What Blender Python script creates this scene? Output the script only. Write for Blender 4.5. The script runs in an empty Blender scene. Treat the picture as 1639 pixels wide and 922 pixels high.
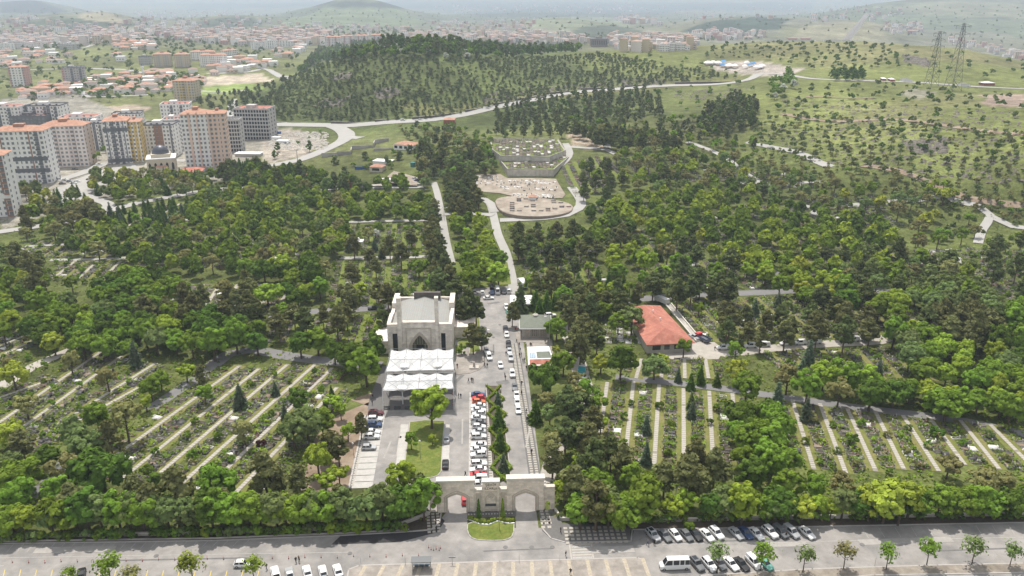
import bpy, bmesh, math, random
import numpy as np
from mathutils import Vector, Matrix
R = math.radians
random.seed(7); rng = np.random.default_rng(7)
scene = bpy.context.scene
COL = scene.collection

# ------------------------------------------------------------------ camera
H, PITCH, FPX, CX, CY = 120.0, R(20.3), 1300.0, 819.5, 461.0
cam_d = bpy.data.cameras.new('camera'); cam = bpy.data.objects.new('camera', cam_d); COL.objects.link(cam)
cam.location = (0, 0, H); cam.rotation_euler = (R(90) - PITCH, 0, 0)
cam_d.sensor_width = 36; cam_d.lens = 36 * FPX / 1639.0; cam_d.clip_start = 1; cam_d.clip_end = 40000
scene.camera = cam
# ------------------------------------------------------------------ light
SUN_EL, SUN_AZ = R(66), R(-16)              # azimuth from +Y, clockwise positive
CLOUD_FILL = 5.8
w = bpy.data.worlds.new('World'); scene.world = w; w.use_nodes = True
nt = w.node_tree; nt.nodes.clear()
sky = nt.nodes.new('ShaderNodeTexSky'); sky.sky_type = 'NISHITA'; sky.sun_disc = False
sky.sun_elevation = SUN_EL; sky.sun_rotation = SUN_AZ; sky.dust_density = 2.0; sky.air_density = 1.0
bg = nt.nodes.new('ShaderNodeBackground'); bg.inputs[1].default_value = 0.15
out = nt.nodes.new('ShaderNodeOutputWorld')
# thin cloud spread over the whole sky, added to raise fill in the shade
tcw = nt.nodes.new('ShaderNodeTexCoord'); cn = nt.nodes.new('ShaderNodeTexNoise'); cn.inputs['Scale'].default_value = 2.2; cn.inputs['Detail'].default_value = 6
cr = nt.nodes.new('ShaderNodeMapRange'); cr.inputs[1].default_value = .3; cr.inputs[2].default_value = .7; cr.inputs[3].default_value = .45; cr.inputs[4].default_value = .85
cmx = nt.nodes.new('ShaderNodeMix'); cmx.data_type = 'RGBA'; cmx.inputs[7].default_value = (CLOUD_FILL, CLOUD_FILL * .985, CLOUD_FILL * .955, 1)
nt.links.new(tcw.outputs['Generated'], cn.inputs['Vector']); nt.links.new(cn.outputs[0], cr.inputs[0]); nt.links.new(cr.outputs[0], cmx.inputs[0]); nt.links.new(sky.outputs[0], cmx.inputs[6])
nt.links.new(cmx.outputs[2], bg.inputs[0]); nt.links.new(bg.outputs[0], out.inputs[0])
sd = bpy.data.lights.new('sun', 'SUN'); so = bpy.data.objects.new('sun', sd); COL.objects.link(so)
sd.energy = 3.8; sd.angle = R(0.6); sd.color = (1.0, 0.95, 0.87)
sdir = Vector((math.sin(SUN_AZ) * math.cos(SUN_EL), math.cos(SUN_AZ) * math.cos(SUN_EL), math.sin(SUN_EL)))
so.rotation_euler = sdir.to_track_quat('Z', 'Y').to_euler(); so.location = (0, 0, 400)
vs = scene.view_settings
vs.view_transform = 'Standard'; vs.look = 'None'; vs.exposure = 0.4; vs.gamma = 1
HAZE_DENSITY = 1.3e-4
cy = scene.cycles
cy.max_bounces = 5; cy.diffuse_bounces = 3; cy.glossy_bounces = 2; cy.transmission_bounces = 3
cy.volume_bounces = 0; cy.transparent_max_bounces = 6; cy.caustics_reflective = False; cy.caustics_refractive = False

# ------------------------------------------------------------------ picture <-> place
SP, CP = math.sin(PITCH), math.cos(PITCH)
def ray(u, v):
    a = (np.asarray(u, float) - CX) / FPX; t = (np.asarray(v, float) - CY) / FPX
    return a, CP - SP * t, -(SP + CP * t)          # x, y, z per unit of depth
def project(x, y, z):
    dz = np.asarray(z, float) - H; y = np.asarray(y, float); x = np.asarray(x, float)
    zc = y * CP - dz * SP; yc = y * SP + dz * CP
    return CX + FPX * x / zc, CY - FPX * yc / zc
def smooth(a, b, x):
    t = np.clip((np.asarray(x, float) - a) / (b - a), 0, 1); return t * t * (3 - 2 * t)

# control points of the ground: u, v of the photograph and height above the road
CTRL = [(u, v, 0) for v in (922, 760, 600, 480, 410) for u in (-150, 300, 819, 1250, 1790)] + [
 (-150,350,0),(0,350,0),(200,285,0),(330,262,0),(430,232,1),(520,260,1),(640,280,2),(700,300,2),(800,345,2),(920,345,3),(1050,350,1),
 (1200,350,2),(1350,340,3),(1480,330,5),(1639,330,9),(1790,330,12),
 (780,290,4),(920,290,5),(780,222,13),(910,230,13),(1000,260,9),(1100,250,12),(1230,240,14),(1330,262,14),(1450,270,18),(1639,260,26),(1790,260,30),
 (0,190,0),(200,190,0),(330,180,1),(560,225,6),(640,225,8),(700,205,10),
 (420,198,2),(560,198,8),(700,190,12),(780,175,16),(850,158,20),(950,145,24),(1080,138,28),(1190,130,32),
 (400,165,8),(470,140,22),(520,110,39),(600,92,54),(690,90,56),(800,92,47),(900,90,43),(965,84,47),(1030,92,44),(1100,108,38),(1180,118,34),
 (1100,185,22),(1000,190,19),(1250,190,26),(1400,180,34),(1639,190,40),(1250,140,36),(1400,128,40),(1530,145,38),(1639,142,38),(1790,150,40),
 (1200,112,38),(1290,110,40),(1250,80,50),(1350,70,54),(1440,72,54),(1540,78,50),(1639,104,40),(1150,72,48),(1100,75,42),(1790,115,36),
 (0,140,2),(100,135,4),(210,125,6),(300,140,4),(0,105,8),(120,100,12),(210,82,20),(160,76,22),(260,90,18),(350,100,14),(430,95,12),(420,130,4),
]
FAR = [  # azimuth by u, distance, height: the plain falls to a basin with ridges standing in it
 (-100,1700,4),(0,1700,4),(150,1750,14),(300,1700,10),(450,1500,4),(600,1500,4),(800,1550,2),(1000,1500,6),(1150,1500,20),(1300,1500,20),(1450,1450,15),(1639,1250,5),(1750,1300,0),
 (0,2400,-4),(200,2300,2),(400,2300,4),(600,2200,6),(800,2200,6),(1000,2000,8),(1150,2200,-4),(1300,2200,-22),(1450,2100,-32),(1639,1900,-32),(1750,2000,-32),
 (-100,3000,-8),(20,3200,14),(110,3200,30),(180,3150,34),(250,3200,-2),(330,3300,14),(400,3300,18),(470,3200,-14),(560,3100,-18),(680,3100,-18),(800,3000,-8),(870,3000,14),(950,2900,10),(1030,2900,-12),(1110,2900,14),(1200,2900,26),(1300,2700,22),(1390,2700,20),(1450,2900,-14),(1639,2900,-24),(1750,3000,-20),
 (-100,4200,-45),(100,4200,-40),(300,4200,-48),(430,4300,-45),(500,4500,26),(560,4500,72),(620,4500,36),(690,4400,-40),(800,4300,-35),(950,4300,-40),(1100,4200,-40),(1250,4000,-35),(1400,4600,34),(1520,4600,64),(1639,4600,58),(1750,4600,50),
 (-100,6400,-70),(0,6200,20),(60,6200,26),(140,6400,-60),(300,6400,-85),(560,6800,-90),(700,6400,-85),(850,6200,-45),(1000,6200,-55),(1150,6400,-70),(1300,6400,-70),(1450,7000,-60),(1700,7000,-40),
 (-100,9500,-10),(200,9500,-20),(400,9500,-30),(600,9500,-20),(800,9500,-15),(1000,9500,-20),(1200,9500,-8),(1400,9500,-5),(1639,9500,0),(1750,9500,0),
 (0,14000,95),(400,14000,100),(800,14000,104),(1200,14000,102),(1700,14000,104),
]
cp = []
for u, v, e in CTRL:
    a, b, c = ray(u, v); k = (e - H) / c; cp.append((a * k, b * k, e))
for u, d, e in FAR:
    a, b, c = ray(u, 0); cp.append((a / b * d, d, e))
cp = np.array(cp); cq = np.stack([cp[:, 0] / cp[:, 1] * 1.6, np.log(cp[:, 1])], 1)
def tps_k(r2): return 0.5 * r2 * np.log(r2 + 1e-12)
n = len(cq); K = tps_k(((cq[:, None] - cq[None]) ** 2).sum(-1)) + np.eye(n) * 2e-4
Pm = np.c_[np.ones(n), cq]; A = np.zeros((n + 3, n + 3)); A[:n, :n] = K; A[:n, n:] = Pm; A[n:, :n] = Pm.T
wts = np.linalg.solve(A, np.r_[cp[:, 2], 0, 0, 0])

def vnoise(x, y, seed=0):
    """smooth value noise in -1..1"""
    xi = np.floor(x).astype(np.int64); yi = np.floor(y).astype(np.int64); fx = x - xi; fy = y - yi
    def h(i, j):
        k = (i * 374761393 + j * 668265263 + seed * 974711) & 0x7fffffff
        k = ((k ^ (k >> 13)) * 1274126177) & 0x7fffffff
        return ((k ^ (k >> 16)) & 0xffff) / 32767.5 - 1
    fx = fx * fx * (3 - 2 * fx); fy = fy * fy * (3 - 2 * fy)
    return (h(xi, yi) * (1 - fx) + h(xi + 1, yi) * fx) * (1 - fy) + (h(xi, yi + 1) * (1 - fx) + h(xi + 1, yi + 1) * fx) * fy
NA, NB, A0, Y0, Y1 = 410, 390, 1.15, 60.0, 15000.0
ga = np.linspace(-A0, A0, NA); gb = np.linspace(math.log(Y0), math.log(Y1), NB)
GA, GB = np.meshgrid(ga, gb, indexing='ij'); GY = np.exp(GB); GX = GA * GY
q = np.stack([np.clip(GA, -.75, .75).ravel() * 1.6, GB.ravel()], 1)
GZ = np.empty(len(q))
for i in range(0, len(q), 20000):
    s = q[i:i + 20000]
    GZ[i:i + 20000] = tps_k(((s[:, None] - cq[None]) ** 2).sum(-1)) @ wts[:n] + wts[n] + s @ wts[n + 1:]
GZ = GZ.reshape(NA, NB) * smooth(370, 460, GY)
rough = smooth(700, 1100, GY)
GZ += rough * (vnoise(GX / 60, GY / 60, 1) * 1.2 + vnoise(GX / 22, GY / 22, 2) * .4) + smooth(1800, 4000, GY) * (vnoise(GX / 520, GY / 520, 3) * 10 + vnoise(GX / 170, GY / 170, 4) * 4) + smooth(5500, 9000, GY) * vnoise(GX / 1500, GY / 1500, 5) * 12
# the city quarter on the plain is level ground
GZ = np.minimum(GZ, 112)
def ground(x, y):
    x = np.asarray(x, float); y = np.asarray(y, float)
    yy = np.clip(y, Y0, Y1 * .999)
    fa = np.clip((x / yy + A0) / (2 * A0) * (NA - 1), 0, NA - 1.001); fb = np.clip((np.log(yy) - gb[0]) / (gb[-1] - gb[0]) * (NB - 1), 0, NB - 1.001)
    i = fa.astype(int); j = fb.astype(int); p = fa - i; r = fb - j
    return (GZ[i, j] * (1 - p) + GZ[i + 1, j] * p) * (1 - r) + (GZ[i, j + 1] * (1 - p) + GZ[i + 1, j + 1] * p) * r
STEPS = np.geomspace(90, 14500, 260)
def PA(u, v, h=0.0):
    """points of the ground (raised by h) seen at pixels u, v: array (n, 3)"""
    u = np.atleast_1d(np.asarray(u, float)); v = np.atleast_1d(np.asarray(v, float)); h = np.broadcast_to(np.asarray(h, float), u.shape)
    a, b, c = ray(u, v)
    S = STEPS[None]; zz = H + c[:, None] * S; g = ground(a[:, None] * S, b[:, None] * S) + h[:, None]
    hit = zz < g; k = np.where(hit.any(1), hit.argmax(1), len(STEPS) - 1)
    lo = STEPS[np.maximum(k - 1, 0)].copy(); hi = STEPS[k].copy()
    for _ in range(22):
        m = (lo + hi) / 2; below = H + c * m < ground(a * m, b * m) + h
        hi = np.where(below, m, hi); lo = np.where(below, lo, m)
    return np.stack([a * hi, b * hi, ground(a * hi, b * hi)], 1)
def P(u, v, h=0.0): return Vector(PA(u, v, h)[0])
def height_at(p, v):
    """height above p at which its vertical meets picture row v"""
    t = (v - CY) / FPX; k = p.y / (CP - SP * t); return H - (SP + CP * t) * k - p.z

# ------------------------------------------------------------------ helpers
def link(o, parent=None):
    COL.objects.link(o)
    if parent is not None: o.parent = parent
    return o
def tag(o, label=None, cat=None, group=None, kind=None):
    if label: o['label'] = label
    if cat: o['category'] = cat
    if group: o['group'] = group
    if kind: o['kind'] = kind
    return o
def thing(name, label, cat, loc=(0, 0, 0), rz=0.0, group=None, scale=1.0):
    o = bpy.data.objects.new(name, None); o.empty_display_size = .5
    o.location = loc; o.rotation_euler = (0, 0, rz)
    o.scale = scale if hasattr(scale, '__len__') else (scale,) * 3
    link(o); return tag(o, label, cat, group)
def copy_tree(o, parent=None):
    c = o.copy(); link(c); c.parent = parent
    for ch in [k for k in o.children]: copy_tree(ch, c)
    return c
class MB:
    def __init__(s): s.v = []; s.f = []; s.m = []
    def add(s, vs, fs, m=0):
        b = len(s.v); s.v += [tuple(p) for p in vs]
        for f in fs: s.f.append(tuple(i + b for i in f)); s.m.append(m)
        return s
    def quad(s, a, b, c, d, m=0): return s.add([a, b, c, d], [(0, 1, 2, 3)], m)
    def box(s, x0, x1, y0, y1, z0, z1, m=0):
        return s.add([(x0,y0,z0),(x1,y0,z0),(x1,y1,z0),(x0,y1,z0),(x0,y0,z1),(x1,y0,z1),(x1,y1,z1),(x0,y1,z1)],
                     [(0,3,2,1),(4,5,6,7),(0,1,5,4),(1,2,6,5),(2,3,7,6),(3,0,4,7)], m)
    def obox(s, c, ax, ay, hx, hy, z0, z1, m=0):
        """box on the ground plane with axes ax, ay (2-D)"""
        pts = []
        for z in (z0, z1):
            for i, j in ((-1,-1),(1,-1),(1,1),(-1,1)):
                pts.append((c[0]+ax[0]*hx*i+ay[0]*hy*j, c[1]+ax[1]*hx*i+ay[1]*hy*j, z))
        return s.add(pts, [(0,3,2,1),(4,5,6,7),(0,1,5,4),(1,2,6,5),(2,3,7,6),(3,0,4,7)], m)
    def prism(s, poly, z0, z1, m=0, cap=True):
        k = len(poly); vs = [(p[0], p[1], z0) for p in poly] + [(p[0], p[1], z1) for p in poly]
        fs = [(i, (i + 1) % k, k + (i + 1) % k, k + i) for i in range(k)]
        if cap: fs += [tuple(range(k, 2 * k)), tuple(reversed(range(k)))]
        return s.add(vs, fs, m)
    def prism_y(s, poly, y0, y1, m=0):
        """polygon in x, z extruded along y"""
        k = len(poly); vs = [(p[0], y0, p[1]) for p in poly] + [(p[0], y1, p[1]) for p in poly]
        return s.add(vs, [(i, (i + 1) % k, k + (i + 1) % k, k + i) for i in range(k)] + [tuple(range(k, 2 * k)), tuple(reversed(range(k)))], m)
    def tube(s, pts, r, seg=6, m=0, cap=True):
        pts = [Vector(p) for p in pts]; rs = r if hasattr(r, '__len__') else [r] * len(pts)
        vs = []; fs = []
        for i, p in enumerate(pts):
            d = (pts[min(i + 1, len(pts) - 1)] - pts[max(i - 1, 0)]).normalized()
            a = d.orthogonal().normalized(); 
            if i and (a.dot(pa)) < 0: a = -a
            b = d.cross(a); pa = a
            if abs(d.z) > .2: a = Vector((1, 0, 0)) - d * d.x; a.normalize(); b = d.cross(a)
            for k in range(seg):
                t = 2 * math.pi * k / seg; vs.append(p + (a * math.cos(t) + b * math.sin(t)) * rs[i])
        for i in range(len(pts) - 1):
            for k in range(seg): fs.append((i*seg+k, i*seg+(k+1)%seg, (i+1)*seg+(k+1)%seg, (i+1)*seg+k))
        if cap: fs += [tuple(reversed(range(seg))), tuple(range((len(pts)-1)*seg, len(pts)*seg))]
        return s.add(vs, fs, m)
    def lathe(s, prof, c=(0, 0, 0), seg=12, m=0):
        vs = []; fs = []
        for r_, z in prof:
            for k in range(seg):
                t = 2 * math.pi * k / seg; vs.append((c[0] + r_*math.cos(t), c[1] + r_*math.sin(t), c[2] + z))
        for i in range(len(prof) - 1):
            for k in range(seg): fs.append((i*seg+k, i*seg+(k+1)%seg, (i+1)*seg+(k+1)%seg, (i+1)*seg+k))
        fs += [tuple(reversed(range(seg))), tuple(range((len(prof)-1)*seg, len(prof)*seg))]
        return s.add(vs, fs, m)
    def mesh(s, name, mats, smooth_=False):
        me = bpy.data.meshes.new(name); me.from_pydata(s.v, [], s.f)
        for m in (mats if isinstance(mats, (list, tuple)) else [mats]): me.materials.append(m)
        me.polygons.foreach_set('material_index', np.array(s.m, np.int32))
        if smooth_: me.polygons.foreach_set('use_smooth', np.ones(len(s.f), bool))
        me.update(); return me
    def build(s, name, mats, parent=None, kind=None, smooth_=False):
        o = bpy.data.objects.new(name, s.mesh(name, mats, smooth_)); link(o, parent)
        if kind: o['kind'] = kind
        return o
def np_mesh(name, verts, quads, mats, midx=None, smooth_=False):
    """verts (n,3), quads (m,4) or (m,3)"""
    me = bpy.data.meshes.new(name); k = quads.shape[1]
    me.vertices.add(len(verts)); me.vertices.foreach_set('co', np.asarray(verts, np.float32).ravel())
    me.loops.add(quads.size); me.loops.foreach_set('vertex_index', quads.astype(np.int32).ravel())
    me.polygons.add(len(quads)); me.polygons.foreach_set('loop_start', np.arange(0, quads.size, k, dtype=np.int32))
    me.polygons.foreach_set('loop_total', np.full(len(quads), k, np.int32))
    for m in (mats if isinstance(mats, (list, tuple)) else [mats]): me.materials.append(m)
    if midx is not None: me.polygons.foreach_set('material_index', np.asarray(midx, np.int32))
    if smooth_: me.polygons.foreach_set('use_smooth', np.ones(len(quads), bool))
    me.update(calc_edges=True); return me

# ------------------------------------------------------------------ materials
def mat(name, col, rough=.85, var=.0, scale=1.0, bump=0.0, bscale=8.0, metal=0.0, space='world', rnd=0.0, spec=.3, col2=None, scale2=None, lo=.42, hi=.62):
    m = bpy.data.materials.new(name); m.use_nodes = True; t = m.node_tree; b = t.nodes['Principled BSDF']
    b.inputs['Base Color'].default_value = (*col, 1); b.inputs['Roughness'].default_value = rough; b.inputs['Metallic'].default_value = metal
    b.inputs['Specular IOR Level'].default_value = spec
    if not (var or bump or rnd or col2): return m
    if space == 'world': src = t.nodes.new('ShaderNodeNewGeometry').outputs['Position']
    else: src = t.nodes.new('ShaderNodeTexCoord').outputs['Object']
    last = None
    if col2:
        nz = t.nodes.new('ShaderNodeTexNoise'); nz.inputs['Scale'].default_value = scale2 or scale; nz.inputs['Detail'].default_value = 6; nz.inputs['Roughness'].default_value = .6
        t.links.new(src, nz.inputs['Vector'])
        mr = t.nodes.new('ShaderNodeMapRange'); mr.inputs[1].default_value = lo; mr.inputs[2].default_value = hi
        t.links.new(nz.outputs[0], mr.inputs[0])
        mx = t.nodes.new('ShaderNodeMix'); mx.data_type = 'RGBA'; mx.inputs[6].default_value = (*col, 1); mx.inputs[7].default_value = (*col2, 1)
        t.links.new(mr.outputs[0], mx.inputs[0]); last = mx.outputs[2]
    def mul(fac_out, amt):
        nonlocal last
        mr = t.nodes.new('ShaderNodeMapRange'); mr.inputs[3].default_value = 1 - amt; mr.inputs[4].default_value = 1 + amt
        t.links.new(fac_out, mr.inputs[0])
        hs = t.nodes.new('ShaderNodeMix'); hs.data_type = 'RGBA'; hs.blend_type = 'MULTIPLY'; hs.inputs[0].default_value = 1
        if last is None: hs.inputs[6].default_value = (*col, 1)
        else: t.links.new(last, hs.inputs[6])
        t.links.new(mr.outputs[0], hs.inputs[7]); last = hs.outputs[2]
    if var:
        nz = t.nodes.new('ShaderNodeTexNoise'); nz.inputs['Scale'].default_value = scale; nz.inputs['Detail'].default_value = 8; nz.inputs['Roughness'].default_value = .65
        t.links.new(src, nz.inputs['Vector'])
        mr = t.nodes.new('ShaderNodeMapRange'); mr.inputs[1].default_value = .28; mr.inputs[2].default_value = .72; t.links.new(nz.outputs[0], mr.inputs[0])
        mul(mr.outputs[0], var)
    if rnd:
        oi = t.nodes.new('ShaderNodeObjectInfo'); mul(oi.outputs['Random'], rnd)
    if last is not None: t.links.new(last, b.inputs['Base Color'])
    if bump:
        nb = t.nodes.new('ShaderNodeTexNoise'); nb.inputs['Scale'].default_value = bscale; nb.inputs['Detail'].default_value = 5
        t.links.new(src, nb.inputs['Vector'])
        bp = t.nodes.new('ShaderNodeBump'); bp.inputs['Strength'].default_value = bump; bp.inputs['Distance'].default_value = .1
        t.links.new(nb.outputs[0], bp.inputs['Height']); t.links.new(bp.outputs[0], b.inputs['Normal'])
    return m
def leaf_mat(name, col, trans=.22, rnd=.14, var=.35, scale=.55):
    m = bpy.data.materials.new(name); m.use_nodes = True; t = m.node_tree; t.nodes.clear()
    o = t.nodes.new('ShaderNodeOutputMaterial'); d = t.nodes.new('ShaderNodeBsdfDiffuse'); tr = t.nodes.new('ShaderNodeBsdfTranslucent'); mx = t.nodes.new('ShaderNodeMixShader')
    tc = t.nodes.new('ShaderNodeTexCoord'); nz = t.nodes.new('ShaderNodeTexNoise'); nz.inputs['Scale'].default_value = scale; nz.inputs['Detail'].default_value = 4
    oi = t.nodes.new('ShaderNodeObjectInfo')
    t.links.new(tc.outputs['Object'], nz.inputs['Vector'])
    mr = t.nodes.new('ShaderNodeMapRange'); mr.inputs[1].default_value = .3; mr.inputs[2].default_value = .7; mr.inputs[3].default_value = 1 - var; mr.inputs[4].default_value = 1 + var
    t.links.new(nz.outputs[0], mr.inputs[0])
    m2 = t.nodes.new('ShaderNodeMapRange'); m2.inputs[3].default_value = 1 - rnd; m2.inputs[4].default_value = 1 + rnd; t.links.new(oi.outputs['Random'], m2.inputs[0])
    pm = t.nodes.new('ShaderNodeMath'); pm.operation = 'MULTIPLY'; t.links.new(mr.outputs[0], pm.inputs[0]); t.links.new(m2.outputs[0], pm.inputs[1])
    hs = t.nodes.new('ShaderNodeHueSaturation'); hs.inputs['Color'].default_value = (*col, 1); t.links.new(pm.outputs[0], hs.inputs['Value'])
    hm = t.nodes.new('ShaderNodeMapRange'); hm.inputs[3].default_value = .485; hm.inputs[4].default_value = .515; t.links.new(oi.outputs['Random'], hm.inputs[0]); t.links.new(hm.outputs[0], hs.inputs['Hue'])
    g = t.nodes.new('ShaderNodeMix'); g.data_type = 'RGBA'; g.blend_type = 'MULTIPLY'; g.inputs[0].default_value = 1; g.inputs[7].default_value = (1.15, 1.1, .55, 1)
    t.links.new(hs.outputs[0], d.inputs[0]); t.links.new(hs.outputs[0], g.inputs[6]); t.links.new(g.outputs[2], tr.inputs[0])
    mx.inputs[0].default_value = trans; t.links.new(d.outputs[0], mx.inputs[1]); t.links.new(tr.outputs[0], mx.inputs[2]); t.links.new(mx.outputs[0], o.inputs[0])
    return m
M = {}
M['asphalt'] = mat('asphalt', (.265,.25,.235), .9, .2, .35, .2, 5, col2=(.205,.195,.186), scale2=.09, lo=.46, hi=.6)
M['shadow_asphalt'] = mat('asphalt_painted_shadow', (.035,.034,.035), .85, .2, .5)  # shadow on the street put into the asphalt colour
M['far_road'] = mat('pale_road', (.33,.32,.30), .9, .1, .1)
M['path'] = mat('dusty_path', (.36,.33,.29), .9, .18, .3)
M['grey_path'] = mat('grey_asphalt_path', (.17,.165,.165), .9, .12, .3)
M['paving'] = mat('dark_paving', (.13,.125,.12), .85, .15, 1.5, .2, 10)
M['slab'] = mat('pale_slab', (.37,.345,.30), .8, .14, 1.2)
M['bay_slab'] = mat('bay_slab', (.40,.385,.36), .85, .14, .8)
M['kerb'] = mat('kerb_stone', (.36,.34,.32), .85, .12, 1)
M['plaza'] = mat('plaza_paving', (.29,.262,.232), .88, .2, .7, .2, 4, col2=(.225,.20,.175), scale2=.25)
M['plaza_band'] = mat('plaza_band', (.36,.315,.245), .88, .25, 2)
M['strip_soil'] = mat('strip_soil', (.255,.225,.19), .92, .25, .6, .3, 3, col2=(.18,.155,.125), scale2=.2)
M['lawn'] = mat('lawn', (.10,.135,.022), .95, .3, 1.3, .4, 6, col2=(.15,.165,.035), scale2=.35)
M['verge'] = mat('verge_grass', (.125,.14,.03), .95, .3, 1.0, .4, 5, col2=(.17,.155,.055), scale2=.2)
M['soil'] = mat('bare_soil', (.21,.155,.11), .95, .22, .5, .3, 3, col2=(.28,.22,.165), scale2=.12)
M['dark_soil'] = mat('garden_soil', (.075,.06,.045), .95, .25, 1.2)
M['pale_earth'] = mat('pale_earth', (.32,.275,.225), .95, .2, .3, .3, 1.5, col2=(.235,.195,.155), scale2=.12)
M['stone'] = mat('pale_limestone', (.42,.385,.34), .85, .12, .9, .2, 8, space='object', col2=(.36,.33,.295), scale2=.35, lo=.45, hi=.75)
M['stone2'] = mat('stone_trim', (.46,.40,.33), .85, .12, 1.5, space='object')
M['coping'] = mat('stone_coping', (.52,.485,.43), .8, .14, 1.2, space='object', col2=(.40,.31,.24), scale2=1.3, lo=.6, hi=.75)
M['concrete'] = mat('concrete', (.40,.375,.34), .9, .14, .4, .2, 4, col2=(.26,.245,.225), scale2=.15)
M['wall_dark'] = mat('dark_stone_wall', (.11,.095,.085), .9, .25, .6)
M['white'] = mat('white_paint', (.72,.72,.71), .5, .04, 1)
M['membrane'] = mat('white_membrane', (.52,.52,.515), .45, .03, .5)
M['glass'] = mat('dark_glass', (.02,.024,.028), .12, spec=.6)
M['black'] = mat('black_rubber', (.015,.015,.016), .7)
M['dark'] = mat('dark_opening', (.018,.018,.02), .8)
M['metal'] = mat('grey_metal', (.32,.33,.34), .45, metal=.6)
M['steel_dark'] = mat('dark_steel', (.12,.125,.13), .5, metal=.4)
M['tile_roof'] = mat('terracotta_roof', (.40,.23,.16), .9, .22, .35, .3, 5, space='object', col2=(.34,.175,.12), scale2=.6)
M['old_roof'] = mat('weathered_roof', (.30,.215,.175), .9, .25, .3, space='object', rnd=.25)
M['red_roof'] = mat('red_clay_roof', (.33,.125,.09), .9, .24, .4, .3, 5, space='object', col2=(.40,.17,.12), scale2=.5)
M['green_roof'] = mat('green_grey_roof', (.155,.17,.135), .75, .14, 1.1, .2, 6, space='object')
M['roof_sheet'] = mat('lead_roof', (.265,.262,.24), .6, .07, .35, space='object')
M['bark'] = mat('bark', (.085,.062,.045), .95, .2, 2, space='object')
M['pine_bark'] = mat('pine_bark', (.13,.085,.06), .95, .2, 2, space='object')
M['grave_stone'] = mat('grey_grave_stone', (.13,.122,.11), .8, .25, 1.3, col2=(.24,.225,.20), scale2=.5)
M['path_joint'] = mat('path_joint', (.23,.21,.175), .9, .2, 1)
M['headstone'] = mat('pale_headstone', (.33,.32,.30), .7, .15, 1.3)
M['grave_white'] = mat('white_marble', (.62,.60,.57), .6, .08, 1.2)
M['grave_dark'] = mat('dark_granite', (.075,.07,.072), .5, .2, 1)
M['grave_rose'] = mat('rose_granite', (.22,.14,.115), .7, .2, 1.2)
M['rock'] = mat('rock', (.14,.125,.105), .95, .25, .6)
# ------------------------------------------------------------------ terrain
def in_poly(u, v, poly):
    u = np.asarray(u, float); v = np.asarray(v, float); r = np.zeros(u.shape, bool); k = len(poly)
    for i in range(k):
        x0, y0 = poly[i]; x1, y1 = poly[(i + 1) % k]
        if y0 == y1: continue
        c = ((y0 > v) != (y1 > v)) & (u < (x1 - x0) * (v - y0) / (y1 - y0) + x0); r ^= c
    return r
PU, PV = project(GX, GY, GZ)
n1 = vnoise(GX / 90, GY / 90, 11); n2 = vnoise(GX / 28, GY / 28, 12); n3 = vnoise(GX / 320, GY / 320, 13)
C_CEM = np.array((.085, .10, .03)); C_HILL = np.array((.088, .108, .036)); C_RIGHT = np.array((.125, .14, .045)); C_DRY = np.array((.165, .155, .075))
C_PLAIN = np.array((.125, .135, .05)); C_FAR = np.array((.085, .10, .06)); C_TOWN = np.array((.17, .165, .15)); C_EARTH = np.array((.30, .25, .19))
tint = np.empty(GX.shape + (3,)); tint[:] = C_CEM
def blend(mask, c):
    global tint
    tint = tint * (1 - mask[..., None]) + np.asarray(c) * mask[..., None]
blend(smooth(520, 640, GY + 40 * n1), C_PLAIN)
blend(smooth(-330, -250, GX + 20 * n1) * smooth(620, 700, GY) , C_HILL)
blend(smooth(160, 260, GX + 40 * n1 + (GY - 520) * .25) * smooth(430, 520, GY + 30 * n1), C_RIGHT)
blend(np.clip(smooth(150, 350, GX) * smooth(800, 1000, GY + 60 * n1) * (.65 + .5 * n2), 0, 1), C_DRY)
blend(smooth(.2, .7, n1 + .5 * n2) * .55 * smooth(500, 600, GY) * smooth(120, 320, GX - (GY - 600) * .2), C_DRY)
blend(smooth(1350, 1700, GY), np.array((.115, .12, .06)))
blend(smooth(2300, 3600, GY), C_FAR)
blend(smooth(1800, 2200, GY) * smooth(3600, 2900, GY) * (.35 + .3 * n1), C_TOWN)
blend(smooth(.35, .8, n3) * .5 * smooth(2600, 3200, GY), np.array((.15, .14, .09)))
FARZ = (([(430,42),(470,28),(510,12),(560,-8),(610,-4),(650,14),(690,40),(560,48)], (.115,.14,.075)), ([(-20,-8),(40,-6),(110,20),(0,22)], (.02,.03,.025)),
 ([(20,42),(90,28),(190,26),(215,40),(120,50)], (.05,.068,.042)), ([(125,26),(150,16),(190,22),(200,38),(150,36)], (.20,.18,.12)), ([(300,36),(400,24),(420,40),(320,48)], (.055,.07,.05)),
 ([(1080,52),(1130,36),(1200,28),(1265,30),(1250,46),(1180,58)], (.035,.055,.04)), ([(1255,64),(1290,42),(1400,34),(1425,64)], (.19,.18,.115)), ([(820,48),(860,30),(940,26),(1050,34),(1000,44),(920,48)], (.14,.155,.10)),
 ([(905,60),(930,44),(985,40),(1040,54),(1000,60)], (.06,.075,.05)), ([(1400,10),(1500,4),(1639,2),(1639,30),(1480,26)], (.15,.155,.10)), ([(1330,26),(1480,24),(1639,36),(1639,60),(1480,48)], (.10,.12,.075)),
 ([(300,6),(700,2),(1100,6),(1300,2),(1300,16),(900,18),(500,10),(300,16)], (.045,.06,.05)), ([(700,20),(900,14),(1100,18),(1050,26),(800,28)], (.05,.065,.05)))
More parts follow.
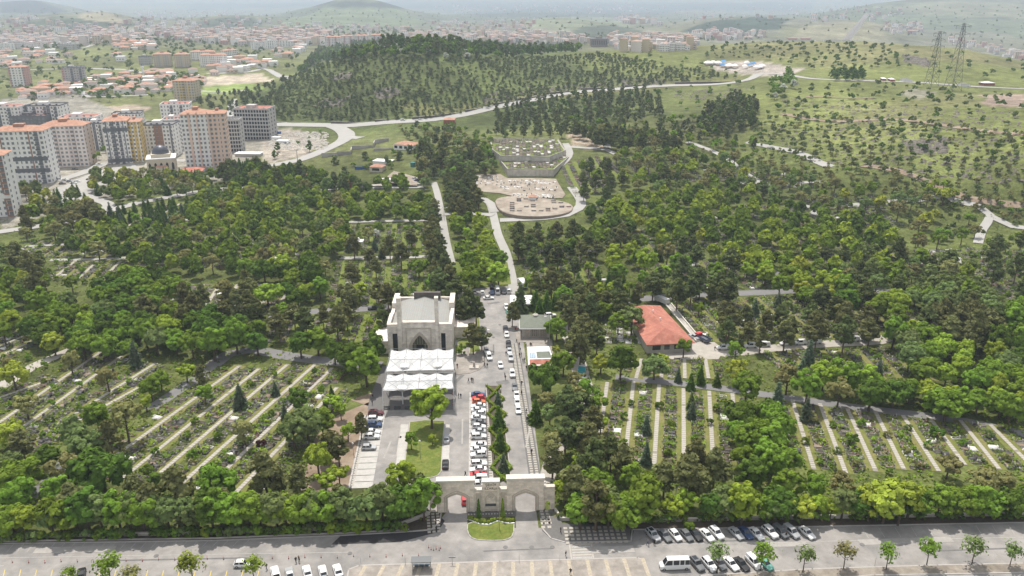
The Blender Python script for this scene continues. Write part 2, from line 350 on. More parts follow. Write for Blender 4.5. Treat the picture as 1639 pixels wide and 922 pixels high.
for poly, c in (([(0,160),(120,150),(250,200),(430,190),(440,240),(350,290),(120,330),(0,370)], (.22,.205,.17)),
                ([(415,205),(470,205),(520,225),(500,250),(430,262),(415,250)], (.30,.265,.22)),
                ([(640,168),(760,168),(840,150),(1180,122),(1190,130),(850,162),(700,190)], (.15,.15,.06)),
                ([(1120,98),(1215,98),(1290,110),(1240,125),(1150,112)], (.34,.30,.26)),
                ([(320,125),(420,118),(440,130),(330,138)], (.36,.31,.24)),
                ([(170,170),(215,166),(252,172),(232,180),(190,178)], (.32,.26,.20)),
                ([(330,138),(410,132),(430,145),(320,152)], (.17,.22,.06)),
                ([(1460,142),(1500,150),(1470,160),(1430,152)], (.2,.19,.14)),
                ([(1570,152),(1639,150),(1639,172),(1580,170)], (.26,.2,.16)),
                ([(910,210),(975,215),(970,240),(915,235)], (.33,.27,.2))):
    blend(in_poly(PU + 6 * n2, PV + 2 * n1, poly) * 1.0, c)
for poly, c in FARZ: blend(in_poly(PU + 9 * n3, PV + 2.5 * n1, poly) * .95, c)
tm = bpy.data.materials.new('terrain_ground'); tm.use_nodes = True; t = tm.node_tree; b = t.nodes['Principled BSDF']
b.inputs['Roughness'].default_value = .95; b.inputs['Specular IOR Level'].default_value = .1
at = t.nodes.new('ShaderNodeAttribute'); at.attribute_name = 'tint'; geo = t.nodes.new('ShaderNodeNewGeometry'); last = at.outputs['Color']
for sc_, amt, lo, hi in ((.9, .42, .3, .7), (.16, .35, .32, .68), (.025, .25, .35, .65), (.006, .3, .35, .65)):
    nz = t.nodes.new('ShaderNodeTexNoise'); nz.inputs['Scale'].default_value = sc_; nz.inputs['Detail'].default_value = 6; nz.inputs['Roughness'].default_value = .65
    t.links.new(geo.outputs['Position'], nz.inputs['Vector'])
    mr = t.nodes.new('ShaderNodeMapRange'); mr.inputs[1].default_value = lo; mr.inputs[2].default_value = hi; mr.inputs[3].default_value = 1 - amt; mr.inputs[4].default_value = 1 + amt
    t.links.new(nz.outputs[0], mr.inputs[0])
    mx = t.nodes.new('ShaderNodeMix'); mx.data_type = 'RGBA'; mx.blend_type = 'MULTIPLY'; mx.inputs[0].default_value = 1
    t.links.new(last, mx.inputs[6]); t.links.new(mr.outputs[0], mx.inputs[7]); last = mx.outputs[2]
t.links.new(last, b.inputs['Base Color'])
vid = np.arange(NA * NB).reshape(NA, NB)
quads = np.stack([vid[:-1, :-1], vid[1:, :-1], vid[1:, 1:], vid[:-1, 1:]], -1).reshape(-1, 4)
verts = np.stack([GX, GY, GZ], -1).reshape(-1, 3)
extra = np.array([(-6000, -1500, -.35), (6000, -1500, -.35), (6000, 366, -.35), (-6000, 366, -.35)])
quads = np.r_[quads, [[len(verts) + i for i in range(4)]]]; verts = np.r_[verts, extra]
me = np_mesh('terrain', verts, quads, tm, smooth_=True)
ca = me.color_attributes.new('tint', 'FLOAT_COLOR', 'POINT')
cols = np.ones((len(verts), 4), np.float32); cols[:-4, :3] = tint.reshape(-1, 3); cols[-4:, :3] = C_CEM
ca.data.foreach_set('color', cols.ravel())
tag(link(bpy.data.objects.new('terrain', me)), kind='structure')

# ------------------------------------------------------------------ roads, paths, pavements
def world_line(pts, step=7.0):
    w_ = PA([p[0] for p in pts], [p[1] for p in pts])[:, :2]; o_ = [w_[0]]
    for i in range(len(w_) - 1):
        p0 = w_[max(i - 1, 0)]; p1 = w_[i]; p2 = w_[i + 1]; p3 = w_[min(i + 2, len(w_) - 1)]
        k = max(1, int(np.linalg.norm(p2 - p1) / step))
        for j in range(1, k + 1):
            s = j / k
            o_.append(.5 * ((2 * p1) + (-p0 + p2) * s + (2*p0 - 5*p1 + 4*p2 - p3) * s*s + (-p0 + 3*p1 - 3*p2 + p3) * s**3))
    return np.array(o_)
def normals2(L):
    d = np.gradient(L, axis=0); d /= np.linalg.norm(d, axis=1)[:, None] + 1e-9; return np.stack([-d[:, 1], d[:, 0]], 1)
NSTRIP = [0]
def strip(name, pts, width, m, off=.02, kind='structure', parent=None, step=7.0):
    NSTRIP[0] += 1; off = off + .0017 * (NSTRIP[0] % 23)
    L = world_line(pts, step); N = normals2(L); wd = np.interp(np.linspace(0, 1, len(L)), np.linspace(0, 1, len(np.atleast_1d(width))), np.atleast_1d(width))[:, None] / 2
    a = L + N * wd; c = L - N * wd; k = len(L)
    v_ = np.r_[np.c_[a, ground(a[:, 0], a[:, 1]) + off], np.c_[c, ground(c[:, 0], c[:, 1]) + off]]
    q_ = np.array([(i, k + i, k + i + 1, i + 1) for i in range(k - 1)])
    o = bpy.data.objects.new(name, np_mesh(name, v_, q_, m)); link(o, parent); return tag(o, kind=kind)
def sheet(name, pts, m, off=.02, kind='structure', thick=0.0):
    w_ = PA([p[0] for p in pts], [p[1] for p in pts]); mb = MB(); z = float(np.mean(w_[:, 2]))
    poly = [(p[0], p[1]) for p in w_]
    ar = sum(poly[i][0] * poly[(i+1) % len(poly)][1] - poly[(i+1) % len(poly)][0] * poly[i][1] for i in range(len(poly)))
    if ar < 0: poly.reverse()
    if thick: mb.prism(poly, z - .1, z + off, 0)
    else: mb.add([(x, y, z + off) for x, y in poly], [tuple(range(len(poly)))])
    return mb.build(name, m, kind=kind)
def kerb(pts, name='kerb', h=.14, wd=.22, closed=False, m='kerb', base=0.0):
    w_ = [Vector((p[0], p[1])) for p in PA([p[0] for p in pts], [p[1] for p in pts])]
    if closed: w_.append(w_[0])
    mb = MB()
    for a, c in zip(w_[:-1], w_[1:]):
        d = (c - a); l = d.length; d.normalize(); n_ = Vector((-d.y, d.x)); mid = (a + c) / 2
        mb.obox(mid, d, n_, l / 2 + wd * .3, wd / 2, base, base + h)
    return mb.build(name, M[m], kind='structure')
def round_pts(pts, it=2):
    for _ in range(it):
        o_ = []
        for i in range(len(pts)):
            a, c = pts[i], pts[(i + 1) % len(pts)]
            o_ += [(a[0]*.75 + c[0]*.25, a[1]*.75 + c[1]*.25), (a[0]*.25 + c[0]*.75, a[1]*.25 + c[1]*.75)]
        pts = o_
    return pts
# the avenue, the court and the street in front
sheet('street', [(-400,890),(0,872),(345,866),(545,858),(690,850),(760,845),(870,845),(905,868),(1010,866),(1015,848),(1300,843),(1639,837),(1990,826),(2300,960),(-700,1040)], M['asphalt'], .02)
sheet('entrance_drive', [(668,862),(694,845),(716,818),(748,818),(748,846),(752,862),(800,868),(822,862),(826,846),(824,817),(858,816),(862,845),(880,866),(905,872),(800,880)], M['asphalt'], .03)
sheet('court', [(585,800),(590,782),(612,660),(611,640),(724,640),(727,598),(728,540),(738,475),(760,462),(812,458),(828,466),(834,520),(838,548),(850,640),(866,760),(872,815),(855,818),(690,820),(640,812)], M['asphalt'], .025)
sheet('shaded_forecourt', [(588,657),(592,636),(612,586),(728,582),(725,656)], M['paving'], .045)  # dark paving paints in the shade under the canopies
sheet('forecourt', [(727,600),(731,560),(735,558),(775,566),(776,582),(768,592),(752,598)], M['plaza'], .14, thick=1)
sheet('pavement', [(826,530),(838,528),(884,545),(886,580),(845,590),(842,548),(826,548)], M['plaza'], .14, thick=1)
sheet('painted_shadow', [(530,872),(545,858),(680,850),(704,826),(712,834),(700,852),(640,868)], M['shadow_asphalt'], .034)  # dark sheet painted in for the shadow on the street beside the gate
# far pavement of the street and the verge behind it
sheet('pavement', [(-300,880),(0,869),(345,864),(545,856),(690,848),(704,822),(690,822),(600,838),(0,858),(-300,868)], M['dark_soil'], .06, thick=1)
sheet('pavement', [(862,820),(888,815),(900,838),(1008,843),(1010,866),(905,868),(882,862),(868,850)], M['paving'], .13, thick=1)
sheet('verge', [(1008,842),(1010,848),(1300,843),(1639,836),(1990,825),(1990,812),(1639,826),(1300,832),(1010,838),(896,832)], M['dark_soil'], .08, thick=1)
kerb([(868,846),(882,862),(905,868.5),(1010,866.5),(1012,848),(1300,843),(1639,836.5),(1990,825)], wd=.3)
kerb([(-300,881),(0,870.5),(345,865.5),(545,857.5),(660,851),(690,848.5),(704,836),(706,822)], wd=.35, h=.2)
# near side
plz = [(556,924),(558,912),(575,905.5),(800,899),(1020,893),(1032,898),(1040,930),(1045,960),(550,980)]
sheet('paved_island', plz, M['plaza'], .13, thick=1); kerb(plz, closed=True, wd=.3)
for k in range(16):
    u = 585 + k * 29.5; v0 = 905.5 - (u - 575) * .028
    p0, p1 = P(u + .5, v0 + 1), P(u + (u - 819) * .085, 940)
    mb = MB(); d = (p1 - p0); l = d.length; d.normalize(); c = (p0 + p1) / 2
    mb.obox((c.x, c.y), (d.x, d.y), (-d.y, d.x), l / 2, .42, .11, .145); mb.build('paving_band', M['plaza_band'], kind='structure')
vg = [(1120,922),(1250,914),(1300,911),(1500,905),(1639,902),(1990,890),(1990,905),(1639,917),(1400,921),(1250,930),(1130,940)]
sheet('planted_strip', vg, M['strip_soil'], .13, thick=1); kerb(vg, closed=True, wd=.3)
# painted bay lines
def line_mark(a, c, wd=.14, m='white', off=.045, name='road_marking'):
    p0, p1 = P(*a), P(*c); d = p1 - p0; l = d.length
    if l < .1: return
    d.normalize(); ct = (p0 + p1) / 2; n_ = (-d.y * wd / 2, d.x * wd / 2); e = (d.x * l / 2, d.y * l / 2); z = ct.z + off
    return MB().quad((ct.x-e[0]-n_[0], ct.y-e[1]-n_[1], z), (ct.x+e[0]-n_[0], ct.y+e[1]-n_[1], z), (ct.x+e[0]+n_[0], ct.y+e[1]+n_[1], z), (ct.x-e[0]+n_[0], ct.y-e[1]+n_[1], z)).build(name, M[m], kind='structure')
M['yellow'] = mat('yellow_road_paint', (.55,.42,.10), .8, .25, 3); M['faded'] = mat('faded_road_paint', (.36,.35,.33), .9, .3, 3)
for k in range(18): line_mark((8 + k * 25.4 - 6, 936), (8 + k * 25.4, 912 + (k * .12)), m='yellow', wd=.16)
for k in range(24): line_mark((10 + k * 16.5, 885 - k * .5), (22 + k * 16.5, 871 - k * .42), m='faded', wd=.12)
for k in range(12): line_mark((1390 + k * 26, 861 - k * .6), (1380 + k * 26, 845 - k * .5), m='faded', wd=.12)
for a, c in (((0,893),(560,884)),((1060,872),(1639,860)),((0,906),(6,905.7))): line_mark(a, c, m='faded', wd=.15)
# crossing with pale and dark bars
for i in range(6):
    line_mark((914 + i*.6, 872 + i * 4.2), (944 + i*.7, 871 + i * 4.2), m='faded' if i % 2 else 'slab', wd=.55)
for uu in (911, 946): line_mark((uu, 868), (uu + 4, 896), m='slab', wd=.35)
# strips of slabs
def slabs(name, a, c, cols_, sx, sy, pitch_x, pitch_y, base_w=None, m='slab', base_m='paving', off=.09, skip=.0, group=None):
    p0, p1 = P(*a), P(*c); d = p1 - p0; l = d.length; d.normalize(); n_ = Vector((-d.y, d.x, 0)); mb = MB()
    o = None
    if base_w:
        o = strip(name, [a, c], base_w, M[base_m], off - .06, step=4)
    kk = int(l / pitch_y)
    for i in range(kk):
        for j in range(cols_):
            if rng.random() < skip: continue
            q_ = p0 + d * (i + .5) * pitch_y + n_ * (j - (cols_ - 1) / 2) * pitch_x
            jx = rng.normal(0, .015, 2); g = ground(q_.x, q_.y)
            mb.obox((q_.x + jx[0], q_.y + jx[1]), d, n_, sy / 2, sx / 2, g + off - .03, g + off + .012)
    s = mb.build('paving_slabs', M[m], o, kind='stuff')
    return o or s
slabs('walkway', (823,550), (857,768), 2, .85, .75, 1.35, 1.15, 3.1)
slabs('walkway', (780,624), (786,772), 1, .9, .85, 1.2, 1.25, 1.7)
slabs('walkway', (588.5,668), (563,782), 1, .8, .8, 1.2, 1.15, 1.5)
slabs('pavement_grid', (902,858), (1008,855.5), 5, .8, .85, 1.35, 1.35, None, off=.16)
slabs('pavement_grid', (865,829), (890,827), 5, .8, .8, 1.2, 1.3, None, off=.16)
slabs('pavement_grid', (864,838.5), (892,837.5), 3, .9, .9, 1.5, 1.4, None, off=.16)
slabs('pavement_grid', (682,836), (706,834), 8, .75, .75, 1.15, 1.15, None, off=.16)
slabs('pavement_grid', (748,824), (826,822), 1, .5, .35, .8, .7, 2.4, off=.10)
# grey cemetery roads and pale paths
for nm, pts, wd, m in (
  ('cemetery_road', [(985,604),(1090,614),(1180,625),(1240,634),(1310,644),(1400,656),(1480,665),(1560,677),(1660,700)], 4.2, 'grey_path'),
  ('cemetery_road', [(1112,556),(1160,566),(1230,558),(1330,550),(1405,546),(1450,530),(1520,516),(1600,528),(1680,560)], 5.5, 'path'),
  ('cemetery_road', [(960,486),(1030,478),(1120,472),(1200,469),(1270,466),(1380,463),(1440,470)], 6, 'grey_path'),
  ('cemetery_road', [(1240,440),(1290,452),(1330,468)], 5, 'grey_path'),
  ('cemetery_road', [(1170,390),(1215,420),(1270,455),(1330,490)], 5.5, 'grey_path'),
  ('cemetery_road', [(430,505),(500,499),(560,496),(625,491)], 6, 'grey_path'),
  ('cemetery_road', [(340,585),(365,567),(400,560),(455,569),(520,578),(610,585)], 6.0, 'grey_path'),
  ('cemetery_road', [(240,655),(290,622),(325,598),(350,575)], 4.5, 'grey_path'),
  ('cemetery_road', [(0,620),(50,588),(90,570),(150,545),(210,512)], 5, 'path'),
  ('cemetery_road', [(40,800),(75,775),(110,735),(160,700)], 4.5, 'grey_path'),
  ('avenue_lane', [(742,478),(728,440),(716,395),(708,350),(700,310),(694,292)], 4.0, 'far_road'),
  ('avenue_lane', [(824,470),(818,440),(810,405),(797,375),(791,350),(783,325),(765,315),(735,312)], 4.4, 'far_road'),
  ('avenue_lane', [(700,345),(740,342),(790,345)], 5, 'far_road'),
  ('service_road', [(897,520),(915,545),(925,580),(932,608),(938,625)], 5.5, 'path'),
  ('service_road', [(938,625),(940,650),(905,700),(880,745),(872,790)], 4, 'path'),
  ('cross_path', [(545,413),(600,413),(700,410)], 4, 'far_road'),
  ('cross_path', [(530,357),(600,355),(690,353)], 4, 'far_road'),
  ('cross_path', [(820,403),(900,402),(960,400)], 4, 'grey_path'),
  ('cross_path', [(1095,425),(1180,420),(1260,416)], 4, 'far_road'),
  ('cross_path', [(80,416),(160,415),(210,412)], 3, 'far_road'),
  ('cross_path', [(40,395),(110,392)], 3, 'far_road'),
  ('cross_path', [(400,310),(560,302),(680,300)], 4, 'far_road'),
  ('curved_path', [(800,353),(830,352),(870,350),(905,345),(925,335),(930,322),(915,300)], 6, 'far_road'),
  ('curved_path', [(740,312),(765,316),(785,326),(792,340)], 5, 'far_road'),
  ('curved_path', [(905,230),(912,245),(905,258),(890,270),(880,278)], 5, 'far_road'),
  ('curved_path', [(903,235),(970,240),(985,247),(1000,258)], 4.5, 'far_road'),
  ('curved_path', [(970,222),(972,238)], 5, 'far_road'),
  ('curved_path', [(1100,228),(1130,238),(1165,255),(1185,273),(1215,290),(1240,303)], 4.5, 'far_road'),
  ('curved_path', [(1195,228),(1240,237),(1278,245),(1310,260),(1330,268)], 6, 'far_road'),
  ('curved_path', [(1185,294),(1215,293)], 4, 'far_road'),
  ('curved_path', [(1280,293),(1320,291)], 4, 'far_road'),
  ('curved_path', [(1285,330),(1310,335),(1300,345)], 5, 'far_road'),
  ('curved_path', [(1355,330),(1440,323),(1500,316),(1530,322),(1565,330),(1585,345),(1572,368),(1565,390)], 4.5, 'far_road'),
  ('curved_path', [(1588,348),(1620,363),(1660,368)], 4.5, 'far_road'),
  ('curved_path', [(1470,405),(1500,401),(1522,405),(1532,422)], 4.5, 'far_road'),
  ('hill_road', [(425,199),(470,200),(530,201),(600,198),(660,194),(705,190),(745,183),(790,172),(830,164),(880,154),(930,147),(1000,142),(1080,137),(1180,131.5),(1206,124),(1215,118)], 10, 'far_road'),
  ('hill_road', [(405,268),(440,264),(480,256),(520,240),(548,226),(555,216),(545,207),(528,200)], [10,10,11,12,13,14,12,12], 'far_road'),
  ('hill_road', [(553,216),(570,222),(578,219)], 8, 'far_road'),
  ('hill_road', [(1215,118),(1260,120),(1310,127),(1400,130),(1480,133),(1560,139),(1660,143)], 7, 'far_road'),
  ('town_road', [(-30,376),(40,366),(100,357),(150,345),(210,328),(260,318),(330,306),(400,300)], 8, 'far_road'),
  ('town_road', [(90,290),(130,278),(170,262),(215,255),(300,258)], 9, 'far_road'),
  ('town_road', [(140,345),(175,330),(150,318),(95,300)], 7, 'far_road'),
  ('town_road', [(372,160),(372,175),(366,192)], 10, 'far_road'),
  ('town_road', [(330,118),(400,115),(430,112),(480,120)], 9, 'far_road'),
  ('town_road', [(320,146),(395,145)], 8, 'far_road'),
  ('town_road', [(45,112),(150,110),(240,119)], 8, 'far_road'),
  ('town_road', [(105,80),(140,75),(160,70)], 8, 'far_road'),
  ('town_road', [(130,145),(140,155),(160,155),(240,152)], 7, 'far_road'),
  ('town_road', [(545,300),(610,297),(650,290),(668,296)], 6, 'path'),
  ('hill_track', [(1290,155),(1400,158),(1380,157)], 4, 'soil'),
  ('hill_track', [(1250,182),(1340,195),(1440,192),(1530,204),(1639,216)], 5, 'soil'),
  ('hill_track', [(1380,265),(1480,290),(1560,320),(1639,330)], 5, 'soil'),
): strip(nm, pts, wd, M[m], .05 if pts[0][1] > 400 else .3)
sheet('car_park', [(85,310),(120,288),(165,272),(215,262),(225,275),(150,305),(140,318),(100,330)], M['far_road'], .25)
# bare ground
for pts, m in (([(505,700),(540,665),(600,640),(585,670),(562,780),(500,800),(470,790)], 'soil'), ([(655,610),(600,640),(590,650),(560,640)], 'soil'),
               ([(640,262),(668,268),(668,300),(640,300),(610,296)], 'pale_earth'), ([(1105,535),(1120,530),(1160,560),(1150,575),(1075,575),(1040,562)], 'path'),
               ([(745,500),(765,498),(770,540),(762,556),(733,556),(735,520)], 'lawn')):
    sheet('bare_ground' if m != 'lawn' else 'lawn', pts, M[m], .04 if pts[0][1] > 400 else .4)
# lawn islands
def lawn(name, pts, kerb_too=True):
    sheet(name, pts, M['lawn'], .15, thick=1)
    if kerb_too: kerb(pts, closed=True, h=.17)
lawn('lawn', [(656,676),(680,673),(712,674),(709,700),(706,755),(700,762),(690,765),(648,766),(644,764),(646,757)])
for pts in ([(642,679),(654,679),(646,757),(631,757)], [(709,679),(720,679),(719,754),(706,754)]):
    sheet('parking_strip', pts, M['bay_slab'], .09, thick=1); kerb([pts[3], pts[0], pts[1], pts[2]], m='concrete')
lawn('lawn', round_pts([(748.5,835),(748,853),(757,864),(785,866),(810,865),(822,858),(823,833),(810,838),(797,832),(780,840)], 1))
lawn('lawn', [(728,525),(742,520),(744,540),(730,546)]); lawn('lawn', [(752,552),(766,550),(769,562),(752,566)])
lawn('lawn', [(728,553),(739,552),(741,564),(728,567)])
lawn('lawn', [(726,457),(720,440),(716,420),(812,420),(816,440),(818,455),(770,460)], False)
# parking bays: each pale bay slab between dark joints
park = thing('parking_bays', 'pale paved parking bays with dark joints beside the court', 'parking bays', P(590, 720))
for pa_, pc, n_, wd in (((576,782),(600,664),13,6.2),):
    a, c = P(*pa_), P(*pc); d = c - a; l = d.length; d.normalize(); nn = Vector((-d.y, d.x, 0))
    for i in range(n_):
        mid = a + d * (i + .5) * l / n_ - park.location
        MB().obox((mid.x, mid.y), d, nn, l / n_ / 2 - .12, wd / 2, -.02, .085).build('bay_slab', M['bay_slab'], park)
park2 = thing('parking_bays', 'row of pale parking bays beside the hedge garden', 'parking bays', P(765, 700))
a, c = P(764.5, 775), P(763.5, 628); d = c - a; l = d.length; d.normalize(); nn = Vector((-d.y, d.x, 0))
for i in range(18):
    mid = a + d * (i + .5) * l / 18 - park2.location
    MB().obox((mid.x, mid.y), d, nn, l / 36 - .08, 2.35, -.02, .08).build('bay_slab', M['bay_slab'], park2)
strip('dark_edging', [(587,664),(561,782)], .5, M['paving'], .07)

# wear on the asphalt: resurfaced patches, trench scars, covers
M['patch'] = mat('asphalt_patch', (.15,.145,.14), .9, .2, .8); M['patch2'] = mat('pale_asphalt_patch', (.31,.295,.275), .9, .15, .8)
for i, (u, v, l, w_, a, k) in enumerate(((760,590,3,1.4,.1,0),(735,606,6,1.2,1.2,0),(805,612,4,2.5,.3,0),(790,560,9,.5,1.6,0),(740,690,14,.45,1.62,1),(700,780,6,1.5,.1,1),(775,475,7,2.2,.1,0),(790,485,5,1.6,.4,0),(760,478,4,2,.2,0),(845,700,11,.5,1.45,1),(830,640,6,.5,1.5,0),(620,720,9,.5,1.5,1),(300,895,30,.4,.03,0),(120,880,18,2.2,.03,1),(830,880,16,.35,.06,0),(1160,866,26,.4,.05,0),(1450,866,22,2.0,.05,1),(1250,872,12,1.6,.04,1),(1550,880,20,.4,.05,0),(980,880,10,2.4,.05,1))):
    p = P(u, v); MB().obox((p.x, p.y), (math.cos(a), math.sin(a)), (-math.sin(a), math.cos(a)), l / 2, w_ / 2, 0, .05 + .001 * i).build('asphalt_patch', M['patch2' if k else 'patch'], kind='structure')
for i, (u, v) in enumerate(((809,614),(797,612),(851,876),(884,876),(809,876),(770,660),(640,700),(800,520),(790,540),(250,890),(1130,868),(1380,872),(560,886),(813,680))):
    p = P(u, v); MB().lathe([(.55, 0), (.55, .09)], (p.x, p.y, 0), 12).build('manhole_cover', M['patch'], kind='structure')

# ------------------------------------------------------------------ air
hb = MB().box(-17800, 17800, -1600, 15600, float(GZ.min()) - 1.5, 128).build('haze', [], kind='stuff')
hm = bpy.data.materials.new('haze'); hm.use_nodes = True; t = hm.node_tree; t.nodes.clear()
o = t.nodes.new('ShaderNodeOutputMaterial'); pv = t.nodes.new('ShaderNodeVolumePrincipled')
pv.inputs['Color'].default_value = (.75, .865, 1.0, 1); pv.inputs['Density'].default_value = HAZE_DENSITY; pv.inputs['Anisotropy'].default_value = .25
t.links.new(pv.outputs[0], o.inputs['Volume']); hb.data.materials.append(hm)
# ------------------------------------------------------------------ foliage meshes
def leaf_quads(cent, outw, size, jit, g, aspect=1.0, up=.25):
    """quads round centres; outw = preferred normals"""
    n_ = len(cent); nrm = outw + g.normal(0, jit, (n_, 3)); nrm[:, 2] += up
    nrm /= np.linalg.norm(nrm, axis=1)[:, None] + 1e-9
    t_ = np.cross(nrm, g.normal(0, 1, (n_, 3))); t_ /= np.linalg.norm(t_, axis=1)[:, None] + 1e-9
    b_ = np.cross(nrm, t_); s = (size * g.uniform(.6, 1.35, n_))[:, None] / 2
    t_ = t_ * s * aspect; b_ = b_ * s
    sk = (g.uniform(-.4, .4, n_))[:, None]
    vs_ = np.stack([cent - t_ - b_, cent + t_ - b_ * (1 + sk), cent + t_ * .8 + b_, cent - t_ * (1 + sk) + b_ * .8], 1).reshape(-1, 3)
    return vs_, np.arange(n_ * 4).reshape(-1, 4)
def unit(n_, g):
    d = g.normal(0, 1, (n_, 3)); return d / np.linalg.norm(d, axis=1)[:, None]
def broad_crown(seed, h=9.0, r=4.2, base=2.2, lobes=34, per=80, leaf=.62, open_=0.0):
    """broadleaf crown as leafy lobes over an uneven dome, origin at the foot of the trunk"""
    g = np.random.default_rng(seed); C = []; O = []
    ch = (h - base) / 2; cz = base + ch * .95
    d = unit(lobes * 3, g); d = d[d[:, 2] > -.55][:lobes]
    ax = 1 + g.uniform(-.18, .18, 2)
    rad = g.uniform(.62, 1.0, len(d)) * (1 + .22 * np.sin(3 * np.arctan2(d[:, 1], d[:, 0]) + g.uniform(0, 6)))
    L = d * rad[:, None] * np.array([r * ax[0] * .82, r * ax[1] * .82, ch * .88]) + [0, 0, cz]
    lr = g.uniform(.15, .27, len(d)) * r
    for c, l, dd in zip(L, lr, d):
        k = int(per * (l / (r * .215)) ** 1.7); u_ = unit(k, g); u_[:, 2] = np.where(u_[:, 2] < -.35, -u_[:, 2] * .5, u_[:, 2])
        u_ /= np.linalg.norm(u_, axis=1)[:, None]
        rr = l * g.uniform(.72, 1.08, k)[:, None]
        if open_ and g.random() < open_: continue
        C.append(c + u_ * rr * [1, 1, .8]); O.append(u_ * 1.0 + dd * .25)
    C = np.concatenate(C); O = np.concatenate(O)
    return leaf_quads(C, O, leaf, .3, g)
def pine_crown(seed, h=12.0, r=3.0, base=4.0, n_b=46, per=34, leaf=.5):
    """pine crown: flat needle sprays on uneven limbs with gaps between"""
    g = np.random.default_rng(seed); C = []; O = []
    for i in range(n_b):
        f = (i + g.uniform(0, .9)) / n_b; z = base + (h - base) * f ** .9
        prof = (.62 + .5 * math.sin(math.pi * min(1, f * .9 + .12))) * (1 - f ** 3.2) if h > 9 else (1 - f) ** .6 * 1.15; a = g.uniform(0, 6.283); rr = r * prof * g.uniform(.35, 1.05)
        c = np.array([math.cos(a) * rr, math.sin(a) * rr, z + g.uniform(-.3, .3) - rr * .05])
        k = per; u_ = unit(k, g); s = g.uniform(.6, 1.2) * (.55 + .17 * r)
        C.append(c + u_ * [s, s, s * .42]); O.append(u_ * [.6, .6, 1] + [math.cos(a) * .3, math.sin(a) * .3, .3])
    return leaf_quads(np.concatenate(C), np.concatenate(O), leaf, .55, g, 1.5)
def spruce_crown(seed, h=8.0, r=2.2, base=.5, rings=15, leaf=.42):
    g = np.random.default_rng(seed); C = []; O = []
    for i in range(rings):
        f = i / rings; z = base + (h - base) * f; rr = r * (1 - f) ** .9 + .12; nb = max(4, int(11 * (1 - f) + 3)); a0 = g.uniform(0, 6)
        for j in range(nb):
            a = a0 + 6.283 * j / nb + g.uniform(-.2, .2); l = rr * g.uniform(.75, 1.1); m = max(3, int(7 * l))
            s = g.uniform(.12, 1, m); p = np.c_[np.cos(a) * l * s, np.sin(a) * l * s, z - .28 * l * s ** 1.5 + g.normal(0, .07, m)] + g.normal(0, .1, (m, 3))
            C.append(p); O.append(np.tile([math.cos(a) * .5, math.sin(a) * .5, .9], (m, 1)))
    return leaf_quads(np.concatenate(C), np.concatenate(O), leaf, .35, g, 1.5)
def column_crown(seed, h=5.0, r=.55, n_=700, leaf=.2):
    g = np.random.default_rng(seed); f = g.uniform(0, 1, n_); a = g.uniform(0, 6.283, n_)
    rr = r * np.minimum(1, f * 6 + .5) * (1 - f) ** .55 * g.uniform(.8, 1.08, n_)
    C = np.c_[np.cos(a) * rr, np.sin(a) * rr, .15 + f * (h - .15)]
    return leaf_quads(C, np.c_[np.cos(a), np.sin(a), np.full(n_, .2)], leaf, .3, g, 1.0)
def sparse_crown(seed, h=6.0, r=1.9, base=1.8, n_=420, leaf=.3):
    g = np.random.default_rng(seed); C = []
    for i in range(26):
        d = unit(1, g)[0]; d[2] = abs(d[2]) * 1.2 - .35; c = d * np.array([r, r, (h - base) / 2]) * g.uniform(.3, 1) + [0, 0, base + (h - base) * .48]
        C.append(c + g.normal(0, .34, (n_ // 26, 3)))
    C = np.concatenate(C); return leaf_quads(C, C - [0, 0, h * .5], leaf, .8, g)
def trunk_mesh(name, h, r, m, limbs=5, seed=0, top=.35, spread=1.6, base=2.0):
    g = random.Random(seed); mb = MB(); bx, by = g.uniform(-.2, .2), g.uniform(-.2, .2)
    pts = [(0, 0, -.3), (bx * .3, by * .3, h * .3), (bx, by, h * .65), (bx * 1.2, by * 1.2, h)]
    mb.tube(pts, [r * 1.25, r, r * .7, r * top * .5], 6)
    for i in range(limbs):
        f = base / h + (1 - base / h) * (i + .5) / limbs * .8; z = h * f; a = i * 2.4 + g.uniform(0, .8); l = spread * g.uniform(.7, 1.1) * (1.1 - f * .6)
        mb.tube([(bx * f, by * f, z), (bx*f + math.cos(a) * l * .5, by*f + math.sin(a) * l * .5, z + l * .35), (bx*f + math.cos(a) * l, by*f + math.sin(a) * l, z + l * .8)], [r * .5, r * .33, r * .12], 4)
    return mb.mesh(name, m)
LEAF = {'deep': ('dark green', (.088, .146, .024)), 'mid': ('fresh green', (.148, .228, .030)), 'bright': ('bright green', (.232, .315, .038)),
        'yellow': ('yellow green', (.29, .335, .046)), 'grey': ('grey green', (.150, .20, .066)), 'olive': ('dull olive', (.215, .210, .080)),
        'pine': ('dark olive', (.108, .134, .048)), 'rust': ('brownish olive', (.146, .154, .060)), 'spruce': ('blue green', (.105, .140, .085)),
        'silver': ('silvery white', (.42, .44, .39)), 'purple': ('dark purple', (.07, .03, .032)), 'hedge': ('light green', (.19, .24, .034)),
        'scrub': ('dull green', (.128, .158, .056)), 'hillpine': ('grey olive', (.130, .152, .066))}
LM = {k: leaf_mat('foliage_' + c.replace(' ', '_'), col) for k, (c, col) in LEAF.items()}
def crown_mesh(q_, key): return np_mesh('crown', q_[0], q_[1], LM[key])
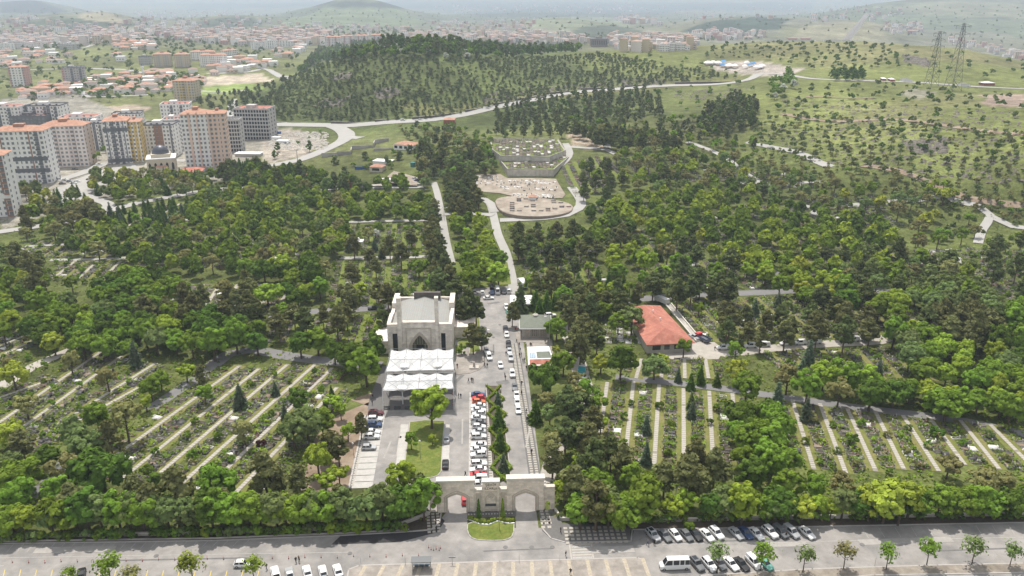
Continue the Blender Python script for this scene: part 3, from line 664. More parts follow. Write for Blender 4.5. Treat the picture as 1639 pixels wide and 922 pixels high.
VAR = {
 'maple': [(broad_crown(10 + i, 8.6 + (i % 4) * .7, 3.9 + (i % 3) * .4, 1.8 + .3 * (i % 2), 60 + 3 * i, 52, .56, .05), trunk_mesh('trunk', 6.4, .27, M['bark'], 6, i)) for i in range(9)],
 'round': [(broad_crown(30 + i, 7.2, 3.0, 1.8, 26, 72, .5), trunk_mesh('trunk', 5, .2, M['bark'], 5, 20 + i)) for i in range(3)],
 'loose': [(broad_crown(40 + i, 9.5, 3.9, 2.4, 50, 36, .5, .25), trunk_mesh('trunk', 7.6, .22, M['bark'], 9, 30 + i, spread=2.2)) for i in range(4)],
 'pine': [(pine_crown(50 + i, 11 + (i % 3) * .8, 3.1 + .3 * (i % 2), 3.8, 38, 46), trunk_mesh('trunk', 11, .22, M['pine_bark'], 7, 40 + i, spread=1.4, base=3.6)) for i in range(5)],
 'spruce': [(spruce_crown(60 + i), trunk_mesh('trunk', 6, .14, M['bark'], 0, i)) for i in range(3)],
 'cypress': [(column_crown(70 + i), trunk_mesh('trunk', 2, .1, M['bark'], 0, i)) for i in range(2)],
 'young': [(sparse_crown(80 + i), trunk_mesh('trunk', 4.4, .09, M['bark'], 8, 60 + i, spread=1.3, base=1.7)) for i in range(4)],
 'bush': [(broad_crown(90 + i, 2.4, 1.5, .1, 16, 46, .34), trunk_mesh('trunk', 1.2, .07, M['bark'], 3, i, spread=.5, base=.5)) for i in range(3)],
}
KIND = {'maple': ('maple_tree', 'tree'), 'round': ('round_tree', 'tree'), 'loose': ('ash_tree', 'tree'), 'pine': ('pine_tree', 'tree'), 'spruce': ('spruce_tree', 'tree'),
        'cypress': ('cypress_tree', 'tree'), 'young': ('young_tree', 'tree'), 'bush': ('bush', 'bush')}
WORD = {'maple': 'maple', 'round': 'small round tree', 'loose': 'loose-crowned tree', 'pine': 'pine', 'spruce': 'spruce', 'cypress': 'cypress', 'young': 'young tree', 'bush': 'bush'}
HC = {'maple': 5.6, 'round': 4.6, 'loose': 6, 'pine': 7.8, 'spruce': 4, 'cypress': 2.5, 'young': 4, 'bush': 1.3}
RC = {'maple': 4.3, 'round': 3.0, 'loose': 3.9, 'pine': 3.0, 'spruce': 2.2, 'cypress': .6, 'young': 1.9, 'bush': 1.5}
MESHES = {}
def meshes(kind, i, tint_):
    k = (kind, i, tint_)
    if k not in MESHES: MESHES[k] = crown_mesh(VAR[kind][i][0], tint_)
    return MESHES[k], VAR[kind][i][1]
TREES = []   # (x, y, kind, tint, scale, place)
GRID = {}
def free(x, y, r_):
    for i in range(int((x - r_ - 6) // 6), int((x + r_ + 6) // 6) + 1):
        for j in range(int((y - r_ - 6) // 6), int((y + r_ + 6) // 6) + 1):
            for (a, b, c) in GRID.get((i, j), ()):
                if (a - x) ** 2 + (b - y) ** 2 < (c + r_) ** 2: return False
    return True
def put(x, y, kind, tint_, s, place, r_=None):
    r_ = RC[kind] * s if r_ is None else r_
    GRID.setdefault((int(x // 6), int(y // 6)), []).append((x, y, r_)); TREES.append((x, y, kind, tint_, s, place))
def at_px(u, v, kind, tint_, s=1.0, place='', crown=True):
    """a tree whose crown centre is seen at u, v"""
    p = P(u, v, HC[kind] * s if crown else 0); put(p.x, p.y, kind, tint_, s, place)
def pick(mix):
    ks = list(mix); p = np.array([mix[k] for k in ks], float); return ks[rng.choice(len(ks), p=p / p.sum())]
CLEAR = []   # picture polygons at ground level that stay free of trees
def scatter(poly, place, mix, pack=.8, tries=600, smin=.75, smax=1.15, crown=True, clear=True, most=999):
    """trees with their crowns inside a picture polygon; mix {(kind, tint): share}"""
    us = [p[0] for p in poly]; vs_ = [p[1] for p in poly]
    u = rng.uniform(min(us), max(us), tries * 4); v = rng.uniform(min(vs_), max(vs_), tries * 4); k = in_poly(u, v, poly); u, v = u[k][:tries], v[k][:tries]
    ks = [pick(mix) for _ in u]; ss = rng.uniform(smin, smax, len(u)); pts5 = PA(u, v, np.array([HC[k_[0]] * s_ * .95 for k_, s_ in zip(ks, ss)]) if crown else 0.0) if len(u) else np.zeros((0, 3)); n0 = len(TREES)
    gu, gv = project(pts5[:, 0], pts5[:, 1], pts5[:, 2])
    ok = np.ones(len(u), bool)
    if clear:
        for c in CLEAR: ok &= ~in_poly(gu, gv, c)
    for i in range(len(u)):
        if not ok[i] or len(TREES) - n0 >= most: continue
        kind, tint_ = ks[i]; s = ss[i]; r_ = RC[kind] * s * pack
        if free(pts5[i, 0], pts5[i, 1], r_): put(pts5[i, 0], pts5[i, 1], kind, tint_, s, place, r_)
# ------------------------------------------------------------------ where the trees stand
CLEAR += [[(555,785),(590,655),(606,600),(615,520),(625,490),(735,480),(760,462),(830,462),(838,520),(862,545),(868,640),(868,700),(880,820),(905,872),(690,872),(690,835),(690,800)],
          [(0,855),(690,842),(690,950),(0,950)], [(860,828),(1020,838),(1639,824),(1639,950),(860,950)],
          [(834,505),(882,505),(925,620),(880,625),(830,600)], [(1020,485),(1062,482),(1120,550),(1110,562),(1025,562)],
          [(735,285),(900,280),(925,330),(912,352),(800,356),(785,330)], [(782,222),(908,222),(912,262),(880,288),(800,286)],
          [(728,475),(712,440),(698,345),(684,290),(708,290),(722,345),(738,400),(750,470)], [(808,475),(798,400),(776,350),(760,320),(785,318),(804,350),(825,395),(838,465)],
          [(1150,569),(1150,560),(1420,545),(1420,556)], [(1180,622),(1560,670),(1560,680),(1180,632)], [(985,602),(1180,622),(1180,630),(985,610)],
          [(1030,473),(1270,462),(1270,470),(1030,482)], [(455,500),(625,488),(625,496),(455,508)]]
def mx(**k): return {tuple(a.split('_')): b for a, b in k.items()}
MAP = mx(maple_deep=3, maple_mid=4, maple_bright=1.6, maple_grey=.6)
MAPB = mx(maple_bright=3, maple_mid=3, maple_yellow=.6)
MIX = mx(maple_mid=3, maple_deep=2, maple_grey=1.4, loose_olive=.6, pine_rust=1.2, pine_pine=1, round_bright=.7)
PINE = mx(pine_pine=3, pine_rust=2)
LOOSE = mx(loose_grey=2, loose_olive=1.2, maple_grey=1, maple_mid=1, round_bright=.6)
# single trees that stand out
for a in (
 (690,650,'maple','bright',1.32,'on the lawn island before the canopies'), (658,703,'round','mid',.75,'on the lawn island beside the lamp'), (692,702,'round','bright',.5,'on the lawn island by the parked silver car'),
 (656,748,'bush','bright',1.0,'at the lower end of the lawn island'), (640,768,'maple','bright',1.0,'behind the roadside belt near the gate'), (672,778,'pine','pine',.85,'just beside the gate'),
 (585,585,'maple','mid',1.35,'beside the white canopies'), (600,560,'maple','deep',1.0,'beside the white canopies'), (560,570,'maple','deep',1.1,'by the grey cemetery road'), (535,560,'maple','deep',1.0,'by the grey cemetery road'),
 (480,548,'maple','deep',1.1,'by the grey cemetery road'), (508,545,'maple','mid',1.05,'by the grey cemetery road'), (575,462,'maple','yellow',1.0,'among graves behind the mosque'), (427,465,'maple','bright',1.25,'among graves by the cross road'),
 (357,462,'loose','olive',1.2,'among graves by the cross road'), (670,425,'maple','mid',1.0,'at the upper cross path'), (690,455,'maple','mid',.8,'behind the mosque'), (600,372,'loose','silver',.8,'beside the white domed tomb'),
 (590,370,'loose','olive',1.0,'beside the white domed tomb'), (748,490,'pine','pine',1.15,'beside the mosque'), (762,488,'pine','pine',1.15,'beside the mosque'), (738,500,'pine','pine',.9,'beside the mosque'), (757,535,'pine','rust',1.0,'on the forecourt beside the canopies'),
 (771,535,'pine','pine',.8,'on the forecourt beside the canopies'), (739,560,'bush','mid',1.4,'on the forecourt beside the canopies'), (833,478,'spruce','pine',1.75,'beside the wide avenue'), (820,500,'pine','rust',.75,'beside the wide avenue'),
 (891,525,'maple','mid',.95,'beside the kiosk'), (890,558,'round','yellow',.6,'beside the flat-roofed building'), (870,604,'maple','deep',1.2,'below the flat-roofed building'), (902,580,'maple','mid',.95,'beside the flat-roofed building'), (895,585,'round','bright',.8,'beside the flat-roofed building'),
 (872,637,'loose','olive',.8,'beside the walkway'), (857,655,'spruce','deep',1.1,'beside the walkway'), (885,705,'loose','olive',1.05,'by the dusty service road'), (880,690,'round','grey',.9,'beside the walkway'), (880,660,'loose','grey',.9,'beside the walkway'),
 (908,648,'pine','pine',1.1,'by the dusty service road'), (930,640,'pine','pine',1.1,'by the dusty service road'), (905,690,'pine','pine',1.0,'by the dusty service road'), (935,690,'pine','pine',1.05,'by the dusty service road'), (945,700,'pine','rust',1.05,'beside the first slab path'),
 (1012,505,'loose','grey',1.35,'leaning over the red roof'), (990,512,'loose','mid',1.1,'beside the red roof'), (994,580,'maple','deep',1.2,'below the red roof'), (962,578,'maple','yellow',.85,'below the red roof'), (1048,583,'maple','grey',1.0,'with pale blossom below the red roof'),
 (1058,573,'round','yellow',.9,'below the red roof'), (1095,552,'round','mid',1.05,'at the corner of the red roof'), (1178,560,'round','mid',1.0,'beside the parked white vans'), (1180,590,'loose','yellow',1.0,'by the cemetery road'), (1262,598,'loose','olive',1.25,'by the cemetery road'),
 (1195,625,'maple','mid',1.0,'by the cemetery road'), (1345,620,'loose','olive',1.2,'in the row along the road'), (1420,795,'maple','yellow',1.35,'in the roadside belt'), (1445,800,'loose','yellow',1.2,'in the roadside belt'), (1395,800,'loose','yellow',1.0,'in the roadside belt'), (1190,810,'maple','bright',1.0,'behind the parked cars'),
 (1285,812,'round','yellow',1.1,'behind the parked cars'), (1240,812,'round','grey',1.05,'behind the parked cars'), (1100,800,'round','bright',1.05,'behind the parked cars'), (1032,795,'maple','mid',1.25,'behind the parked cars'), (1010,815,'maple','mid',1.0,'behind the parked cars'), (955,800,'pine','rust',1.1,'in the roadside belt'),
 (920,770,'pine','rust',1.05,'beside the gate'), (905,775,'loose','bright',.9,'beside the gate'), (930,815,'maple','mid',1.05,'in the roadside belt'), (975,810,'maple','mid',1.1,'in the roadside belt'), (940,800,'maple','mid',.95,'in the roadside belt'),
 (1065,755,'pine','rust',1.0,'behind the roadside belt'), (1105,760,'pine','rust',1.15,'behind the roadside belt'), (1115,725,'pine','rust',1.0,'between the slab paths'), (1145,745,'pine','rust',1.0,'between the slab paths'), (1035,725,'spruce','spruce',0.86,'between the slab paths'), (1035,680,'spruce','spruce',0.79,'between the slab paths'), (1108,655,'spruce','spruce',0.79,'between the slab paths'), (1107,640,'spruce','pine',0.79,'between the slab paths'),
 (1520,740,'round','olive',1.1,'among the slab paths'), (1575,765,'loose','olive',1.2,'behind the roadside belt'), (1610,770,'round','olive',1.1,'behind the roadside belt'), (1350,770,'loose','olive',.8,'behind the roadside belt'), (1500,690,'bush','deep',1.5,'among the slab paths'), (1298,665,'bush','olive',1.6,'among the slab paths'), (1366,706,'bush','deep',1.4,'among the slab paths'),
 (20,598,'maple','yellow',1.05,'among graves by the dusty path'), (12,690,'maple','yellow',1.0,'near the lower slab paths'), (40,645,'round','olive',1.2,'among graves by the slab paths'), (85,548,'maple','yellow',.9,'among graves by the dusty path'), (112,578,'round','olive',1.2,'by the dusty path'), (170,600,'round','olive',1.3,'between the slab paths'), (37,525,'round','yellow',.8,'by the dusty path'),
 (240,618,'maple','mid',.9,'beside the grey cemetery road'), (256,606,'maple','mid',.85,'beside the grey cemetery road'), (297,592,'round','bright',1.0,'beside the grey cemetery road'), (322,600,'pine','rust',.7,'beside the grey cemetery road'), (326,625,'round','mid',1.1,'between the slab paths'), (232,640,'round','bright',.9,'beside the grey cemetery road'), (215,567,'spruce','spruce',1.2,'by the dusty path'),
 (155,668,'maple','mid',1.0,'near the lower slab paths'), (200,670,'loose','olive',1.3,'near the lower slab paths'), (175,700,'pine','rust',1.0,'near the lower slab paths'), (120,690,'maple','grey',1.1,'near the lower slab paths'), (135,718,'maple','grey',1.1,'near the lower slab paths'), (75,725,'maple','deep',.9,'near the lower slab paths'), (105,748,'loose','olive',1.1,'near the lower slab paths'), (162,755,'maple','deep',1.5,'near the lower slab paths'), (145,745,'maple','deep',1.2,'near the lower slab paths'),
 (490,672,'maple','grey',1.15,'at the end of the slab paths'), (515,670,'maple','mid',1.1,'at the end of the slab paths'), (470,690,'maple','grey',1.1,'at the end of the slab paths'), (480,640,'round','deep',1.25,'between the slab paths'), (508,732,'maple','bright',1.0,'near the bare brown ground'), (545,655,'round','bright',.8,'near the bare brown ground'), (556,688,'round','bright',.85,'near the bare brown ground'), (530,640,'round','bright',.9,'near the bare brown ground'),
 (525,705,'pine','rust',.95,'on the bare brown ground'), (541,715,'pine','rust',.8,'on the bare brown ground'), (577,680,'pine','rust',.6,'on the bare brown ground'), (423,752,'pine','rust',1.15,'behind the roadside belt'), (445,765,'pine','rust',.8,'behind the roadside belt'), (478,766,'pine','rust',1.1,'behind the roadside belt'), (540,790,'pine','rust',.9,'behind the roadside belt'), (520,765,'round','bright',1.0,'behind the roadside belt'), (542,757,'round','bright',.9,'behind the roadside belt'), (345,775,'maple','mid',1.05,'behind the roadside belt'), (357,800,'pine','rust',.9,'behind the roadside belt'), (238,800,'pine','rust',1.0,'in the roadside belt'), (112,800,'pine','rust',1.0,'in the roadside belt'), (280,785,'pine','rust',1.1,'behind the roadside belt'),
 (390,690,'round','olive',1.1,'between the slab paths'), (418,710,'bush','purple',1.1,'between the slab paths'), (440,620,'spruce','spruce',0.72,'between the slab paths'), (455,660,'spruce','spruce',0.65,'between the slab paths'), (530,625,'spruce','deep',0.50,'between the slab paths'), (520,648,'spruce','spruce',0.58,'between the slab paths'), (1292,655,'spruce','spruce',1.0,'beside the cemetery road'), (1245,638,'spruce','spruce',1.3,'beside the cemetery road'), (1296,565,'spruce','spruce',1.1,'by the white vans road'), (1106,610,'spruce','deep',0.79,'between the slab paths'), (1122,600,'spruce','deep',0.86,'between the slab paths'), (1148,605,'spruce','deep',0.72,'between the slab paths'), (1086,600,'spruce','spruce',0.65,'between the slab paths'),
 (612,512,'pine','pine',.9,'beside the mosque'), (604,528,'round','mid',.9,'beside the mosque'), (590,515,'round','bright',.7,'beside the mosque'), (620,468,'pine','rust',1.0,'behind the mosque'), (640,470,'pine','pine',.9,'behind the mosque'), (720,462,'pine','pine',1.0,'behind the mosque'), (605,462,'pine','rust',.9,'behind the mosque'), (545,462,'pine','rust',.8,'among graves behind the mosque'),
 (800,700,'spruce','deep',1.15,'in the hedge garden'), (800,725,'spruce','deep',.0001,'in the hedge garden')):
    if a[4] > .01: at_px(*a)
TREES[:] = [t_ for t_ in TREES if not (t_[5] == 'in the hedge garden')]
for k in range(34):
    u = -20 + k * 21 + rng.normal(0, 2.5); v = 857 - max(u, 0) * .026 + rng.normal(0, .8) - (6 if u > 600 else 0)
    if u < 684 and rng.random() < .88: p = P(u, v); kd, tn = pick(mx(maple_mid=4, maple_grey=3.5, maple_deep=1.5, maple_bright=1, loose_grey=.5)); put(p.x, p.y, kd, tn, rng.uniform(.82, 1.08), 'in the street row by the wall')
for k in range(36):
    u = 905 + k * 21 + rng.normal(0, 2.5); v = 838 - (u - 905) * .015 + rng.normal(0, .8)
    if rng.random() < .8: p = P(u, v); kd, tn = pick(mx(maple_mid=4, maple_grey=2, maple_deep=2, round_mid=1, loose_grey=1, round_bright=.7)); put(p.x, p.y, kd, tn, rng.uniform(.78, 1.02), 'in the street row behind parked cars')
for k in range(60):
    u = -15 + k * 11.4 + rng.normal(0, 1.5); v = 866.5 - max(u, 0) * .0255 + rng.normal(0, .5)
    if u < 655 and rng.random() < .93: p = P(u, v); put(p.x, p.y, *pick(mx(bush_mid=3, bush_deep=3, bush_grey=2, bush_bright=.7)), rng.uniform(.85, 1.35), 'in the undergrowth along the street wall', .5)
for k in range(62):
    u = 900 + k * 12.2 + rng.normal(0, 2); v = 838.5 - (u - 900) * .0125 + rng.normal(0, .6)
    if rng.random() < .72: p = P(u, v); put(p.x, p.y, *pick(mx(bush_mid=3, bush_deep=3, bush_grey=2)), rng.uniform(.6, 1.05), 'in the undergrowth behind the parked cars', .5)
# belts and groves (outlines of the crowns as seen)
OPEN = ('in the broad belt of the upper cemetery', 'in the grove above the red roof', 'in the mixed grove of the upper cemetery', 'in the upper grove beside the terraces', 'in the great grove behind the graves', 'in the pines behind the kiosk', 'in the pines below the round terrace')
B = [
 ([(0,792),(120,800),(330,792),(430,800),(600,782),(692,796),(692,832),(500,842),(0,850)], 'in the roadside belt', mx(maple_mid=4, maple_grey=3, maple_deep=1.5, maple_bright=1, loose_grey=.8), .72),
 ([(0,700),(60,705),(130,760),(230,770),(330,785),(330,800),(0,800)], 'near the lower slab paths', mx(maple_mid=3, maple_grey=3, maple_deep=2, pine_rust=1.5), .75),
 ([(60,525),(110,503),(170,508),(280,503),(340,498),(420,520),(410,550),(330,558),(290,548),(180,556),(80,545)], 'in the belt below the cross road', MAP, .7),
 ([(0,470),(60,470),(120,485),(200,500),(200,515),(60,525),(0,540)], 'in the belt by the dusty path', MAP, .75),
 ([(0,400),(60,410),(70,460),(0,470)], 'in the grove by the town road', mx(maple_grey=2, maple_mid=2, pine_rust=1, maple_yellow=.6), .8),
 ([(150,455),(190,430),(270,440),(290,470),(270,495),(200,490),(165,490)], 'in the dark grove among graves', mx(maple_deep=3, maple_mid=2), .68),
 ([(100,375),(150,355),(210,360),(330,362),(480,372),(530,385),(520,470),(455,480),(440,440),(400,440),(340,425),(290,435),(270,420),(190,410),(110,392)], 'in the great grove behind the graves', mx(maple_deep=3, maple_mid=4, maple_bright=2, maple_grey=1, loose_olive=1.6), .72),
 ([(280,345),(340,300),(400,278),(500,290),(560,305),(690,318),(695,345),(600,345),(560,350),(545,395),(480,370),(330,362),(280,360)], 'in the upper grove below the sheds', mx(maple_deep=2.5, maple_mid=4, maple_bright=2, loose_grey=1.2, loose_olive=.6), .72),
 ([(355,312),(372,298),(396,300),(392,325),(365,332)], 'in the upper grove below the town', mx(maple_yellow=1), .72),
 ([(190,485),(240,475),(330,470),(400,450),(420,470),(330,510),(220,500)], 'among the brown pines by the graves', mx(pine_rust=4, pine_pine=1), .9),
 ([(400,500),(500,498),(560,505),(610,500),(600,520),(430,520)], 'beside the cross road', mx(pine_rust=3, pine_pine=2, maple_mid=.6), 1.2),
 ([(530,350),(545,395),(520,400)], 'by the upper cross path', MAP, .75),
 ([(688,315),(712,315),(722,345),(728,400),(735,455),(705,470),(690,420),(685,360)], 'in the pine row beside the avenue', PINE, .75),
 ([(722,348),(770,348),(783,370),(802,400),(810,440),(790,452),(728,452),(722,400)], 'between the two avenue lanes', mx(maple_bright=3, maple_mid=3, maple_deep=1, round_bright=1), .78),
 ([(705,292),(740,288),(765,300),(775,312),(740,316),(760,335),(720,338)], 'at the head of the avenue', PINE, .85),
 ([(805,358),(850,368),(930,365),(1000,372),(990,395),(830,398),(835,440),(825,440)], 'in the pines below the round terrace', mx(pine_pine=2, pine_rust=1.5, maple_mid=1, maple_deep=.5, round_bright=.8), .85),
 ([(836,440),(900,445),(1000,450),(1030,470),(980,492),(850,495)], 'in the pines behind the kiosk', mx(pine_pine=2, pine_rust=1.6, spruce_deep=1, round_mid=1, maple_mid=1, maple_bright=.6), .85),
 ([(840,400),(940,405),(960,440),(850,445)], 'among graves above the kiosk', mx(pine_pine=1, spruce_deep=1, round_bright=1, maple_bright=.6, bush_mid=1), 1.5),
 ([(892,495),(930,500),(960,540),(925,560),(905,540)], 'beside the service road', mx(pine_rust=2, pine_pine=1, round_mid=1, round_bright=1), .95),
 ([(880,600),(940,610),(965,650),(960,700),(1000,735),(900,790),(876,770),(868,700)], 'by the dusty service road', mx(pine_pine=2.4, pine_rust=1.2, loose_olive=1, round_mid=1.4, round_bright=1, loose_grey=1.2, maple_mid=.6), .88),
 ([(1180,645),(1235,650),(1262,690),(1265,755),(1200,765),(1178,720)], 'in the dense grove between the slab paths', mx(maple_deep=2, maple_mid=4), .66),
 ([(890,775),(960,750),(1060,765),(1170,765),(1300,775),(1330,795),(1639,772),(1639,815),(1300,822),(890,828)], 'in the roadside belt behind the parked cars', mx(maple_mid=4, maple_deep=2.5, pine_rust=2, round_mid=1, maple_grey=1), .74),
 ([(1250,605),(1310,600),(1430,612),(1500,622),(1600,632),(1639,650),(1639,675),(1580,655),(1480,640),(1400,630),(1300,628)], 'in the row along the grey road', mx(maple_mid=4, maple_bright=3, maple_deep=1, round_mid=1), .7),
 ([(1430,532),(1470,520),(1520,552),(1580,580),(1639,598),(1639,645),(1560,612),(1500,600),(1450,570)], 'in the big grove above the grey road', mx(maple_mid=4, maple_bright=2, maple_deep=1, maple_grey=1), .68),
 ([(1150,505),(1330,495),(1430,505),(1455,530),(1330,535),(1160,545)], 'in the pines by the white vans', mx(pine_rust=3, pine_pine=2), 1.25),
 ([(1480,500),(1560,490),(1600,510),(1560,530),(1490,535)], 'in the brown pines by the far lane', mx(pine_rust=4, pine_pine=1), .8),
 ([(1128,398),(1180,390),(1250,412),(1330,435),(1390,470),(1450,490),(1430,520),(1360,505),(1290,470),(1210,440)], 'in the diagonal belt along the lane', mx(maple_bright=3, maple_mid=3, maple_deep=1, maple_yellow=.5, pine_pine=.4), .72),
 ([(1440,470),(1520,440),(1570,455),(1600,495),(1480,490)], 'above the brown pines', mx(maple_grey=3, loose_grey=2, maple_mid=1), .75),
 ([(1600,500),(1639,490),(1639,590),(1590,580)], 'at the far edge of the cemetery', MAP, .72),
 ([(940,332),(1000,312),(1100,302),(1200,312),(1300,327),(1400,345),(1430,370),(1440,395),(1330,400),(1200,385),(1080,378),(960,365)], 'in the broad belt of the upper cemetery', mx(maple_deep=3, maple_mid=4, maple_bright=2, maple_yellow=.3), .72),
 ([(930,372),(1100,380),(1128,415),(1080,450),(1010,455),(950,430)], 'in the grove above the red roof', mx(maple_mid=3, maple_bright=2, maple_deep=1, loose_olive=1, pine_pine=1, spruce_deep=.6), .95),
 ([(1020,455),(1150,430),(1180,465),(1040,472)], 'behind the red roof', mx(loose_grey=2, pine_pine=2, maple_mid=1), 1.1),
 ([(1290,398),(1440,402),(1560,420),(1540,445),(1440,462),(1330,440)], 'in the mixed grove of the upper cemetery', mx(loose_grey=2, maple_grey=1, pine_pine=1.5, maple_bright=1, loose_olive=1, maple_mid=1), .8),
 ([(985,240),(1090,240),(1160,262),(1230,300),(1180,312),(1040,300),(985,292)], 'in the upper grove beside the terraces', mx(maple_mid=2, maple_bright=1.5, loose_olive=2.0, loose_grey=1, maple_deep=1, pine_pine=.6), .85),
 ([(1150,245),(1230,262),(1330,290),(1440,300),(1500,320),(1440,338),(1280,322),(1200,292)], 'on the slope above the upper cemetery', mx(loose_olive=2, loose_grey=2, maple_mid=.8, maple_yellow=.7, bush_mid=1), 1.0),
 ([(1470,300),(1510,290),(1530,310),(1480,315)], 'by the curved slope path', mx(loose_yellow=1, round_bright=1), .8),
 ([(1440,340),(1560,340),(1580,370),(1470,390)], 'below the curved slope path', mx(loose_olive=1, maple_yellow=.6, round_mid=1, bush_grey=1), 1.4),
 ([(1560,390),(1639,370),(1639,490),(1540,460)], 'among graves below the right slope'.replace('right ', ''), mx(pine_pine=3, round_grey=1, bush_mid=2, loose_olive=1), 1.5),
 ([(1100,480),(1400,475),(1440,500),(1300,495),(1130,500)], 'among graves above the white vans', mx(bush_mid=2, round_mid=1, spruce_spruce=1, loose_grey=1, pine_rust=1), 1.9),
 ([(1240,565),(1400,560),(1440,600),(1300,600)], 'among graves below the white vans', mx(bush_mid=2, round_mid=1, spruce_spruce=.6, loose_olive=.6), 2.2),
 ([(960,640),(1170,640),(1175,740),(960,740)], 'between the slab paths', mx(bush_mid=3, bush_deep=1, spruce_spruce=1.5, spruce_deep=1), 2.8),
 ([(1270,660),(1600,690),(1620,750),(1290,760)], 'among the slab paths', mx(bush_mid=3, bush_grey=1, bush_olive=1, round_olive=.5), 2.6),
 ([(190,760),(430,580),(545,580),(430,745),(360,790)], 'between the slab paths', mx(bush_mid=4, bush_deep=1, spruce_spruce=.7, round_olive=.4), 2.6),
 ([(0,560),(190,560),(230,600),(60,760),(0,720)], 'among graves by the dusty path', mx(bush_mid=3, bush_grey=1, round_olive=1, round_mid=.6), 2.2),
 ([(40,380),(240,400),(200,470),(80,450)], 'among graves by the town road', mx(bush_mid=3, round_mid=1, maple_grey=.5), 2.0),
 ([(540,360),(690,360),(690,405),(545,408)], 'among graves by the upper cross path', mx(pine_rust=1, bush_mid=3, round_mid=1, spruce_spruce=.5), 1.6),
 ([(520,415),(700,415),(690,470),(520,490)], 'among graves behind the mosque', mx(pine_rust=1.2, bush_mid=3, round_mid=1, spruce_deep=.4), 1.9),
 ([(170,335),(300,320),(300,355),(190,365)], 'among the young spruces by the town', mx(spruce_deep=4, spruce_spruce=1, round_mid=.6), 1.1),
 ([(400,300),(560,310),(560,325),(420,320)], 'among the young spruces below the sheds', mx(spruce_deep=3, spruce_spruce=1), 1.0),
 ([(40,335),(100,330),(190,350),(190,375),(60,390),(30,370)], 'beside the town road', mx(maple_mid=2, maple_grey=1, loose_olive=1, pine_rust=1), .95),
 ([(30,290),(85,310),(120,300),(150,330),(60,345)], 'in the park below the white tower', mx(maple_grey=2, maple_yellow=1, loose_olive=1.5, spruce_deep=1), 1.0),
 ([(140,275),(300,275),(340,285),(330,300),(200,312),(150,305)], 'in the park by the domed mosque', mx(maple_yellow=1.3, maple_grey=2, loose_olive=1.4, spruce_deep=1.5, maple_mid=1.2), .85),
 ([(330,275),(420,268),(500,272),(560,285),(600,300),(520,300),(400,290)], 'along the road below the hill', mx(maple_mid=3, spruce_deep=2, pine_pine=1, maple_deep=1), .85),
 ([(360,262),(410,258),(440,272),(380,275)], 'beside the orange towers', mx(spruce_deep=3, pine_pine=1), .85),
 ([(600,288),(650,286),(655,296),(600,300)], 'beside the white sheds', mx(maple_mid=2, maple_yellow=1), .9),
 ([(680,218),(780,228),(795,285),(735,285),(700,300),(672,290),(665,240)], 'on the slope beside the concrete terraces', mx(loose_grey=2, loose_olive=1, pine_pine=2, round_mid=1), 1.0),
 ([(930,265),(985,255),(985,300),(960,320),(930,300)], 'beside the concrete terraces', mx(pine_pine=2, maple_mid=1), 1.5),
 ([(905,200),(1000,205),(1100,225),(985,232)], 'above the concrete terraces', mx(pine_pine=3, loose_olive=1.4, maple_mid=1, spruce_deep=1), .95),
]
for poly, place, mix, pack in B: scatter(poly, place, mix, pack * (1.08 if place in OPEN else 1.03), 600, .82, 1.22)

scatter([(0,846),(340,841),(540,834),(690,822),(690,845),(545,853),(0,866)], 'along the street wall', mx(bush_mid=3, bush_grey=2, bush_deep=1, bush_bright=1), .9, 260, .6, 1.2, True, False)
scatter([(890,820),(1010,826),(1300,822),(1639,815),(1639,834),(1300,840),(1010,846),(900,838)], 'along the wall behind the parked cars', mx(bush_mid=3, bush_deep=2, bush_grey=1), .9, 220, .6, 1.1, True, False)
scatter([(0,812),(340,808),(540,803),(690,800),(690,822),(545,828),(0,842)], 'in the roadside belt', mx(maple_mid=4, maple_grey=3, maple_bright=1), .6, 500, .75, .95, True, True)
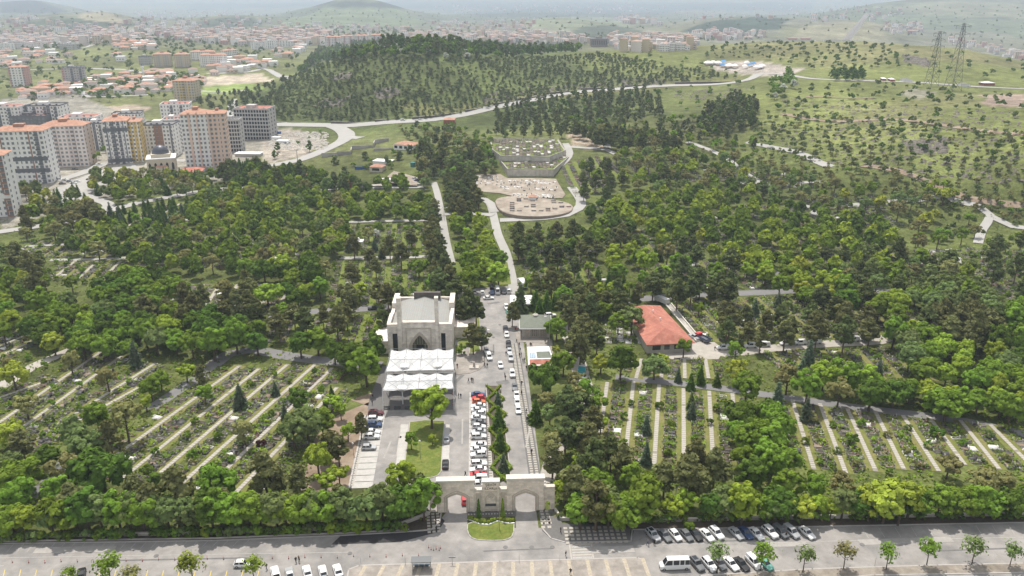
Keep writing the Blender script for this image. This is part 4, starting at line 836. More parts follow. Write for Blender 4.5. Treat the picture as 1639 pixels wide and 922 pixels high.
# ---- far wooded slopes: light trees
def light_tree(seed, kind):
    g = np.random.default_rng(seed)
    if kind == 'pine': c = pine_crown(seed, 5.4, 2.4, .6, 12, 7, 1.05)
    elif kind == 'tall': c = pine_crown(seed, 11, 2.8, 2.5, 18, 9, 1.15)
    elif kind == 'round': c = broad_crown(seed, 5.0, 2.6, .8, 12, 9, 1.05)
    elif kind == 'speck': c = broad_crown(seed, 9.5, 4.4, 1.2, 9, 4, 2.6)
    else: c = broad_crown(seed, 9.5, 4.2, 1.6, 16, 11, 1.5)
    return c
LIGHT = {k: [light_tree(100 + 7 * i + j, k) for i in range(4)] for j, k in enumerate(('pine', 'tall', 'round', 'big', 'speck'))}
LH = {'pine': 1.2, 'tall': 3, 'round': 1.2, 'big': 2}
FARMAT = {'hill_pine': 'pine', 'slope_tree': 'mid'}
def far_wood(name, stuff_name, label, group, regions, rmin, cat='tree', most=300):
    """regions: (polygon, spacing, {(light kind, tint): share}, tries, smin, smax)"""
    L = []; grid = {}
    for poly, sp, mix, tries, s0, s1 in regions:
        us = [p[0] for p in poly]; vs_ = [p[1] for p in poly]
        u = rng.uniform(min(us), max(us), tries * 3); v = rng.uniform(min(vs_), max(vs_), tries * 3); k = in_poly(u, v, poly); u, v = u[k][:tries], v[k][:tries]
        p = PA(u, v)
        cl = vnoise(p[:, 0] / 38, p[:, 1] / 38, 31) + .6 * vnoise(p[:, 0] / 14, p[:, 1] / 14, 32); drop = (cl < -.05) & (rng.random(len(p)) < .72) if sp < 20 else np.zeros(len(p), bool)
        for (x, y, z), dp in zip(p, drop):
            if dp: continue
            key = (int(x // sp), int(y // sp)); ok = True
            for i in (-1, 0, 1):
                for j in (-1, 0, 1):
                    for a, b_ in grid.get((sp, key[0] + i, key[1] + j), ()):
                        if (a - x) ** 2 + (b_ - y) ** 2 < sp * sp: ok = False
            if not ok: continue
            grid.setdefault((sp,) + key, []).append((x, y)); kd, tn = pick(mix); L.append((x, y, float(ground(x, y)), kd, tn, rng.uniform(s0, s1)))
    L.sort(key=lambda t_: t_[0] ** 2 + t_[1] ** 2 + (0 if t_[3] in ('big', 'tall') else 2e5))
    cache = {}
    by = {}
    for i, (x, y, z, kd, tn, s) in enumerate(L):
        j = i % 4
        if i < most:
            if (kd, j, tn) not in cache:
                q_ = LIGHT[kd][j]; mb = MB().tube([(0, 0, -.5), (0, 0, LH[kd] + 1.5)], [.22, .12], 4)
                v_ = np.r_[q_[0], np.array([tuple(p) for p in mb.v])]; nq = len(q_[1])
                f_ = np.r_[q_[1], np.array([f for f in mb.f if len(f) == 4]) + len(q_[0])]
                cache[(kd, j, tn)] = np_mesh(name, v_, f_, [LM[tn], M['bark']], [0] * nq + [1] * (len(f_) - nq))
            o = bpy.data.objects.new(name, cache[(kd, j, tn)]); o.location = (x, y, z); o.rotation_euler = (0, 0, (i * 2.4) % 6.28); o.scale = (s, s, s * rng.uniform(.85, 1.15)); link(o)
            PENDING.append((o, kd, tn, s, label, group, cat))
        else: by.setdefault((kd, tn), []).append((x, y, z, s, j))
    V, Q, MI, ml = [], [], [], []; n_ = 0
    for (kd, tn), items in by.items():
        if LM[tn] not in ml: ml.append(LM[tn])
        for x, y, z, s, j in items:
            q_ = LIGHT[kd][j]; a = rng.uniform(0, 6.283); c_, s_ = math.cos(a) * s, math.sin(a) * s
            V.append(np.c_[q_[0][:, 0] * c_ - q_[0][:, 1] * s_ + x, q_[0][:, 0] * s_ + q_[0][:, 1] * c_ + y, q_[0][:, 2] * s + z]); Q.append(q_[1] + n_); n_ += len(q_[0]); MI += [ml.index(LM[tn])] * len(q_[1])
    if V:
        o = bpy.data.objects.new(stuff_name, np_mesh(stuff_name, np.concatenate(V), np.concatenate(Q), ml, MI)); link(o); o['kind'] = 'stuff'
    print(name, len(L))
PENDING = []
pm = {('pine', 'pine'): 4, ('pine', 'deep'): .8, ('pine', 'grey'): 1, ('round', 'grey'): .6}
far_wood('hill_pine', 'hillside_wood', 'small {t} {k} on the wooded hill', 'young trees of the wooded hill', [
 ([(410,190),(420,160),(470,125),(500,98),(560,92),(700,95),(860,95),(960,88),(1010,95),(1100,112),(1180,125),(1080,135),(940,143),(850,158),(740,182),(690,190),(560,196)], 4.3, {('pine','hillpine'):3.5, ('pine','pine'):.5, ('round','scrub'):3, ('round','hillpine'):2}, 12000, .45, .98),
 ([(470,128),(510,84),(560,72),(640,66),(800,74),(930,80),(930,88),(760,97),(600,95),(505,104)], 6, {('tall','pine'):3, ('tall','hillpine'):1, ('big','deep'):2, ('big','mid'):.8, ('tall','deep'):1}, 1500, .85, 1.3),
 ([(520,82),(600,78),(600,96),(515,96)], 7, {('big','mid'):2, ('big','bright'):1.5}, 200, .9, 1.2), ([(625,88),(760,92),(755,98),(640,96)], 14, {('big','silver'):1}, 60, .75, 1.0),
 ([(790,185),(850,168),(930,152),(1050,150),(1060,185),(990,208),(900,208),(800,215)], 6.2, {('tall','hillpine'):3, ('tall','pine'):1.5, ('round','scrub'):1.5, ('big','deep'):.5}, 1500, .65, .95),
 ([(1120,215),(1130,180),(1175,160),(1212,168),(1205,205),(1150,222)], 5.5, {('tall','pine'):3, ('tall','hillpine'):2, ('tall','deep'):1}, 700, .75, 1.05),
 ([(985,205),(1120,190),(1130,222),(1240,235),(1200,242),(1100,235),(990,228)], 7.5, {('big','mid'):2, ('big','bright'):1, ('round','olive'):1, ('tall','pine'):1.5}, 700, .6, .9),
 ([(790,215),(900,208),(985,215),(900,222),(800,222)], 6.5, {('tall','pine'):3, ('pine','grey'):1}, 300, .6, .9),
 ([(640,205),(720,208),(788,225),(798,282),(740,280),(700,292),(668,262)], 5.5, {('round','mid'):2, ('round','scrub'):2, ('round','bright'):1, ('round','olive'):1, ('pine','hillpine'):1.5}, 900, .5, 1.0),
 ([(655,200),(720,205),(790,215),(790,228),(690,220)], 9, {('round','mid'):2, ('big','mid'):1, ('round','grey'):1, ('pine','pine'):1}, 260, .6, 1.0),
 ([(520,262),(660,240),(665,262),(560,285)], 11, {('round','mid'):2, ('pine','pine'):1}, 120, .7, 1.1),
], 0)
far_wood('slope_tree', 'slope_shrubs', 'small {t} {k} on the open grassy slope', 'shrubs and small trees of the grassy slope', [
 ([(1200,235),(1210,200),(1260,185),(1400,195),(1500,205),(1639,215),(1639,300),(1500,300),(1350,260)], 5.6, {('round','scrub'):3, ('round','olive'):1.6, ('round','grey'):1, ('round','deep'):.7}, 4200, .4, 1.1),
 ([(1200,180),(1260,140),(1400,135),(1639,148),(1639,215),(1500,205),(1400,195),(1260,190)], 12, {('round','scrub'):3, ('round','grey'):2, ('round','deep'):1}, 800, .45, 1.25),
 ([(1060,140),(1190,135),(1240,150),(1210,165),(1100,185)], 16, {('round','mid'):2, ('round','grey'):2}, 200, .6, 1.2),
 ([(1330,122),(1380,120),(1385,130),(1330,130)], 5, {('tall','deep'):1}, 120, .7, .9), ([(1225,138),(1262,120),(1275,140),(1240,165)], 8, {('big','mid'):1, ('big','silver'):.3}, 60, .7, 1.0),
 ([(1150,72),(1300,68),(1430,75),(1440,110),(1300,112),(1220,95),(1120,95)], 11, {('round','scrub'):3, ('round','deep'):1.5}, 1600, .5, 1.3),
 ([(1440,75),(1639,100),(1639,130),(1450,120)], 26, {('round','grey'):2, ('round','mid'):1}, 260, .8, 1.4),
 ([(960,90),(1110,95),(1190,122),(1050,120)], 15, {('round','grey'):2, ('round','mid'):2}, 260, .7, 1.2),
 ([(1230,238),(1330,262),(1480,298),(1639,325),(1639,375),(1560,335),(1440,312),(1300,300),(1180,262)], 5.2, {('round','olive'):2, ('round','scrub'):2, ('round','mid'):.7}, 1500, .4, .95),
 ([(1270,300),(1440,300),(1530,325),(1560,350),(1450,345),(1290,335)], 6, {('round','olive'):2, ('round','mid'):1}, 500, .35, .75),
 ([(905,200),(1000,205),(1110,225),(1230,240),(1190,262),(1000,240)], 6.5, {('round','mid'):2, ('round','olive'):2, ('big','mid'):.6}, 700, .5, .95),
 ([(1639,300),(1480,300),(1420,275),(1350,262),(1330,275),(1480,330),(1590,345),(1639,360)], 7, {('round','olive'):3, ('round','grey'):2}, 700, .6, 1.1),
], 0)
far_wood('town_tree', 'town_trees', '{t} {k} among the tiled village houses', 'trees among the village houses', [
 ([(60,160),(130,150),(120,128),(250,120),(320,125),(330,140),(260,160),(150,165)], 13, {('big','mid'):2, ('big','deep'):2, ('round','grey'):1}, 500, .6, 1.0),
 ([(0,95),(150,100),(310,118),(340,130),(200,150),(100,165),(0,165)], 19, {('big','deep'):1.5, ('big','grey'):2, ('round','mid'):1}, 600, .55, 1.0),
 ([(0,78),(180,62),(420,75),(480,90),(470,115),(330,110),(120,100)], 22, {('big','grey'):2, ('big','deep'):2, ('round','mid'):1}, 700, .6, 1.1),
 ([(270,160),(372,150),(420,150),(415,185),(372,190),(310,165)], 9, {('tall','pine'):2, ('pine','pine'):2}, 350, .6, .9),
 ([(380,150),(470,125),(430,175)], 10, {('pine','pine'):1}, 150, .8, 1.1),
 ([(140,240),(172,232),(172,262),(140,262)], 9, {('big','mid'):1}, 20, .7, .9),
 ([(440,212),(520,205),(520,250),(430,262)], 18, {('tall','deep'):1, ('round','mid'):1}, 30, .5, .8),
], 0)
far_wood('distant_tree', 'distant_woods', '{t} {k} far off', 'x', [
 ([(0,52),(420,48),(560,44),(680,50),(940,56),(1100,58),(1220,50),(1220,64),(1000,76),(700,70),(500,74),(250,70),(0,78)], 24, {('speck','deep'):1.5, ('speck','scrub'):3, ('speck','grey'):1}, 2800, .6, 1.15),
 ([(0,16),(420,14),(660,20),(1100,14),(1400,10),(1639,10),(1639,85),(1450,60),(1200,45),(900,50),(640,48),(420,48),(0,50)], 60, {('speck','deep'):1, ('speck','scrub'):4}, 2600, .5, 1.15),
], 0, most=0)
# ---- build the trees of the cemetery
SHOW = {}
TREES.sort(key=lambda t_: t_[0] ** 2 + t_[1] ** 2)
cnt = {}; rest = []
for x, y, kind, tn, s, place in TREES:
    name, cat = KIND[kind]; cnt[name] = cnt.get(name, 0) + 1
    if cnt[name] > 300: rest.append((x, y, kind, tn, s)); continue
    i = int((x * 13.7 + y * 7.3) % len(VAR[kind])); cm, tmesh = meshes(kind, i, tn); z = float(ground(x, y))
    o = thing(name, None, cat, (x, y, z), (x * 3.1 + y) % 6.283, None, (s, s * (1 + .1 * math.sin(x)), s * (1 + .1 * math.cos(y * 3))))
    link(bpy.data.objects.new('crown', cm), o); link(bpy.data.objects.new('trunk', tmesh), o)
    PENDING.append((o, kind, tn, s, '{t} {k} ' + place, None, cat))
print('trees', cnt, 'rest', len(rest))
if rest:
    LT = {'maple': 'big', 'loose': 'big', 'round': 'round', 'pine': 'tall', 'spruce': 'pine', 'bush': 'round', 'cypress': 'pine', 'young': 'round'}
    V, Q, MI, ml = [], [], [], []; n_ = 0
    for x, y, kind, tn, s in rest:
        if LM[tn] not in ml: ml.append(LM[tn])
        q_ = VAR[kind][0][0]; keep = rng.random(len(q_[1])) < .16
        vv = q_[0].reshape(-1, 4, 3)[keep]; cc = vv.mean(1, keepdims=True); vv = (cc + (vv - cc) * 2.25).reshape(-1, 3)
        a = rng.uniform(0, 6.283); c_, s_ = math.cos(a) * s, math.sin(a) * s
        V.append(np.c_[vv[:, 0] * c_ - vv[:, 1] * s_ + x, vv[:, 0] * s_ + vv[:, 1] * c_ + y, vv[:, 2] * s + float(ground(x, y))])
        Q.append(np.arange(len(vv)).reshape(-1, 4) + n_); n_ += len(vv); MI += [ml.index(LM[tn])] * (len(vv) // 4)
    o = bpy.data.objects.new('grove_foliage', np_mesh('grove_foliage', np.concatenate(V), np.concatenate(Q), ml, MI)); link(o); o['kind'] = 'stuff'
# labels: look, place, and where several are alike their order along the picture
ORD = 'first second third fourth fifth sixth seventh eighth ninth tenth eleventh twelfth thirteenth fourteenth fifteenth sixteenth seventeenth eighteenth nineteenth twentieth'.split()
TENS = {2: 'twenty', 3: 'thirty', 4: 'forty', 5: 'fifty', 6: 'sixty', 7: 'seventy', 8: 'eighty', 9: 'ninety'}
def ordinal(n_):
    if n_ <= 20: return ORD[n_ - 1]
    if n_ >= 100: return ('one-hundred-and-' if n_ < 200 else 'two-hundred-and-' if n_ < 300 else 'three-hundred-and-') + (ordinal(n_ % 100) if n_ % 100 else 'zeroth')
    return TENS[n_ // 10] + ('-' + ORD[n_ % 10 - 1] if n_ % 10 else 'th').replace('tyth', 'tieth')
LW = {'pine': 'pine', 'tall': 'tall pine', 'round': 'shrub tree', 'big': 'leafy tree'}
def settle():
    g = {}
    for o, kind, tn, s, lab, grp, cat in PENDING:
        size = 'large ' if s > 1.08 else 'small ' if s < .82 else ''
        if 'small' in lab: size = ''
        k = WORD.get(kind) if o.type == 'EMPTY' else LW[kind]
        if 'small' in k: size = ''
        lab = lab.format(t=size + LEAF[tn][0], k=k); g.setdefault(lab, []).append((o, grp, cat, kind))
    for lab, items in g.items():
        items.sort(key=lambda it: project(*it[0].location)[0])
        for i, (o, grp, cat, kind) in enumerate(items):
            l = lab if len(items) == 1 else f'{ordinal(i + 1)} from left of each {lab}'.replace('of each', 'among every')
            if len(items) > 1: l = f'{lab}, {ordinal(i + 1)}-from-left of these'
            tag(o, l, cat, grp or (KIND[kind][0].replace('_', ' ') + 's of the cemetery' if kind in KIND else None))
settle()
# ------------------------------------------------------------------ buildings of the cemetery
def Pz(u, v, z):
    a, b, c = ray(u, v); k = (z - H) / c; return Vector((float(a * k), float(b * k), z))
class Frame:
    """local frame on the ground from two picture points: x along them, y away from the viewer"""
    def __init__(s, pa, pb):
        s.o = P(*pa); b = P(*pb); d = b - s.o; d.z = 0; s.len = d.length; s.rz = math.atan2(d.y, d.x); s.d = d.normalized(); s.pa, s.pb = pa, pb
    def x(s, u):
        """local x of picture column u on the base line"""
        v = s.pa[1] + (s.pb[1] - s.pa[1]) * (u - s.pa[0]) / (s.pb[0] - s.pa[0]); return (P(u, v) - s.o).dot(s.d)
    def h(s, u, v):
        vb = s.pa[1] + (s.pb[1] - s.pa[1]) * (u - s.pa[0]) / (s.pb[0] - s.pa[0]); return height_at(P(u, vb), v)
    def loc(s, w):
        q_ = Vector(w) - s.o; return Vector((q_.x * s.d.x + q_.y * s.d.y, -q_.x * s.d.y + q_.y * s.d.x, q_.z))
    def thing(s, name, label, cat, group=None): return thing(name, label, cat, s.o, s.rz, group)
def block_mat(name, col, bw=1.3, bh=.55, mortar=.82, var=.12):
    m = bpy.data.materials.new(name); m.use_nodes = True; t = m.node_tree; b = t.nodes['Principled BSDF']; b.inputs['Roughness'].default_value = .85; b.inputs['Specular IOR Level'].default_value = .2
    tc = t.nodes.new('ShaderNodeTexCoord'); sp = t.nodes.new('ShaderNodeSeparateXYZ'); ad = t.nodes.new('ShaderNodeMath'); cb = t.nodes.new('ShaderNodeCombineXYZ')
    t.links.new(tc.outputs['Object'], sp.inputs[0]); t.links.new(sp.outputs[0], ad.inputs[0]); t.links.new(sp.outputs[1], ad.inputs[1]); t.links.new(ad.outputs[0], cb.inputs[0]); t.links.new(sp.outputs[2], cb.inputs[1])
    br = t.nodes.new('ShaderNodeTexBrick'); br.inputs['Scale'].default_value = 1; br.inputs['Brick Width'].default_value = bw; br.inputs['Row Height'].default_value = bh; br.inputs['Mortar Size'].default_value = .02
    c = np.array(col); br.inputs['Color1'].default_value = (*(c * (1 + var)), 1); br.inputs['Color2'].default_value = (*(c * (1 - var)), 1); br.inputs['Mortar'].default_value = (*(c * mortar), 1)
    t.links.new(cb.outputs[0], br.inputs['Vector'])
    nz = t.nodes.new('ShaderNodeTexNoise'); nz.inputs['Scale'].default_value = .5; nz.inputs['Detail'].default_value = 7; t.links.new(tc.outputs['Object'], nz.inputs['Vector'])
    mr = t.nodes.new('ShaderNodeMapRange'); mr.inputs[1].default_value = .3; mr.inputs[2].default_value = .7; mr.inputs[3].default_value = .8; mr.inputs[4].default_value = 1.15; t.links.new(nz.outputs[0], mr.inputs[0])
    mx_ = t.nodes.new('ShaderNodeMix'); mx_.data_type = 'RGBA'; mx_.blend_type = 'MULTIPLY'; mx_.inputs[0].default_value = 1; t.links.new(br.outputs[0], mx_.inputs[6]); t.links.new(mr.outputs[0], mx_.inputs[7]); t.links.new(mx_.outputs[2], b.inputs['Base Color'])
    return m
M['ashlar'] = block_mat('ashlar_limestone', (.68, .595, .50), mortar=.84)
M['ashlar2'] = block_mat('ashlar_pale', (.68, .615, .54), 1.2, .6)
def arch_pts(x0, x1, zs, za, n_=6, k=.62):
    """pointed arch from (x0, zs) over the apex to (x1, zs)"""
    xm = (x0 + x1) / 2; L = []
    for i in range(n_ + 1):
        s = i / n_; L.append((x0 + (xm - x0) * (s ** 1.35), zs + (za - zs) * (1 - (1 - s) ** 1.5) * (k + (1 - k) * s)))
    L[-1] = (xm, za); return L + [(x0 + x1 - x, z) for x, z in reversed(L[:-1])]
def arch_wall(mb, xa, xb, top, x0, x1, zs, za, y0, y1, m=0, zb=0):
    A = arch_pts(x0, x1, zs, za); mid = len(A) // 2
    mb.prism_y([(xa, zb), (x0, zb)] + A[:mid + 1] + [(A[mid][0], top), (xa, top)], y0, y1, m)
    mb.prism_y([(A[mid][0], top)] + A[mid:] + [(x1, zb), (xb, zb), (xb, top)], y0, y1, m)
def arch_band(mb, x0, x1, zs, za, w_, y0, y1, m=0, zb=0):
    I = [(x0, zb)] + arch_pts(x0, x1, zs, za) + [(x1, zb)]; O = [(x0 - w_, zb)] + arch_pts(x0 - w_, x1 + w_, zs + w_ * .3, za + w_ * 1.2) + [(x1 + w_, zb)]
    for i in range(len(I) - 1): mb.prism_y([I[i], O[i], O[i + 1], I[i + 1]], y0, y1, m)
def text_mesh(txt, size, m, parent, loc, name='lettering', depth=.03):
    cu = bpy.data.curves.new(name, 'FONT'); cu.body = txt; cu.size = size; cu.align_x = 'CENTER'; cu.extrude = depth; cu.resolution_u = 2
    o = bpy.data.objects.new(name, cu); COL.objects.link(o); dg = bpy.context.evaluated_depsgraph_get(); me = bpy.data.meshes.new_from_object(o.evaluated_get(dg))
    bpy.data.objects.remove(o); bpy.data.curves.remove(cu); me.materials.clear(); me.materials.append(m)
    ob = bpy.data.objects.new(name, me); link(ob, parent); ob.location = loc; ob.rotation_euler = (R(90), 0, 0); return ob
# ---- gate
F = Frame((702, 820.5), (869, 816.4)); X, Hh = F.x, F.h
gate = F.thing('cemetery_gate', 'monumental pale stone gate with two pointed arches and an inscribed middle block', 'gate')
D = 1.5; ht = Hh(730, 772.2)
for ua, ub, o0, o1, sp, ap in ((701, 760, 717, 746.5, 797, 791.3), (811.5, 870, 825, 856.5, 795, 788.5)):
    mb = MB(); h_ = ht if ua < 800 else Hh(840, 768.5)
    arch_wall(mb, X(ua), X(ub), h_, X(o0), X(o1), Hh((o0 + o1) / 2, sp), Hh((o0 + o1) / 2, ap), 0, D)
    tw = mb.build('arch_tower', M['ashlar'], gate)
    mb = MB(); arch_band(mb, X(o0), X(o1), Hh((o0 + o1) / 2, sp), Hh((o0 + o1) / 2, ap), .42, -.16, -.002); arch_band(mb, X(o0) - .6, X(o1) + .6, Hh((o0 + o1) / 2, sp) + .2, Hh((o0 + o1) / 2, ap) + .75, .25, -.08, -.001)
    mb.build('arch_moulding', M['stone2'], tw)
    mb = MB(); mb.box(X(ua), X(ua) + .7, -.1, -.001, 0, h_ - .02).box(X(ub) - .7, X(ub), -.1, -.001, 0, h_ - .02); mb.build('corner_pilaster', M['ashlar'], tw)
    MB().box(X(ua) - .2, X(ub) + .2, -.25, D + .2, h_ + .002, h_ + .6).build('coping', M['coping'], tw)
for ua, ub, v in ((760, 772.5, 785.5), (799.5, 811.5, 784)):
    mb = MB(); h_ = Hh((ua + ub) / 2, v + 1.5); mb.box(X(ua) + .002, X(ub) - .002, .25, 1.25, 0, h_); lw = mb.build('low_wall', M['ashlar'], gate)
    MB().box(X(ua) + .01, X(ub) - .01, .1, 1.4, h_ + .002, h_ + .4).build('coping', M['coping'], lw)
    MB().box(X(ua) + .35, X(ub) - .35, .19, .249, .6, h_ - .6).build('panel', M['stone2'], lw)
cb_h = Hh(786, 772.5)
mb = MB(); x0, x1 = X(772.5), X(799.5); mb.box(x0, x0 + .55, -.1, 1.3, 0, cb_h - .002).box(x1 - .55, x1, -.1, 1.3, 0, cb_h - .002).box(x0 + .551, x1 - .551, .12, 1.3, 0, cb_h - 2.1).box(x0 + .551, x1 - .551, -.06, 1.3, cb_h - 2.098, cb_h - .001)
cb = mb.build('inscription_block', M['ashlar'], gate)
MB().box(x0 - .12, x1 + .12, -.22, 1.45, cb_h + .002, cb_h + .4).build('coping', M['coping'], cb)
zt = cb_h - 2.4; xm = (x0 + x1) / 2
mb = MB(); arch_band(mb, xm - 1.15, xm + 1.15, zt - 2.0, zt - .55, .16, .04, .119, zb=zt - 3.4); mb.box(xm - 1.5, xm + 1.5, .05, .118, zt - .3, zt - .15).box(xm - 1.5, xm + 1.5, .05, .118, .3, .5).build('niche_frame', M['stone2'], cb)
mb = MB()
for k in range(12):
    a0, a1 = k * math.pi / 6, (k + 1) * math.pi / 6
    mb.prism_y([(xm + .62 * math.cos(a0), zt - 1.5 + .62 * math.sin(a0)), (xm + .62 * math.cos(a1), zt - 1.5 + .62 * math.sin(a1)), (xm + .5 * math.cos(a1), zt - 1.5 + .5 * math.sin(a1)), (xm + .5 * math.cos(a0), zt - 1.5 + .5 * math.sin(a0))], .03, .117)
mb.prism_y([(xm - .3, zt - 1.75), (xm + .3, zt - 1.75), (xm, zt - 1.1)], .06, .116); mb.build('medallion', M['stone2'], cb)
pz = Hh(786, 810.5); MB().box(X(777), X(794), .05, .119, pz, pz + .72).build('plaque', M['steel_dark'], cb)
M['letter'] = mat('carved_letter', (.07, .06, .05), .8)
text_mesh('ŞEHİR', .95, M['letter'], cb, (xm, -.07, cb_h - .92)); text_mesh('MEZARLIĞI', .9, M['letter'], cb, (xm, -.07, cb_h - 1.9))
for ua, ub, a0, a1, tv, av in ((688, 701, 690, 699.5, 784, 806), (870, 887.5, 872, 881, 782, 802)):
    mb = MB(); h_ = Hh((ua + ub) / 2, tv); arch_wall(mb, X(ua) + .002, X(ub) - .002, h_, X(a0), X(a1), Hh((a0 + a1) / 2, av + 4), Hh((a0 + a1) / 2, av), .25, 1.15)
    lw = mb.build('side_arch_wall', M['ashlar'], gate); MB().box(X(ua) + .01, X(ub), .12, 1.3, h_ + .002, h_ + .4).build('coping', M['coping'], lw)
# ---- perimeter walls
def wall_line(name, label, cat, pts, h, w_=.35, m='stone', cope='coping', ch=.12, posts=0):
    p = [P(*q_) for q_ in pts]; t_ = thing(name, label, cat, p[0]); mb, mc = MB(), MB()
    for a, c in zip(p[:-1], p[1:]):
        d = c - a; d.z = 0; l = d.length; d.normalize(); n_ = Vector((-d.y, d.x, 0)); mid = (a + c) / 2 - p[0]; z = min(a.z, c.z) - p[0].z
        mb.obox((mid.x, mid.y), d, n_, l / 2, w_ / 2, z - .4, z + h); mc.obox((mid.x, mid.y), d, n_, l / 2 + .01, w_ / 2 + .08, z + h + .002, z + h + ch)
    mb.build('wall_body', M[m], t_); mc.build('coping', M[cope], t_); return t_
wall_line('perimeter_wall', 'long low stone wall with pale coping under the roadside trees left of the gate'.replace(' left of the gate', ' between cemetery and street kerb'), 'wall', [(-250,866),(0,861.5),(340,855.5),(540,848.5),(640,842),(688,824)], .8)
wall_line('perimeter_wall', 'low stone wall with pale coping behind the row of parked cars', 'wall', [(888,818),(898,833),(1010,836),(1300,830),(1639,825),(1900,815)], .8)
wall_line('road_edge_wall', 'very low dark wall along the street edge below the trees', 'wall', [(-250,878),(0,869.5),(345,864.5),(545,856.5),(655,850.5)], .55, .3, 'wall_dark', 'concrete', .08)
# ---- funeral mosque
F = Frame((622, 570), (724.5, 569)); X, Hh = F.x, F.h
mosque = F.thing('mosque', 'pale stone funeral mosque with pointed portal, four-square pylons and grey sheet roof', 'mosque')
hf = Hh(673, 523); W_ = F.len; Dp = F.loc(Pz(673, 478, hf)).y
xc0, xc1 = X(646), X(698); hc = Hh(673, 517)
mb = MB(); pa0, pa1 = X(660.5), X(685.5)
for a, b_ in ((0, X(638.5)), (X(704), W_)):   # wings beside the pylons, each with a tall window slot
    w0, w1 = (X(630), X(637.8)) if a == 0 else (X(707), X(714)); zb, zt = Hh(634, 563), Hh(634, 534)
    mb.box(a, w0, 0, 1, 0, hf).box(w1, b_, 0, 1, 0, hf).box(w0 + .001, w1 - .001, 0, 1, zt, hf - .001).box(w0 + .001, w1 - .001, 0, 1, 0, zb)
mb.box(0, .9, 1.001, Dp, 0, hf - .6).box(W_ - .9, W_, 1.001, Dp, 0, hf - .6).box(.901, W_ - .901, Dp - .9, Dp, 0, hf + .8)
wl = mb.build('wall', M['ashlar2'], mosque)
MB().box(X(630), X(637.8), .5, .6, Hh(634, 563), Hh(634, 534)).build('window', M['glass'], mosque); MB().box(X(707), X(714), .5, .6, Hh(634, 563), Hh(634, 534)).build('window', M['glass'], mosque)
mb = MB(); arch_wall(mb, xc0, xc1, hc, pa0, pa1, Hh(673, 553), Hh(673, 536), -.35, .9); portal = mb.build('portal', M['ashlar2'], mosque)
mb = MB(); arch_band(mb, pa0, pa1, Hh(673, 553), Hh(673, 536), .55, -.55, -.352); arch_band(mb, pa0 - .56, pa1 + .56, Hh(673, 553), Hh(673, 536) + .65, .5, -.46, -.351)
zf = Hh(673, 524); mb.box(X(651.5), X(652.6), -.5, -.353, 0, zf).box(X(690.6), X(691.7), -.5, -.353, 0, zf).box(X(652.61), X(690.59), -.5, -.353, zf - .4, zf); mb.build('portal_moulding', M['stone2'], portal)
M['door_glass'] = mat('greenish_glazing', (.12, .125, .085), .4)
mb = MB(); A = [(pa0, 0)] + arch_pts(pa0, pa1, Hh(673, 553), Hh(673, 536)) + [(pa1, 0)]; mb.prism_y(A, .55, .6); gl = mb.build('glazing', M['door_glass'], portal)
mb = MB()
for k in range(1, 6): x = pa0 + (pa1 - pa0) * k / 6; mb.box(x - .06, x + .06, .5, .548, 0, Hh(673, 545 - 4 * (2 - abs(k - 3))))
mb.box(pa0, pa1, .47, .499, Hh(673, 553), Hh(673, 553) + .15).build('mullion', M['stone2'], portal)
MB().box((pa0 + pa1) / 2 - 1.25, (pa0 + pa1) / 2 + 1.25, .44, .5, 0, Hh(673, 552.5)).build('door', M['dark'], portal)
hp = Hh(642, 478)
for ua, ub in ((638.7, 645.8), (698.2, 703.8)):
    MB().box(X(ua), X(ub), -.6, 1.4, 0, hp).build('pylon', M['ashlar2'], mosque); MB().box(X(ua) - .05, X(ub) + .05, -.65, 1.45, hp + .002, hp + .3).build('pylon_cap', M['coping'], mosque)
mb = MB(); xm = W_ / 2; zr, ze = hf + 1.9, hf - .6                      # shallow gable of standing-seam sheet
mb.add([(1.2, 1.4, ze), (xm, 1.4, zr), (W_ - 1.2, 1.4, ze), (1.2, Dp - 1, ze), (xm, Dp - 1, zr), (W_ - 1.2, Dp - 1, ze)], [(0, 1, 4, 3), (1, 2, 5, 4), (0, 3, 5, 2), (0, 2, 1), (3, 4, 5)])
rf = mb.build('roof', M['roof_sheet'], mosque); mb = MB()
for k in range(1, 24):
    x = 1.2 + (W_ - 2.4) * k / 24; z = ze + (zr - ze) * (1 - abs(x - xm) / (xm - 1.2)); mb.box(x - .04, x + .04, 1.45, Dp - 1.1, z - .05, z + .09)
mb.build('seam', M['metal'], rf)
mb = MB(); mb.box(0, X(638.6), -.1, 1.3, hf + .002, hf + 1.0).box(X(704.1), W_, -.1, 1.3, hf + .002, hf + 1.0).box(xc0, xc1, -.5, 1.1, hc + .002, hc + .5)
for s in (0, 1):
    a, b_ = (-.1, 1.1) if s == 0 else (W_ - 1.1, W_ + .1)
    mb.box(a, b_, 1.301, Dp * .38, hf - .59, hf + 1.0).box(a, b_, Dp * .4, Dp * .62, hf - .59, hf + .3).box(a + (0 if s == 0 else -.6), b_ + (.6 if s == 0 else 0), Dp * .63, Dp + .1, hf - .59, hf + 2.2)
mb.build('parapet', M['ashlar2'], mosque)
MB().box(X(655), X(700), Dp - 2.8, Dp - 1.2, hf + .9, hf + 3.4).build('rear_parapet', M['wall_dark'], mosque)
mb = MB(); mb.box(-5.2, -.02, 2, 14, 0, 4.5).box(-5.4, -.01, 1.6, 14.2, 4.502, 5.0); mb.build('side_annex', M['ashlar2'], mosque)
mb = MB(); mb.box(W_ + .02, W_ + 7, Dp * .55, Dp, 0, 4.2).box(W_ + .01, W_ + 7.5, Dp * .53, Dp + .3, 4.202, 4.7); mb.build('side_annex', M['ashlar2'], mosque)
